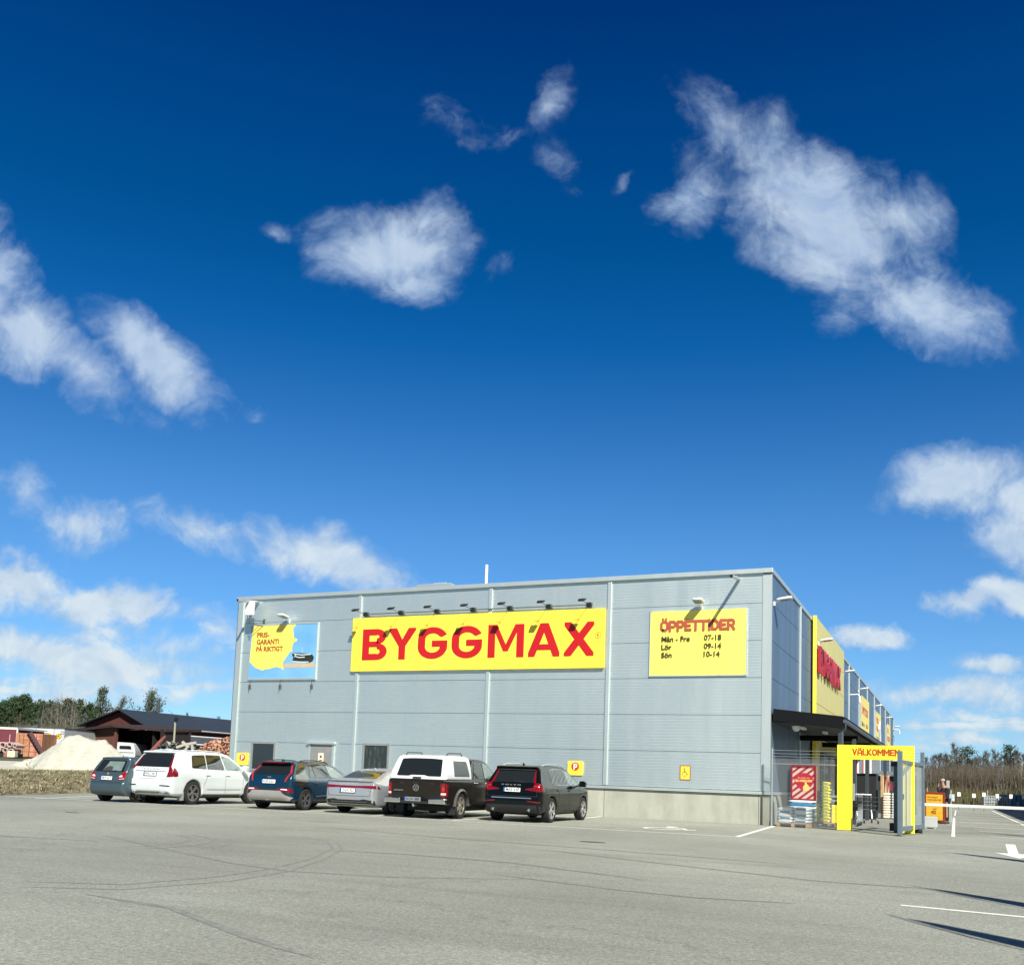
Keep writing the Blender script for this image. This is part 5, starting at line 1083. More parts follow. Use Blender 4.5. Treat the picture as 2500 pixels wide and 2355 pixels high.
both(sk, c, 'pillar_panel', rr([(.28, 1.02), (.62, 1.40), (.98, 1.47), (.92, 1.18), (1.0, 1.0), (.82, .72), (.42, .72), (.28, .9)], .05), P('gloss_black', (.02, .018, .012), .06, 0, .1, 4, spec=.9), .007)
both(sk, c, 'side_window', rr([(1.08, 1.04), (1.38, 1.04), (1.32, 1.43), (1.22, 1.43)], .03), CGL, .008)
both(sk, c, 'side_window', rr([(1.42, 1.04), (2.15, 1.04), (2.08, 1.45), (1.36, 1.45)], .03), CGL, .008)
both(sk, c, 'side_window', rr([(2.24, 1.04), (3.02, 1.04), (3.12, 1.07), (2.58, 1.37), (2.16, 1.44)], .03), CGL2, .008)
m = MB()
for v in ('R', 'L'): sk.line([(1.2, 1.465), (1.6, 1.485), (2.15, 1.48), (2.62, 1.40), (3.2, 1.08)], v, .025, .01, m)
part('window_trim', m, P('trim_chrome', (.2, .21, .21), .3, .6), c)
for s in (1, -1):
    pts = [(.56*s, 1.43), (.70*s, 1.2), (.69*s, 1.1), (.62*s, .93)]
    m = MB(); sk.line([(.57*s, 1.42), (.72*s, 1.16), (.62*s, .9)], 'B', .05, .012, m); part('tail_light', m, REDL, c)
    q = rr([(.40*s, .60), (.86*s, .55), (.84*s, .68), (.34*s, .68)], .02); part('fog_light', sk.lay(q, 'B', .012, .05), RED, c)
    q = [(.50*s, .63), (.74*s, .62), (.72*s, .66), (.5*s, .66)]; part('lamp_lens', sk.lay(q, 'B', .016, .05), WLENS, c)
part('bumper_band', sk.lay(rr([(-.86, .52), (.86, .52), (.84, .66), (-.84, .66)], .03), 'B', .006), PLAST, c, smooth='all')
part('silver_bumper', sk.lay(rr([(-.86, .30), (.78, .30), (.86, .40), (.62, .50), (.5, .60), (-.56, .60), (-.68, .50), (-.88, .42)], .02), 'B', .018), P('bumper_silver', (.40, .39, .36), .4, .4), c, smooth='all')
m = MB(); text(m, 'KIA', XZ(0, .105, 1.0), width=.14, height=.035, depth=.006, align='CENTER', bold=.03); part('name_letters', m, ALU, c)
plate(sk, c, 0, .88, 'KSP 62C')
m = MB(); m.tube([(0, .25, .3), (0, .02, .3), (0, -.02, .34)], .022, 8); part('tow_hook', m, ALU, c)
for s in (1, -1): railing(sk, c, .56*s, .75, 2.5, PLAST)
fin(sk, c, .8, BL); mirror(sk, c, .89, 3.0, 1.05, PLAST); mirror(sk, c, -.89, 3.0, 1.05, PLAST, -1)
handles(sk, c, ((1.35, .86), (2.3, .86)), BL)
both(sk, c, 'sill_trim', [(1.3, .24), (3.2, .24), (3.2, .40), (1.3, .38)], PLAST, .006)
m = MB()
for v in ('R', 'L'): sk.line([(1.4, .44), (2.0, .47), (3.1, .45)], v, .03, .01, m)
part('sill_strip', m, ALU, c)
gaps(sk, c, ([(1.32, 1.04), (1.4, .7), (1.25, .42)], [(2.2, 1.04), (2.24, .3)], [(3.2, 1.04), (3.1, .3)]), ([(-.7, 1.05), (-.72, .7), (.72, .7), (.7, 1.05)],))
# --- white large SUV -------------------------------------------------------------------
WH = paint('paint_white2', (.60, .645, .63), 0, .3)
c = car('white_suv', 'large white SUV parked by the left parking sign', 'car', -17.38, -8.78, .5)
side = [(.16, .32), (.03, .44), (.0, .60), (.02, .78), (.09, .86), (.12, 1.1), (.19, 1.20), (.48, 1.64), (.38, 1.69), (.44, 1.715), (.8, 1.75), (1.7, 1.775), (2.4, 1.76), (2.95, 1.68), (3.75, 1.18), (3.95, 1.12), (4.6, 1.02), (4.86, .86), (4.95, .65), (4.9, .34), (4.7, .25), (.4, .25)]
sect = [(.80, .25), (.92, .34), (.965, .58), (.97, .88), (.945, 1.05), (.90, 1.15), (.84, 1.34), (.74, 1.62), (.66, 1.77), (.3, 1.80)]
plan = [(.68, 0), (.86, .05), (.93, .22), (.965, .6), (.97, 1.2), (.97, 3.9), (.95, 4.4), (.86, 4.8), (.6, 4.95)]
sk = std(c, side, sect, plan, WH, 2.984, 1.1, .385, 1.94, (5, True, .024), P('alloy_pol', (.35, .33, .32), .3, .8), 1.12)
part('rear_window', sk.lay(rr([(-.74, 1.20), (.74, 1.20), (.62, 1.62), (-.62, 1.62)], .06), 'B'), CGL, c, smooth='all')
both(sk, c, 'side_window', rr([(1.02, 1.20), (1.72, 1.17), (1.74, 1.65), (1.12, 1.62)], .06), CGL, .007)
both(sk, c, 'side_window', rr([(1.76, 1.17), (2.62, 1.155), (2.5, 1.66), (1.78, 1.655)], .03), CGL, .007)
both(sk, c, 'side_window', rr([(2.68, 1.155), (3.45, 1.15), (3.56, 1.19), (2.95, 1.58), (2.56, 1.65)], .04), CGL2, .007)
part('windscreen', sk.lay(rr([(-.7, 1.2), (.7, 1.2), (.62, 1.66), (-.62, 1.66)], .06), 'F'), CGL, c, smooth='all')
for s in (1, -1):
    q = [(.70*s, 1.20), (.80*s, 1.18), (.66*s, 1.60), (.625*s, 1.60)]; part('tail_light', sk.lay(q, 'B', .012), RED, c, smooth='all')
    q = rr([(.70*s, .88), (.91*s, .90), (.91*s, 1.08), (.82*s, 1.20), (.70*s, 1.20), (.76*s, 1.08)], .02); part('tail_light', sk.lay(q, 'B', .012, .05), RED, c, smooth='all')
    q = [(.50*s, .60), (.88*s, .58), (.86*s, .62), (.5*s, .63)]; part('bumper_slot', sk.lay(q, 'B', .01, .05), PLAST, c)
    m = MB(); m.box(.60*s-.1, .60*s+.1, -.02, .1, .34, .40); part('exhaust', m, CHR, c, bevel=.02)
    m = MB(); m.box(s*.82-.13, s*.82+.13, .64, .66, .14, .42); part('mud_flap', m, P('flap_grey', (.22, .23, .22), .7), c)
both(sk, c, 'tail_light', rr([(.18, .90), (.36, .92), (.35, 1.05), (.25, 1.17), (.19, 1.18)], .02), RED, .012, .04)
part('lower_bumper', sk.lay(rr([(-.9, .28), (.9, .28), (.8, .40), (-.8, .40)], .04), 'B', .008), P('bumper_grey', (.20, .21, .20), .4, .3), c, smooth='all')
m = MB(); sk.lay([(-.62, 1.62), (.62, 1.62), (.6, 1.645), (-.6, 1.645)], 'B', .015, mb=m); part('spoiler_lip', m, PLAST, c)
part('tailgate_strip', sk.lay([(-.66, 1.055), (.66, 1.055), (.62, 1.075), (-.62, 1.075)], 'B', .01), P('strip_grey', (.25, .27, .27), .4), c)
m = MB(); text(m, 'V O L V O', XZ(0, .12, 1.12), width=.66, height=.035, depth=.006, align='CENTER', bold=.03); part('name_letters', m, P('letter_grey', (.2, .2, .2), .4), c)
plate(sk, c, 0, .975, 'FNC 341')
for s in (1, -1): railing(sk, c, .66*s, .8, 2.8, WH, .035)
fin(sk, c, .95, WH); mirror(sk, c, .95, 3.4, 1.2, WH); mirror(sk, c, -.95, 3.4, 1.2, WH, -1)
handles(sk, c, ((1.75, .98), (2.75, .98)), WH)
gaps(sk, c, ([(1.72, 1.18), (1.72, .9), (1.58, .62)], [(2.64, 1.15), (2.66, .38)], [(3.6, 1.15), (3.55, .38)]), ([(-.8, 1.15), (-.82, .82), (.82, .82), (.8, 1.15)],))
m = MB()
for v in ('R', 'L'): sk.line([(1.75, .5), (3.45, .5)], v, .02, .008, m)
part('sill_strip', m, P('strip_grey', (.25, .27, .27), .4), c)
both(sk, c, 'sill_trim', [(1.6, .27), (3.5, .27), (3.5, .33), (1.6, .33)], P('strip_dark', (.06, .065, .06), .5), .006)
# --- grey hatchback ---------------------------------------------------------------------
GY = paint('paint_grey_green', (.075, .115, .13), .5, .3)
c = car('grey_hatchback', 'small grey green hatchback parked furthest left in the row', 'car', -18.80, -9.12, .8)
side = [(.14, .24), (.03, .36), (.0, .50), (.02, .60), (.08, .66), (.10, .85), (.16, .98), (.42, 1.40), (.36, 1.44), (.5, 1.47), (1.1, 1.50), (1.8, 1.50), (2.3, 1.44), (2.95, 1.04), (3.2, .96), (3.75, .86), (3.95, .68), (4.0, .48), (3.95, .25), (3.8, .19), (.35, .19)]
sect = [(.70, .19), (.78, .28), (.82, .48), (.825, .72), (.81, .88), (.78, .97), (.73, 1.15), (.65, 1.38), (.58, 1.49), (.3, 1.52)]
plan = [(.54, 0), (.70, .04), (.78, .18), (.82, .5), (.825, 1.0), (.825, 3.1), (.8, 3.5), (.7, 3.85), (.5, 4.0)]
sk = std(c, side, sect, plan, GY, 2.46, .75, .30, 1.64, (5, True, .02), ALU, 1.12, .2)
part('rear_window', sk.lay(rr([(-.62, .99), (.62, .99), (.52, 1.38), (-.52, 1.38)], .05), 'B'), CGL, c, smooth='all')
part('seat_view', sk.lay(rr([(-.3, 1.02), (.5, 1.02), (.46, 1.33), (-.2, 1.33)], .03), 'B', .010), CGL2, c, smooth='all')
part('headrest_view', sk.lay(rr([(-.3, 1.01), (.1, 1.01), (.08, 1.14), (-.08, 1.18), (-.24, 1.12)], .03), 'B', .013), P('seat_dark', (.03, .035, .03), .7), c)
both(sk, c, 'side_window', rr([(.95, 1.0), (1.65, .98), (1.62, 1.40), (1.1, 1.38)], .05), CGL, .007)
both(sk, c, 'side_window', rr([(1.72, .98), (2.7, .97), (2.25, 1.33), (1.7, 1.40)], .05), CGL2, .007)
for s in (1, -1):
    q = rr([(.48*s, .72), (.73*s, .76), (.755*s, .98), (.66*s, .99), (.48*s, .84)], .03); part('tail_light', sk.lay(q, 'B', .012, .04), P('tail_red2', (.26, .006, .010), .12, 0, .1), c, smooth='all')
    q = rr([(.51*s, .82), (.66*s, .83), (.64*s, .88), (.55*s, .87)], .01); part('lamp_lens', sk.lay(q, 'B', .016, .04), WLENS, c)
    q = [(.53*s, .745), (.72*s, .77), (.72*s, .785), (.53*s, .76)]; part('reversing_lens', sk.lay(q, 'B', .016, .04), WLENS, c)
part('bumper_crease', sk.lay([(-.74, .62), (.74, .62), (.74, .64), (-.74, .64)], 'B', .006), GY, c)
part('lower_bumper', sk.lay(rr([(-.72, .20), (.72, .20), (.74, .28), (-.74, .28)], .03), 'B', .006), PLAST, c, smooth='all')
m = MB(); m.prism(circ(0, .925, .04, 16), .008, XZ(0, .125, 0)); part('round_badge', m, CHR, c)
plate(sk, c, -.02, .78, 'ERY 617', w=.5)
m = MB(); m.tube([(-.05, .16, 1.0), (.3, .17, 1.03)], .012, 6); part('rear_wiper', m, PLAST, c)
m = MB(); m.tube([(0, .75, 1.47), (0, .70, 1.53)], .01, 6); part('roof_antenna', m, PLAST, c)
mirror(sk, c, .8, 2.45, 1.02, GY); mirror(sk, c, -.8, 2.45, 1.02, GY, -1)
handles(sk, c, ((1.25, .86), (2.05, .86)), GY)
gaps(sk, c, ([(1.0, .98), (1.2, .6)], [(1.68, .98), (1.7, .28)], [(2.72, .97), (2.7, .28)]), ([(-.66, .97), (-.7, .66), (.7, .66), (.66, .97)],))
# ------------------------------------------------------------------ the yard beyond the lot, left
E0 = Vector((-23.2, -10.2, 0)); E1 = Vector((-26.4, -2.6, 0)); ue = (E1-E0).normalized(); ne = Vector((-ue.y, ue.x, 0))
def zs_(s): return float(np.interp(s, [0, 2, 4.6, 6.5, 11, 22, 400], [0.0, .30, .70, .66, .60, 1.35, 1.4]))
def gpt(a, s, dz=0): p = E0+ue*a+ne*s; p.z = zs_(s)+dz; return p
def s_of(p): return (Vector((p.x, p.y, 0))-E0).dot(ne)
def gz(p): return zs_(max(0, s_of(p)))
def sheet(name, s0, s1, ns, a0, a1, na, mat, jit, lift, kind='structure', **k):
    m = MB(); rnd = random.Random(5); vs = []
    for i in range(ns+1):
        for j in range(na+1):
            s = s0+(s1-s0)*i/ns; a = a0+(a1-a0)*j/na; vs.append(gpt(a, s, lift+(rnd.uniform(-jit, jit) if 0 < i < ns else 0)))
    m.add(vs, [(i*(na+1)+j, i*(na+1)+j+1, (i+1)*(na+1)+j+1, (i+1)*(na+1)+j) for i in range(ns) for j in range(na)])
    return solid(name, m, mat, kind=kind, smooth='all', **k)
GRS = two('dry_grass', (.09, .08, .035), (.27, .235, .13), 1.3, .95, .38, .62, 10, (1, 1, 2.2), .8, (.09, .095, .03))
sheet('grass_bank', -.15, 6.2, 26, -40, 60, 260, GRS, .06, .01)
sheet('gravel_yard', 6.0, 18, 12, -40, 260, 60, two('gravel_light', (.42, .41, .33), (.52, .50, .40), 1.5, .95, .35, .65, 8, (1, 1, 1), .3), .02, .006)
sheet('rough_meadow', 17.9, 330, 30, -120, 420, 50, two('meadow', (.045, .055, .02), (.11, .10, .045), .25, .95, .4, .6, 8, (1, 1, 1), .3), .05, .004)
rnd = random.Random(11)
def blades(n, fa, mat_i=0):
    m = MB()
    for _ in range(n):
        p = fa(); h = rnd.uniform(.04, .13); t = rnd.uniform(0, 6.28); d = Vector((math.cos(t), math.sin(t), 0))*rnd.uniform(.015, .03); l = Vector((rnd.uniform(-1.6, 2.2), rnd.uniform(-1.2, 1.2), .9)).normalized()*h*1.5
        m.add([p-d, p+d, p+l], [(0, 1, 2)])
    return m
for nm, cc, n in (('dry_tufts', (.34, .30, .17), 12000), ('green_tufts', (.065, .08, .022), 6000), ('brown_litter', (.10, .065, .045), 4000)):
    m = blades(n, lambda: gpt(rnd.uniform(-2, 34), (rnd.random()**.8)*8.5 if nm != 'brown_litter' else rnd.random()**1.6*3.5, .0))
    solid(nm, m, P(nm, cc, .9, 0, .35, 2), {'dry_tufts': 'pale dry grass covering the bank left of the cars', 'green_tufts': 'green grass mixed through the bank left of the cars', 'brown_litter': 'brown leaf litter at the foot of the grass bank'}[nm], 'grass', kind='stuff', recalc=False)
def frame(px, d, py=1860):
    p = at(px, py, d); z = gz(p); fh = Vector((math.sin(YAW), math.cos(YAW), 0))
    return Matrix(((rt0.x, fh.x, 0, p.x), (rt0.y, fh.y, 0, p.y), (0, 0, 1, z), (0, 0, 0, 1)))
def lz(px, py, d): return at(px, py, d).z
# gravel heap
PF = [(a, lz(a, b, 60)) for a, b in ((-60, 1876), (20, 1868), (45, 1858), (65, 1852), (98, 1836), (125, 1819), (151, 1805), (166, 1796), (184, 1789), (200, 1797), (219, 1804), (236, 1802.5), (252, 1805), (272, 1817), (302, 1841), (325, 1853), (360, 1866), (400, 1878))]
Fm = frame(184, 60); z0 = Fm[2][3]; m = MB(); nx, ny = 110, 40; vs = []; rnd = random.Random(3)
for j in range(ny+1):
    for i in range(nx+1):
        px = -60+460*i/nx; h0 = np.interp(px, [q[0] for q in PF], [q[1] for q in PF])-z0; t = (j/ny*2-1)*5.2
        h = max(h0-abs(t+.25*math.sin(px*.05))*.62, 0) ; h = h0*0+ (h if h > 0 else -.12)
        h += rnd.uniform(-.025, .025)+.03*math.sin(px*.13+t*1.1+2*math.sin(t))*min(1, max(h0, 0))
        vs.append(Fm @ Vector(((px-184)/F_PX*60, t, max(h, -.14))))
m.add(vs, [(j*(nx+1)+i, j*(nx+1)+i+1, (j+1)*(nx+1)+i+1, (j+1)*(nx+1)+i) for j in range(ny) for i in range(nx)])
solid('gravel_heap', m, two('heap_gravel', (.40, .39, .31), (.50, .49, .40), 2.2, .95, .35, .65, 10, (1, 1, 1.6), .5), 'large pale gravel heap with two humps behind the grass bank', 'gravel heap', smooth='all')
# dry weed stalks
m = MB(); rnd = random.Random(21)
for px in (70, 76, 160, 172, 176, 214, 222, 228, 238, 246, 256, 262, 270, 278, 286):
    p = at(px, 1878, 39+rnd.uniform(-1, 1)); p.z = gz(p); h = rnd.uniform(.5, .85); tp_ = p+Vector((rnd.uniform(-.12, .12), 0, h)); m.tube([p, p*.5+tp_*.5+Vector((.02, 0, 0)), tp_], .008, 4)
    for k in range(7):
        q = p+(tp_-p)*rnd.uniform(.5, 1); e = q+rt0*rnd.uniform(-.14, .14)+Vector((0, 0, rnd.uniform(.05, .16))); m.tube([q, e], .005, 3); m.tube([e, e+Vector((0, 0, .04))], .018, 4)
solid('dry_weeds', m, P('weed_brown', (.16, .14, .08), .9), 'dry weed stalks standing in front of the gravel heap', 'weeds', kind='stuff')
# trailers
def vehicle_box(name, lab, cat, px0, px1, yt, yb, d, dep, mat, rz=0, extra=None):
    F_ = frame(px0, d); w = (px1-px0)/F_PX*d; zt = lz((px0+px1)/2, yt, d)-F_[2][3]; zb = lz((px0+px1)/2, yb, d)-F_[2][3]
    t = thing(name, lab, cat, F_.translation, math.atan2(rt0.y, rt0.x)+R(rz)); return t, w, zt, zb
t, w, zt, zb = vehicle_box('red_trailer', 'faded red trailer box with pale roof edge at the left picture edge', 'trailer', -60, 35, 1773, 1832, 92, 2.5, None)
m = MB(); m.box(0, w, 0, 9, zb, zt-.2); part('body', m, P('trailer_red', (.15, .035, .045), .5, 0, .12, 1.5), t)
m = MB(); m.box(-.05, w+.05, -.05, 9, zt-.2, zt); m.box(w-.02, w+.1, -.05, .1, zb, zt-.2); part('roof_edge', m, P('cream_edge', (.72, .70, .62), .5), t)
m = MB(); m.box(0, w, -.03, 0, zb+.75, zb+.85); m.box(w*.82, w*.84, -.04, 0, zb, zb+1.6); m.box(0, w, -.2, .2, zb-.1, zb); part('rails', m, P('pink_grey', (.5, .35, .33), .5), t)
m = MB()
for x in (1.0, 2.2): m.tube([(x, .1, .5), (x, .4, .5)], .5, 16)
part('wheels', m, RUB, t)
t, w, zt, zb = vehicle_box('white_box_body', 'white truck box with a yellow round emblem behind the orange container', 'truck box', 37, 101, 1774, 1850, 98, 2.5, None)
TW = P('truck_white', (.55, .57, .56), .45, 0, .05, 1)
m = MB(); m.box(0, w, 0, 6, .6, zt-.08); part('body', m, TW, t)
m = MB(); m.box(-.02, w+.02, -.03, 6, zt-.08, zt); m.tube([(.1, -.02, zt-.2), (.5, -.02, zt-.75)], .02, 4); m.tube([(1.85, -.02, zt-.15), (2.2, -.02, zt-.7)], .03, 4); m.tube([(.9, 1, zt), (1.6, 1, zt+.12)], .2, 8); part('trim', m, P('dark_trim', (.06, .07, .07), .6), t)
YR = P('emblem_yellow', (.78, .55, .03), .5); KB = P('emblem_black', (.04, .035, .01), .5)
m = MB(); m.prism(circ(1.15, zt-1.0, .42, 24), .02, XZ(0, -.001, 0)); part('emblem', m, YR, t)
m = MB(); w_ = w; m.box(0, 0, 0, 0, 0, 0) if 0 else None
t, w, zt, zb = vehicle_box('white_trailer', 'white trailer with two rear doors and yellow round emblems by the gravel heap', 'trailer', 101, 151, 1775.5, 1850, 92, 2.5, None, 0)
m = MB(); m.box(0, w, .04, 9, .7, zt-.06); part('body', m, TW, t)
for k in (0, 1):
    m = MB(); m.box(.04+k*w/2, w/2-.03+k*w/2, -.02, .04, .75, zt-.12); dd = part('door', m, TW, t, bevel=.01)
    cx_ = (w*.25+k*w/2); m = MB(); m.prism(circ(cx_, zt-.78, .26, 20), .012, XZ(0, -.021, 0)); e = part('emblem', m, KB, dd)
    m = MB(); m.prism(circ(cx_, zt-.78, .22, 20), .006, XZ(0, -.0335, 0)); part('emblem_face', m, YR, dd)
    m = MB()
    for pts in ([(cx_-.13, zt-.95), (cx_+.02, zt-.72), (cx_+.14, zt-.66)], [(cx_-.15, zt-.72), (cx_, zt-.8), (cx_+.12, zt-.92)], [(cx_, zt-.6), (cx_-.02, zt-.78)]):
        for i, q in enumerate(stroke(pts, .05)): m.prism(q, .004+.0005*i, XZ(0, -.0396, 0))
    part('emblem_mark', m, KB, dd)
m = MB()
for x in (0, w-.35):
    for z in (.35, .55, 1.35): m.box(x, x+.35, -.05, -.021, zt-z, zt-z+.05)
m.box(-.03, w+.03, -.03, 9, zt-.06, zt); m.box(w/2-.015, w/2+.015, -.025, .0, .7, zt-.1); part('hinges', m, P('dark_trim', (.06, .07, .07)), t)
m = MB(); m.box(.1, w-.1, .2, 8, .35, .7)
for x in (.25, w-.25):
    m.tube([(x-.12, 1.5, .45), (x+.12, 1.5, .45)], .45, 14)
part('chassis', m, RUB, t)
# orange container
t, w, zt, zb = vehicle_box('orange_container', 'rusty orange steel container with ribbed doors', 'container', 33, 97, 1789, 1851, 89, 2.5, None)
OR = two('container_orange', (.36, .15, .07), (.45, .22, .11), 3, .7, .4, .6, 8, (1, 1, .5), .2, (.22, .08, .05))
m = MB(); m.box(0, w, .12, 6, .05, zt); part('body', m, OR, t)
for k in (0, 1):
    m = MB(); x0 = .32+k*(w-.36)/2; x1 = x0+(w-.4)/2-.04
    m.box(x0, x1, .04, .11, .12, zt-.1)
    for z in (.28, .52, .76): m.box(x0+.06, x1-.06, .0, .04, zt*z-.04, zt*z+.04)
    part('door', m, OR if k == 0 else two('container_red', (.40, .14, .09), (.5, .25, .17), 3, .7), t)
m = MB()
for x in (.36, .75, w*.55, w*.8): m.tube([(x, -.03, .15), (x, -.03, zt-.12)], .025, 6)
part('locking_bars', m, P('rust_bar', (.25, .10, .05), .6), t)
F_ = frame(97, 86); m = MB()
a = Vector((-(97-66)/F_PX*86, 0, lz(66, 1789, 86)-F_[2][3])); b = Vector((.08, 0, lz(98, 1838, 86)-F_[2][3]))
m.tube([F_ @ a, F_ @ b], .28, 4); n_ = (b-a)
for k in range(7): q = a+n_*(k+.5)/7; m.cbox(F_ @ (q+Vector((0, -.3, .05))), (.1, .1, .1))
solid('conveyor', m, P('dark_rust', (.06, .02, .02), .6), 'dark red conveyor beam leaning across the orange container', 'conveyor')
# scrap: pipes, tank, drum
t = thing('pipe_stack', 'heap of large concrete pipes in front of the red trailer', 'pipes', frame(18, 84).translation, math.atan2(rt0.y, rt0.x))
for i, (x, z, r_) in enumerate(((-.55, .95, .26), (.05, 1.0, .22), (.5, .92, .16), (-.3, .5, .22), (.2, .45, .2), (-.9, .55, .25))):
    m = MB(); m.lathe([(r_, 0), (r_, 1.5), (r_*.75, 1.5), (r_*.75, 0), (r_, 0)], Matrix.Translation((x, 0, z+.1)) @ Matrix.Rotation(R(-90), 4, 'X'), 16); part('pipe', m, P('pipe_pink', (.55, .42, .38), .8), t)
m = MB(); m.box(-1, .7, .1, 1.2, 0, .35); part('support', m, DARK, t)
F_ = frame(29, 82); m = MB(); m.box(-.32, .32, -.3, .3, .02, .55); o = solid('cream_tank', m, P('tank_cream', (.70, .66, .42), .6), 'square cream plastic tank beside the pipes', 'tank', bevel=.05); o.location = F_.translation; o.rotation_euler.z = math.atan2(rt0.y, rt0.x)
m = MB(); m.lathe([(0, 0), (.2, 0), (.21, .2), (.2, .42), (0, .42)], None, 16); o = solid('red_drum', m, P('drum_red', (.28, .12, .09), .6), 'small rusty red drum left of the cream tank', 'drum'); o.location = frame(13, 82).translation
# barn
RB = two('barn_red', (.055, .014, .010), (.10, .026, .017), 3.2, .9, .4, .6, 8, (5, 5, .25), .3, (.16, .06, .04)); BRF = P('barn_roof', (.035, .045, .052), .5, .2, .1, .4); WTR = P('pale_gutter', (.42, .42, .40), .5)
bx, bxl, bxr, by, bl, zr, ze, zg = -76.34, -82.0, -72.45, 46.4, 38, 7.0, 5.28, 1.3
barn = thing('barn', 'long dark red timber barn with grey metal roof beyond the yard', 'barn', (bx, by, zg))
m = MB(); Q = [(bxl+.2-bx, 0), (bxr-.2-bx, 0), (bxr-.2-bx, ze-zg-.1), (0, zr-zg-.15), (bxl+.2-bx, ze-zg-.1)]
m.prism(Q, bl, Matrix(((1, 0, 0, 0), (0, 0, 1, 0), (0, 1, 0, 0), (0, 0, 0, 1)))); part('walls', m, RB, barn)
m = MB()
for (xa, za, xb_, zb_) in ((0, zr, bxl-.4-bx, ze-.12), (0, zr, bxr+.45-bx, ze-.15)):
    m.add([(xa, -.7, za-zg), (xb_, -.7, zb_-zg), (xb_, bl+.5, zb_-zg), (xa, bl+.5, za-zg), (xa, -.7, za-zg-.12), (xb_, -.7, zb_-zg-.12), (xb_, bl+.5, zb_-zg-.12), (xa, bl+.5, za-zg-.12)], [(0, 1, 2, 3), (7, 6, 5, 4), (0, 4, 5, 1), (2, 6, 7, 3), (1, 5, 6, 2)])
part('roof', m, BRF, barn)
m = MB(); m.tube([(bxr+.5-bx, -.7, ze-zg-.2), (bxr+.5-bx, bl, ze-zg-.2)], .09, 6); m.tube([(bxr+.5-bx, -.72, ze-zg-.25), (bxr+.1-bx, -.72, ze-zg-.75)], .07, 6); part('gutter', m, WTR, barn)
m = MB(); m.box(bxr-.19-bx, bxr-.1-bx, 1, bl, ze-zg-1.0, ze-zg-.92); m.box(bxr-.19-bx, bxr-.1-bx, 3, 6.5, ze-zg-.55, ze-zg-.5); m.box(bxr-.19-bx, bxr-.1-bx, 5.9, 6.0, ze-zg-.8, ze-zg-.5); part('trim_boards', m, P('board_pink', (.30, .18, .16), .7), barn)
m = MB(); pc = at(386, 1736, 112); m.tube([(pc.x-bx, pc.y-by, 4.2), (pc.x-bx, pc.y-by, 7.35)], .14, 8); m.box(pc.x-bx-.6, pc.x-bx+.6, pc.y-by-.5, pc.y-by+.5, 4.4, 5.75); part('chimney', m, P('chimney_dark', (.06, .065, .07), .5), barn)
# open shed in front of the gable
shed = thing('open_shed', 'low dark red open fronted shed attached before the barn gable', 'shed', (-73, 40.5, zg))
m = MB()
A_, B_, C_ = Vector((-81.2+73, 1.6, 4.30-zg)), Vector((-70.9+73, -.6, 5.0-zg)), Vector((-65.6+73, 1.2, 4.70-zg))
for p, q in ((A_, B_), (B_, C_)):
    dy = Vector((0, 5, .25)); th = Vector((0, 0, -.26)); m.add([p, q, q+dy, p+dy, p+th, q+th, q+dy+th, p+dy+th], [(0, 1, 2, 3), (7, 6, 5, 4), (0, 4, 5, 1), (2, 6, 7, 3), (0, 3, 7, 4), (1, 5, 6, 2)])
part('roof', m, P('shed_roof', (.03, .016, .014), .8, 0, .3, 4), shed)
m = MB(); m.add([(A_.x+.3, A_.y+.4, 0), (B_.x-.15, .1, 0), (B_.x-.15, .1, B_.z-.25), (A_.x+.3, A_.y+.4, A_.z-.2)], [(0, 1, 2, 3)]); m.box(B_.x-.2, B_.x+.05, -.1, .2, 0, B_.z-.25); part('left_wall', m, two('barn_planks', (.07, .02, .014), (.17, .07, .045), 2.5, .9, .4, .6, 8, (4, 4, .2), .3), shed)
m = MB(); m.box(A_.x+.4, C_.x, 4.5, 4.7, 0, 3.4); m.box(C_.x-.4, C_.x-.2, .9, 4.5, 0, 3.35); m.box(B_.x+3.6, B_.x+3.75, 1.2, 4.5, 0, 3.4); part('inner_walls', m, P('shed_dark', (.012, .008, .007), .9), shed)
# low side roof along the barn
low = thing('side_lean_to', 'low grey roofed lean-to along the barn side above the wood heaps', 'shed', (-68.8, 47.5, zg))
m = MB(); m.add([(-3.4, 0, 3.1), (1.2, 0, 2.2), (1.2, 24, 2.2), (-3.4, 24, 3.1), (-3.4, 0, 3.0), (1.2, 0, 2.1), (1.2, 24, 2.1), (-3.4, 24, 3.0)], [(0, 1, 2, 3), (7, 6, 5, 4), (0, 4, 5, 1), (1, 5, 6, 2)]); part('roof', m, P('lean_roof', (.07, .075, .075), .5, .1), low)
m = MB(); m.tube([(1.25, 0, 2.14), (1.25, 24, 2.14)], .07, 6); m.tube([(-3.4, 0, 3.16), (-3.4, 24, 3.16)], .08, 6); m.tube([(1.25, 0, 2.1), (.7, -.05, 1.9), (.7, -.05, 0)], .1, 6); part('gutter', m, P('white_pipe', (.75, .76, .74), .5), low)
m = MB(); m.box(-3.2, -3.0, .2, 24, 0, 3.0); part('back_wall', m, RB, low)
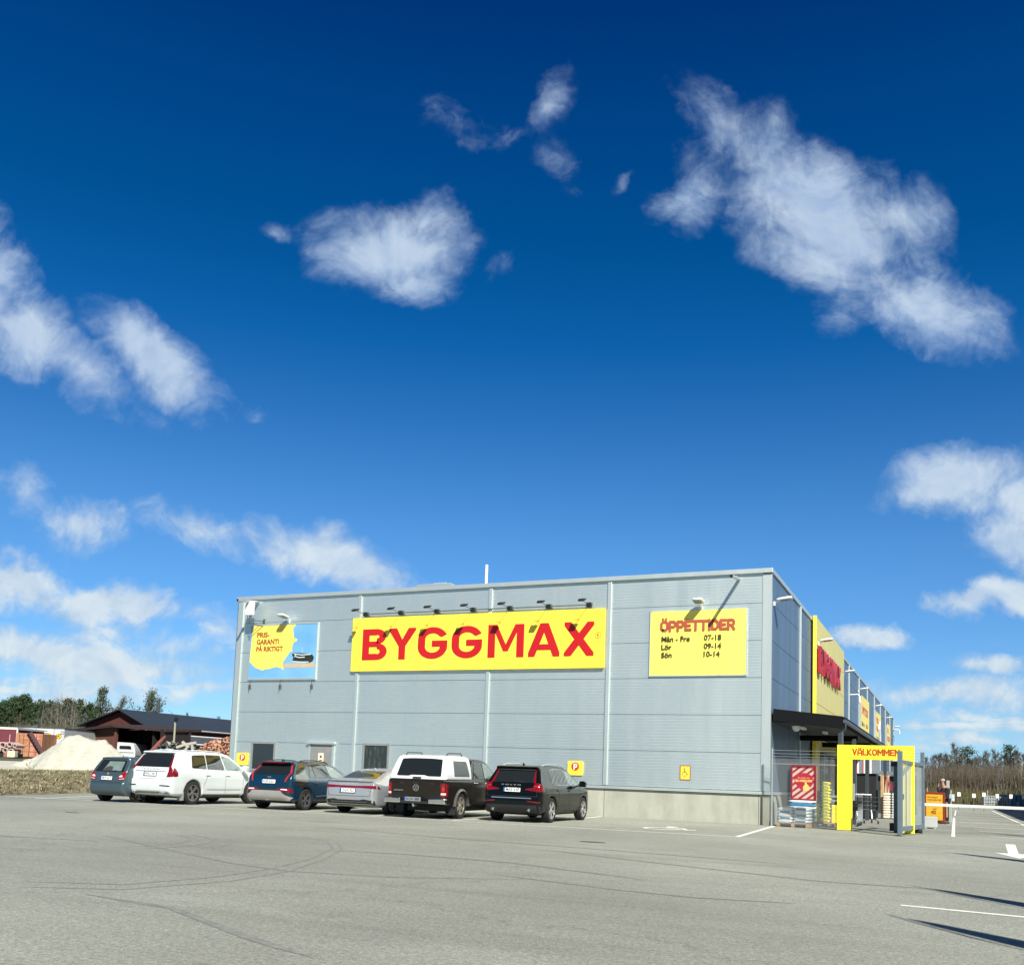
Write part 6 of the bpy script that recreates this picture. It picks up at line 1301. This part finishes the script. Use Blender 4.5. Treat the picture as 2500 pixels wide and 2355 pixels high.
# caravan under the shed roof
t, w, zt, zb = vehicle_box('caravan', 'white caravan parked in the mouth of the open shed', 'caravan', 279, 329, 1811, 1862, 97, 5, None)
m = MB(); prof = rr([(0, .45), (w, .45), (w*.98, 1.2), (w*.86, zt-.05), (.15, zt), (0, zt-.3)], .22); m.prism(prof, 3.6, Matrix(((1, 0, 0, 0), (0, 0, 1, 0), (0, 1, 0, 0), (0, 0, 0, 1)))); part('body', m, TW, t, smooth=1)
m = MB(); m.prism(rr([(w*.2, 1.25), (w*.8, 1.25), (w*.74, zt-.35), (w*.2, zt-.35)], .08), .02, XZ(0, -.001, 0)); part('rear_window', m, CGL, t)
m = MB(); m.prism(rr([(w*.1, .9), (w*.92, .9), (w*.92, .95), (w*.1, .95)], .02), .02, XZ(0, -.001, 0)); m.box(.1, w-.1, .3, 3, .3, .45); m.tube([(.1, 1.8, .3), (.35, 1.8, .3)], .3, 14); m.tube([(w-.35, 1.8, .3), (w-.1, 1.8, .3)], .3, 14); part('chassis', m, RUB, t)
# yard lamp post
p = at(422.5, 1840, 90); zt_ = at(424.5, 1752, 90).z; t = thing('yard_lamp_post', 'thin pole with dark lamp head in front of the barn roof', 'lamp post', (p.x, p.y, gz(p)))
m = MB(); m.tube([(0, 0, 0), (0, 0, zt_-gz(p)-.3)], .09, 8); part('pole', m, P('pole_pale', (.30, .29, .22), .7), t)
m = MB(); m.cbox((.1, 0, zt_-gz(p)-.12), (.3, .25, .38), Matrix.Rotation(R(25), 4, 'Y')); part('lamp_head', m, BLM, t)
# firewood and rubble heaps
def heap(name, lab, cat, prof, d, dep, n, size, mats, seed, kind='stuff'):
    rnd = random.Random(seed); me = bpy.data.meshes.new(name); F_ = frame(prof[0][0], d); z0 = F_[2][3]; mb = MB(); mi = []
    core = MB()
    for _ in range(n):
        px = rnd.uniform(prof[0][0], prof[-1][0]); yt = np.interp(px, [q[0] for q in prof], [q[1] for q in prof]); H_ = lz(px, yt, d)-z0
        v = rnd.random()**.6; dp = rnd.uniform(0, dep); z = max(.1, H_*v*(1)) ; dp = (1-v)*-1.2+rnd.uniform(0, .6)
        c_ = F_ @ Vector(((px-prof[0][0])/F_PX*d, dp, z))
        T = Matrix.Translation(c_) @ Matrix.Rotation(rnd.uniform(0, 6.28), 4, 'Z') @ Matrix.Rotation(rnd.uniform(-.6, .6), 4, 'X') @ Matrix.Rotation(rnd.uniform(-.5, .5), 4, 'Y')
        l, a, b = [s_*rnd.uniform(.7, 1.3) for s_ in size]; f0 = len(mb.f)
        mb.add([T @ Vector(q) for q in ((-l/2, -a/2, -b/2), (-l/2, a/2, -b/2), (-l/2, 0, b/2), (l/2, -a/2, -b/2), (l/2, a/2, -b/2), (l/2, 0, b/2))], [(0, 1, 2), (5, 4, 3), (0, 3, 4, 1), (1, 4, 5, 2), (2, 5, 3, 0)])
        k_ = rnd.randrange(len(mats)); mi += [k_]*(len(mb.f)-f0)
    f0 = len(mb.f)
    for (a, b) in zip(prof, prof[1:]):
        ha, hb = lz(a[0], a[1], d)-z0-.25, lz(b[0], b[1], d)-z0-.25; xa, xb_ = (a[0]-prof[0][0])/F_PX*d, (b[0]-prof[0][0])/F_PX*d
        vs = [F_ @ Vector(q) for q in ((xa, -1, 0), (xb_, -1, 0), (xb_, .2, max(hb, .05)), (xa, .2, max(ha, .05)), (xb_, 2, 0), (xa, 2, 0))]; mb.add(vs, [(0, 1, 2, 3), (3, 2, 4, 5)])
    mi += [0]*(len(mb.f)-f0)
    o = solid(name, mb, mats, lab, cat, kind=kind)
    o.data.polygons.foreach_set('material_index', mi); return o
heap('firewood_heap', 'large heap of split orange brown firewood beside the store corner', 'firewood', [(462, 1846), (478, 1838), (500, 1818), (520, 1806), (545, 1800), (570, 1797), (640, 1800)], 72, 3, 2200, (.42, .15, .14), [P('log_dark', (.05, .025, .018), .8), P('log_orange', (.38, .18, .10), .7), P('log_pale', (.46, .29, .19), .7), P('log_red', (.26, .10, .06), .7), P('log_orange', 0)], 4)
heap('rubble_heap', 'heap of grey tiles and boards left of the firewood', 'rubble', [(386, 1846), (398, 1820), (410, 1812), (430, 1812), (450, 1815), (462, 1818), (480, 1828), (490, 1846)], 76, 2, 330, (.9, .35, .09), [P('rub_dark', (.04, .04, .035), .8), P('rub_grey', (.13, .13, .12), .8), P('rub_white', (.36, .35, .30), .8), P('rub_dark', 0)], 5)
m = MB(); rnd = random.Random(8)
for (px, py, l, ang) in ((443, 1820, .8, 20), (453, 1817, .7, -40), (464, 1815, 1.0, 12), (456, 1826, .6, 60), (470, 1825, .6, -80), (450, 1832, .5, 15)):
    p = at(px, py, 74.5); m.cbox(p, (l, .2, .2), Matrix.Rotation(math.atan2(rt0.y, rt0.x), 4, 'Z') @ Matrix.Rotation(R(-ang), 4, 'Y'))
solid('white_blocks', m, P('rub_white', (.36, .35, .30)), 'pale broken concrete blocks on top of the rubble heap', 'blocks', kind='stuff', bevel=.03)
m = MB(); F_ = frame(384, 78)
for k in range(5): m.tube([F_ @ Vector((-1.9+k*.1, 0, 0)), F_ @ Vector((-.0+k*.1, .3, 2.4+k*.1))], .09, 5)
solid('leaning_planks', m, P('plank_red', (.22, .07, .06), .8), 'reddish planks leaning beside the rubble heap', 'planks')
# ------------------------------------------------------------------ trees
BARK = P('bark_brown', (.06, .045, .032), .9, 0, .3, 8); BIRCH = two('bark_birch', (.20, .185, .155), (.06, .05, .04), 5, .85, .62, .68, 6, (.4, .4, 1.5), .2)
LF = [two('needles_%d' % i, c1, c2, 1.2, .9, .4, .6, 4, (1, 1, 1), 0) for i, (c1, c2) in enumerate((((.014, .034, .012), (.050, .085, .026)), ((.035, .055, .025), (.075, .10, .045)), ((.07, .06, .025), (.12, .10, .04))))]
TW_ = [P('twig_brown', (.060, .042, .028), .9, 0, .3, 1), P('twig_grey', (.12, .115, .10), .9, 0, .2, 1), P('twig_olive', (.075, .062, .022), .9, 0, .3, 1)]
def leafcloud(n, fn, size, seed):
    rg = np.random.default_rng(seed); C_ = np.array([fn(rg) for _ in range(n)]); A = rg.normal(size=(n, 3)); A /= np.linalg.norm(A, axis=1)[:, None]
    B = rg.normal(size=(n, 3)); B = np.cross(A, B); B /= np.linalg.norm(B, axis=1)[:, None]; s = size*rg.uniform(.5, 1.3, (n, 1))
    V = np.stack([C_-A*s, C_+B*s*.55, C_+A*s, C_-B*s*.55], 1).reshape(-1, 3); m = MB(); m.v = [tuple(p) for p in V]; m.f = [(4*i, 4*i+1, 4*i+2, 4*i+3) for i in range(n)]; return m
def conifer(name, lab, cat, h, w, seed, mat, n=1500, sparse=0., base=.25, group=None, top=.04, pine=False):
    t = thing(name, lab, cat, (0, 0, 0), 0, group); rnd = random.Random(seed)
    m = MB(); m.tube([(0, 0, 0), (.02*h, 0, h*.5), (0, .01*h, h*.97)], [h*.018, h*.012, h*.004], 7)
    brs = []
    nb = int(26+h)
    for k in range(nb):
        f = k/nb; z = h*(base+(1-base)*f); r_ = w/2*((1-f)**.75*(.75+.5*rnd.random()) if not pine else (math.sin(min(1, f*1.15+.12)*math.pi)**.6)*(.6+.55*rnd.random()))+top*w
        a = rnd.uniform(0, 6.283); e = Vector((math.cos(a)*r_, math.sin(a)*r_, z+r_*(.12 if not pine else .35))); m.tube([(0, 0, z), e], [h*.004, h*.0015], 4); brs.append((Vector((0, 0, z)), e))
    part('trunk', m, BARK, t)
    def fn(rg):
        s, e = brs[rg.integers(len(brs))]; u = rg.random()**.55; p = s+(e-s)*u; q = .05*w+.05*h*.35*(1-u*.5); return [p.x+rg.normal()*q, p.y+rg.normal()*q, p.z+rg.normal()*q*.55]
    part('crown', leafcloud(int(n*(1-sparse)*1.7), fn, h*.0155, seed), mat, t, recalc=False); return t
def bare(name, lab, cat, h, w, seed, twig, bark, n=320, group=None, leaves=0, lmat=None):
    t = thing(name, lab, cat, (0, 0, 0), 0, group); rnd = random.Random(seed); m = MB(); tw = MB()
    lean = Vector((rnd.uniform(-.04, .04)*h, rnd.uniform(-.04, .04)*h, 0)); tr = lambda f: lean*f*f+Vector((0, 0, h*f))
    m.tube([tr(0), tr(.35), tr(.7), tr(1)], [h*.013, h*.010, h*.006, h*.002], 6); tips = []
    for k in range(16):
        f = rnd.uniform(.28, .93); a = rnd.uniform(0, 6.283); l = w*.55*(1.15-f)*rnd.uniform(.7, 1.3); s = tr(f); e = s+Vector((math.cos(a)*l, math.sin(a)*l, l*rnd.uniform(.9, 1.6))); m.tube([s, (s+e)/2+Vector((0, 0, -.05*l)), e], [h*.004, h*.003, h*.001], 4); tips.append((s, e))
    part('trunk', m, bark, t)
    for _ in range(n):
        s, e = rnd.choice(tips+[(tr(.4), tr(1))]); q = s+(e-s)*rnd.uniform(.15, 1); d = Vector((rnd.gauss(0, 1), rnd.gauss(0, 1), rnd.uniform(.3, 1.8))).normalized()*h*rnd.uniform(.04, .11); nn = d.cross(Vector((rnd.gauss(0, 1), rnd.gauss(0, 1), 0))).normalized()*h*.0022
        tw.add([q-nn, q+nn, q+d], [(0, 1, 2)])
    part('crown', tw, twig, t, recalc=False)
    if leaves:
        def fn(rg): s, e = tips[rg.integers(len(tips))]; p = s+(e-s)*rg.random(); q = h*.035; return [p.x+rg.normal()*q, p.y+rg.normal()*q, p.z+rg.normal()*q]
        part('foliage', leafcloud(leaves, fn, h*.013, seed), lmat, t, recalc=False)
    return t
def place(t, px, d, py=1858): p = at(px, py, d); t.location = (p.x, p.y, gz(p)-.1 if px < 1000 else -.3)
def hgt(px, py, d): return lz(px, py, d)-1.2
# left forest
fl = 'dark pine in the forest skyline behind the trailers'
protos = [conifer('pine_tree', fl, 'tree', 14, 4.6, s, LF[0], 1300, base=.3, group='forest pines at the left', pine=(s == 33)) for s in (31, 32, 33)]
rnd = random.Random(2); used = 0
for k, px in enumerate(list(range(-60, 60, 5))+list(range(60, 300, 9))+[-45, -20, 10, 30, 52, 90]):
    d = rnd.uniform(168, 205); yt = np.interp(px, [-60, 0, 30, 50, 80, 130, 170, 215, 250, 300], [1712, 1706, 1704, 1700, 1712, 1716, 1708, 1722, 1734, 1740])+rnd.uniform(-7, 12); h = hgt(px, yt, d)
    t = protos[k % 3] if used < 3 else dup(protos[k % 3]); used += 1; place(t, px+rnd.uniform(-3, 3), d); t.scale = (h/14*rnd.uniform(.8, 1.1),)*2+(h/14,); t.rotation_euler.z = rnd.uniform(0, 6.2)
bl_ = 'pale stemmed bare birch at the edge of the left forest'
bp_ = [bare('birch_tree', bl_, 'tree', 10, 5, s, TW_[i], BIRCH, 420, 'forest edge birches') for i, s in ((1, 41), (2, 42))]; used = 0
for k, (px, yt, d) in enumerate(((60, 1760, 150), (30, 1765, 150), (92, 1722, 160), (117, 1718, 158), (133, 1706, 155), (141, 1701, 157), (152, 1716, 152), (163, 1708, 155), (172, 1726, 150), (45, 1745, 160), (205, 1742, 150))):
    t = bp_[k % 2] if used < 2 else dup(bp_[k % 2]); used += 1; place(t, px, d); h = hgt(px, yt, d)*1.02; t.scale = (h/10, h/10, h/10); t.rotation_euler.z = k*1.3
t = conifer('lone_pine', 'tall open pine rising above the left end of the barn roof', 'tree', 15, 6.2, 51, LF[1], 1700, base=.3, top=.1); place(t, 240, 150); s = hgt(238, 1677, 150)/15; t.scale = (s*.62, s*.62, s)
t = bare('leafing_birch', 'tall airy birch standing behind the barn roof ridge', 'tree', 12, 7, 61, TW_[1], BIRCH, 900, None, 2400, LF[1]); place(t, 355, 150); s = hgt(358, 1677, 150)/12; t.scale = (s*.85, s*.85, s)
t = bare('brown_tree', 'small rounded brown tree between the pine and barn ridge', 'tree', 8, 6, 62, TW_[2], BARK, 700, None, 2200, LF[2]); place(t, 284, 150); s = hgt(286, 1710, 150)/8; t.scale = (s*.62, s*.62, s)
for k, (px, yt) in enumerate(((412, 1741), (330, 1722), (448, 1738), (528, 1748))):
    t = conifer('distant_tree', '%s small dark treetop showing over the barn roof from the left' % ORD[k], 'tree', 8, 3, 70+k, LF[0], 350, base=.4, group='treetops over the barn roof'); place(t, px, 170); s = hgt(px, yt, 170)/8; t.scale = (s*.5, s*.5, s)
m = MB(); m.box(0, 9, 0, 5, 0, 3.2); m.add([(-.3, -.3, 3.2), (9.3, -.3, 3.2), (9.3, 2.5, 4.6), (-.3, 2.5, 4.6), (-.3, 5.3, 3.2), (9.3, 5.3, 3.2)], [(0, 1, 2, 3), (3, 2, 5, 4), (0, 3, 4), (1, 5, 2)]); o = solid('far_house', m, BRF, 'grey roofed building partly hidden left of the barn gable', 'house'); o.location = at(262, 1850, 140); o.location.z = 1.2+.9
def brush(name, lab, cat, pts, d, n, hh, mats, seed, w_=.012):
    rnd = random.Random(seed); m = MB(); mi = []
    for _ in range(n):
        px = rnd.uniform(pts[0][0], pts[-1][0]); yt = np.interp(px, [q[0] for q in pts], [q[1] for q in pts]); dd = d+rnd.uniform(-6, 10); p = at(px, 1860, dd); p.z = gz(p) if px < 1000 else -.3
        H_ = (lz(px, yt, dd)-p.z)*rnd.uniform(.35, 1)**.7; e = p+Vector((rnd.uniform(-.12, .12), rnd.uniform(-.12, .12), 1))*H_; s_ = rt0*rnd.uniform(.5, 1.6)*w_
        b = p+Vector((0, 0, H_*rnd.uniform(0, .55))); m.add([b-s_, b+s_, e], [(0, 1, 2)]); mi.append(rnd.randrange(len(mats)))
    o = solid(name, m, mats, lab, cat, kind='stuff', recalc=False); o.data.polygons.foreach_set('material_index', mi); return o
brush('forest_undergrowth', 'grey brown undergrowth at the foot of the left forest', 'undergrowth', [(-60, 1764), (60, 1762), (150, 1756), (220, 1766), (290, 1770)], 140, 6000, 4, [TW_[0], TW_[1], TW_[2], LF[0]], 9, .05)
# right thicket
rl_ = 'thin bare birch in the brown thicket behind the right parking area'
rp = [bare('thicket_birch', rl_, 'tree', 9, 4.2, s, TW_[i], BIRCH if i == 1 else BARK, 520, 'birches of the right thicket') for i, s in ((0, 81), (1, 82), (2, 83))]; used = 0; rnd = random.Random(14)
for k in range(62):
    px = 2235+k*4.6+rnd.uniform(-3, 3); d = rnd.uniform(98, 126); yt = np.interp(px, [2230, 2262, 2295, 2330, 2345, 2380, 2400, 2430, 2455, 2500, 2560], [1852, 1848, 1832, 1815, 1830, 1850, 1832, 1828, 1838, 1826, 1820])+rnd.uniform(-3, 22)
    h = lz(px, yt, d)+.3; t = rp[k % 3] if used < 3 else dup(rp[k % 3]); used += 1; p = at(px, 1950, d); t.location = (p.x, p.y, -.3); t.scale = (h/9*.8, h/9*.8, h/9); t.rotation_euler.z = rnd.uniform(0, 6.2)
for px, yt, w_, lab, s in ((2362, 1822, 4.6, 'dark pine standing out of the thicket nearer the gate', 91), (2468, 1818, 3.6, 'dark spruce near the right picture edge above the thicket', 92), (2560, 1822, 3.6, 'dark spruce at the very right above the thicket', 93)):
    h = lz(px, yt, 118)+.3; t = conifer('spruce_tree', lab, 'tree', h, w_, s, LF[0], 1300, base=.35, group='dark conifers in the right thicket'); p = at(px, 1950, 118); t.location = (p.x, p.y, -.3)
t = bare('white_birch', 'single white stemmed birch at the right edge of the thicket', 'tree', 6, 3, 95, TW_[1], P('white_bark', (.65, .63, .58), .8, 0, .2, 4), 200); p = at(2494, 1950, 96); t.location = (p.x, p.y, -.3); h = lz(2490, 1850, 96)+.3; t.scale = (h/6,)*3
brush('thicket_brush', 'dense brown and olive brushwood filling the thicket', 'brushwood', [(2225, 1868), (2300, 1862), (2360, 1856), (2420, 1862), (2500, 1858), (2600, 1855)], 100, 15000, 6, [TW_[0], TW_[0], TW_[1], TW_[2], P('twig_dark', (.06, .045, .03), .9)], 10, .03)
brush('low_scrub', 'low green brown scrub along the foot of the thicket', 'scrub', [(2225, 1915), (2300, 1912), (2400, 1918), (2600, 1920)], 92, 5000, 3, [TW_[2], LF[2], P('scrub_green', (.035, .045, .014), .9)], 12, .04)
# things at the far edge of the lot
def farbox(name, lab, cat, px0, px1, yt, yb, d, dep, mat, grp=None):
    p = at((px0+px1)/2, yb, d); w = (px1-px0)/F_PX*d; h = (yb-yt)/F_PX*d
    t = thing(name, lab, cat, (p.x, p.y, max(p.z, 0)), math.atan2(rt0.y, rt0.x), grp); return t, w, h
for k, (px0, px1, yt, yb) in enumerate(((2403, 2432, 1942, 1967), (2437, 2464, 1945, 1968))):
    t, w, h = farbox('mesh_crate', ('grey mesh crate on the far kerb left of the other crate', 'grey mesh crate on the far kerb next to the blue container')[k], 'crate', px0, px1, yt, yb, 84, 1, None, 'mesh crates at the far kerb')
    m = MB()
    for z in (0, h*.33, h*.66, h-.03): m.box(-w/2, w/2, -.02, .02, z, z+.05)
    for i in range(6): x = -w/2+w*i/5; m.box(x-.02, x+.02, -.03, .03, .05, h)
    part('frame', m, P('zinc', (.42, .47, .47), .5, .4), t)
    m = MB(); m.box(-w/2+.03, w/2-.03, .05, .7, .1, h*.85); part('contents', m, two('stone_fill', (.16, .18, .17), (.40, .43, .40), 6, .8), t)
t, w, h = farbox('blue_container', 'dull blue container at the far right edge of the lot', 'container', 2466, 2520, 1941, 1966, 84, 2, None)
m = MB(); m.box(-w/2, w/2, 0, 2.2, 0, h); part('body', m, P('cont_blue', (.035, .11, .22), .6, 0, .15, 2), t)
m = MB(); m.box(-w/2, w/2, -.03, 2.2, h, h+.06); m.box(-w/2+.55, w/2-1.2, -.02, 0, .05, .3)
for i in range(6): m.box(-w/2+i*w/5-.02, -w/2+i*w/5+.02, -.03, 0, 0, h)
part('ribs', m, P('cont_edge', (.25, .38, .48), .5), t)
t, w, h = farbox('grey_cabinet', 'pale grey cabinet at the far edge behind the person', 'cabinet', 2318, 2331, 1938, 1955, 84, 1, None)
m = MB(); m.box(-w/2, w/2, 0, .4, 0, h); part('body', m, P('cab_grey', (.38, .46, .47), .5), t, bevel=.02)
m = MB(); m.tube([(-w*.3, -.01, h*.8), (w*.3, -.01, h*.55)], .03, 4); m.box(-w*.1, w*.4, -.02, 0, h*.2, h*.3); part('door_trim', m, WHM, t)
for k, (a, b) in enumerate(((2300, 2338), (2340, 2364), (2367, 2387), (2392, 2403), (2405, 2431), (2441, 2468), (2472, 2500))):
    t, w, h = farbox('kerb_block', '%s pale kerb block from the left along the far edge' % ORD[k], 'kerb block', a, b, 1964.5+k*.9, 1970.5+k*.9, 83, .5, None, 'kerb blocks along the far edge')
    m = MB(); m.box(-w/2, w/2, 0, .3, -.02, h); part('block', m, P('kerb_white', (.62, .64, .60), .8), t, bevel=.02)
for k, (px, py) in enumerate(((2341, 1938), (2377.5, 1941.5), (2402, 1939), (2434.5, 1942.5), (2468, 1943.5), (2499, 1945))):
    d = 68; p = at(px, py, d); t = thing('bay_sign', '%s small white bay sign from the left along the far fence' % ORD[k], 'sign', (p.x, p.y, 0), math.atan2(rt0.y, rt0.x), 'small white bay signs')
    m = MB(); m.box(-.11, .11, -.02, 0, p.z-.14, p.z+.14); part('plate', m, P('plate_white', 0), t)
    m = MB(); m.tube([(0, .015, 0), (0, .015, p.z-.1)], .018, 5); part('post', m, P('thin_post', (.12, .13, .11), .6), t)
for k, (px, y0, y1) in enumerate(((2411, 1928, 1960), (2486, 1930, 1962), (2264, 1922, 1960))):
    p = at(px, y1, 86); m = MB(); m.tube([(p.x, p.y, 0), (p.x, p.y, at(px, y0, 86).z)], .05, 6); solid('fence_post', m, P('fence_grey', (.30, .31, .28), .6), '%s thin grey post from the left before the thicket' % ORD[k], 'post', 'thin posts before the thicket')
m = MB()
for z in (1.5, 2.3): pass
# ------------------------------------------------------------------ the person
def skin(nodes, edges, sub=2):
    me = bpy.data.meshes.new('s'); me.from_pydata([n[:3] for n in nodes], edges, []); o = bpy.data.objects.new('s', me); COL.objects.link(o)
    mo = o.modifiers.new('s', 'SKIN'); mo.use_smooth_shade = True
    for i, n in enumerate(nodes):
        r_ = n[3] if isinstance(n[3], tuple) else (n[3], n[3]); me.skin_vertices[0].data[i].radius = r_
    me.skin_vertices[0].data[0].use_root = True
    s_ = o.modifiers.new('d', 'SUBSURF'); s_.levels = sub; s_.render_levels = sub
    dg = bpy.context.evaluated_depsgraph_get(); e = o.evaluated_get(dg); out = bpy.data.meshes.new_from_object(e); bpy.data.objects.remove(o); return out
per = thing('person', '', 'person', (5.02, 10.9, 0), R(-12)); per['label'] = 'person in black clothes with bowed head and raised hand beside the red framed board'
# local axes: -x is the direction the person faces; y sideways
pn = [(0, 0, .93, (.13, .15)), (-.01, 0, 1.12, (.11, .14)), (.0, 0, 1.32, (.12, .17)), (-.03, 0, 1.44, (.08, .10)), (-.07, 0, 1.51, .052), (-.10, 0, 1.585, (.075, .068)), (-.115, 0, 1.66, (.088, .075)), (-.09, 0, 1.71, (.07, .06)),
      (.0, -.19, 1.40, .058), (-.10, -.22, 1.17, .045), (-.24, -.13, 1.36, .035), (-.245, -.08, 1.45, .025), (.0, .19, 1.40, .058), (.0, .26, 1.14, .045), (-.12, .22, .93, .035), (-.15, .2, .88, .025),
      (.0, -.1, .88, .095), (-.02, -.11, .48, .062), (.03, -.12, .09, .04), (-.10, -.13, .035, .035), (.02, .1, .88, .095), (.03, .11, .48, .062), (.06, .12, .09, .04), (-.06, .13, .035, .035), (-.195, 0, 1.615, .018), (-.235, -.075, 1.52, .028), (-.16, .2, .82, .028)]
pe = [(0, 1), (1, 2), (2, 3), (3, 4), (4, 5), (5, 6), (6, 7), (3, 8), (8, 9), (9, 10), (10, 11), (3, 12), (12, 13), (13, 14), (14, 15), (0, 16), (16, 17), (17, 18), (18, 19), (0, 20), (20, 21), (21, 22), (22, 23), (6, 24), (11, 25), (15, 26)]
# fingers
def fing(base, root, dirs, L_):
    for k, (dx, dy, dz) in enumerate(dirs):
        i = len(pn); a = Vector(root)+Vector((0, (k-1.5)*.014, 0)) if k < 4 else Vector(root)+Vector((.02, .03, -.01)); d = Vector((dx, dy, dz)).normalized(); l = L_*(.85, 1, .95, .75, .7)[k]
        pn.append((*(a+d*l*.5), .009)); pn.append((*(a+d*l*.8+Vector((.012, 0, 0))), .008)); pe.append((base, i)); pe.append((i, i+1))
fing(25, (-.235, -.075, 1.53), [(-.1, .2, 1), (0, .25, 1), (.1, .2, 1), (.2, .15, 1), (.5, .8, .4)], .09)
fing(26, (-.16, .2, .81), [(-.2, 0, -1), (-.1, 0, -1), (0, 0, -1), (.1, 0, -1), (-.8, -.3, -.5)], .085)
part('body', skin(pn, pe), P('skin_tone', (.36, .19, .14), .5), per, smooth='all', recalc=False)
jn = [(n[0], n[1], n[2]-(.05 if i_ == 0 else 0), tuple(q+(.034 if i_ in (0, 1, 2, 3) else .02) for q in (n[3] if isinstance(n[3], tuple) else (n[3],)*2))) for i_, n in enumerate(pn)]
ji = [0, 1, 2, 3, 8, 9, 10, 11, 12, 13, 14, 15]; mp_ = {a: i for i, a in enumerate(ji)}; KBK = P('cloth_black', (.012, .012, .014), .85, 0, .2, 8, .4, 60)
part('jacket', skin([jn[i] for i in ji], [(mp_[a], mp_[b]) for a, b in pe if a in mp_ and b in mp_]), KBK, per, smooth='all', recalc=False)
jn[0] = (0, 0, .93, (.155, .17))
ti = [0, 16, 17, 18, 20, 21, 22]; mp_ = {a: i for i, a in enumerate(ti)}
part('trousers', skin([jn[i] for i in ti], [(mp_[a], mp_[b]) for a, b in pe if a in mp_ and b in mp_]), KBK, per, smooth='all', recalc=False)
m = MB(); m.box(.06, .125, -.2, -.14, .25, .85); part('trouser_panel', m, P('khaki', (.35, .28, .10), .8), per, bevel=.02)
m = MB()
for y in (-.13, .13): m.prism(rr([(-.2, -.045), (.09, -.045), (.09, .045), (-.2, .045)], .04), .09, Matrix.Translation((.03 if y > 0 else 0, y, 0)))
part('shoes', m, P('shoe', (.05, .04, .03), .6), per, bevel=.02)
m = MB(); T = Matrix.Translation((-.09, 0, 1.70)) @ Matrix.Rotation(R(-20), 4, 'Y'); m.lathe([(.001, .085), (.05, .075), (.08, .045), (.094, .0), (.092, -.03)], T, 18); part('hair', m, P('hair_pale', (.34, .30, .24), .8, 0, .3, 40), per, smooth=1)
m = MB()
for y in (-.028, .028): m.tube([(-.198, y, 1.645), (-.19, y, 1.645)], .008, 8)
part('eyes', m, DARK, per)
m = MB(); m.box(-.186, -.18, -.02, .02, 1.578, 1.584); part('mouth', m, P('lip', (.35, .12, .1), .6), per)
m = MB()
for y in (-.077, .077): m.tube([(-.10, y, 1.61), (-.10, y*1.08, 1.64), (-.10, y, 1.665)], .012, 6)
part('ears', m, P('skin_tone', 0), per)
m = MB(); m.box(-.262, -.25, -.11, -.04, 1.5, 1.62); solid('mobile_phone', m, DARK, 'dark phone held up to the face by the person in black', 'phone').location = Vector((5.02-.25, 10.85, 1.5))
# ------------------------------------------------------------------ outside the frame but casting shadows into it
def flag(x, y, k):
    t = thing('feather_flag', 'tall feather flag %s from the camera, its shadow on the asphalt' % ORD[k], 'flag', (x, y, 0), 0, 'feather flags beside the lot')
    m = MB(); m.tube([(0, 0, 0), (0, 0, 3.6), (0, .03, 5.2), (0, .12, 5.9), (0, .25, 6.25)], [.035, .03, .024, .018, .012], 8); m.tube([(-.3, 0, .03), (.3, 0, .03)], .03); m.tube([(0, -.3, .03), (0, .3, .03)], .03); part('pole', m, WHM, t)
    m = MB(); pts = [(.12, .9), (1.0, .9), (.95, 2.6), (.72, 4.2), (.42, 5.6), (.27, 6.0), (.17, 5.6), (.12, 4.4)]; m.prism(pts, .01, YZ(0, 0, 0)); part('flag_cloth', m, SY, t)
for k, (tx, ty) in enumerate(((4.83, -21.44), (4.92, -18.0), (5.18, -9.5), (6.2, 3.0), (6.45, 18.8), (6.6, 28.4))):
    flag(tx+6.1/1.12*.78, ty-6.1/1.12, k)
nb_ = thing('shadow_block', 'unseen plain grey block added beyond the right picture edge to cast a shadow', 'building', (14.2, 14.5, 0))  # unseen block added to throw the dark shadow across the far bays
m = MB(); m.box(0, 22, 0, 46, 0, 8.1); part('walls', m, CL, nb_)
m = MB(); m.box(-.08, 22.1, -.1, 46.1, 8.1, 8.3); part('roof_edge', m, TRIM, nb_)
m = MB(); m.box(-.02, 0, 6, 10, 0, 4); part('gate_door', m, P('anthracite', 0), nb_)
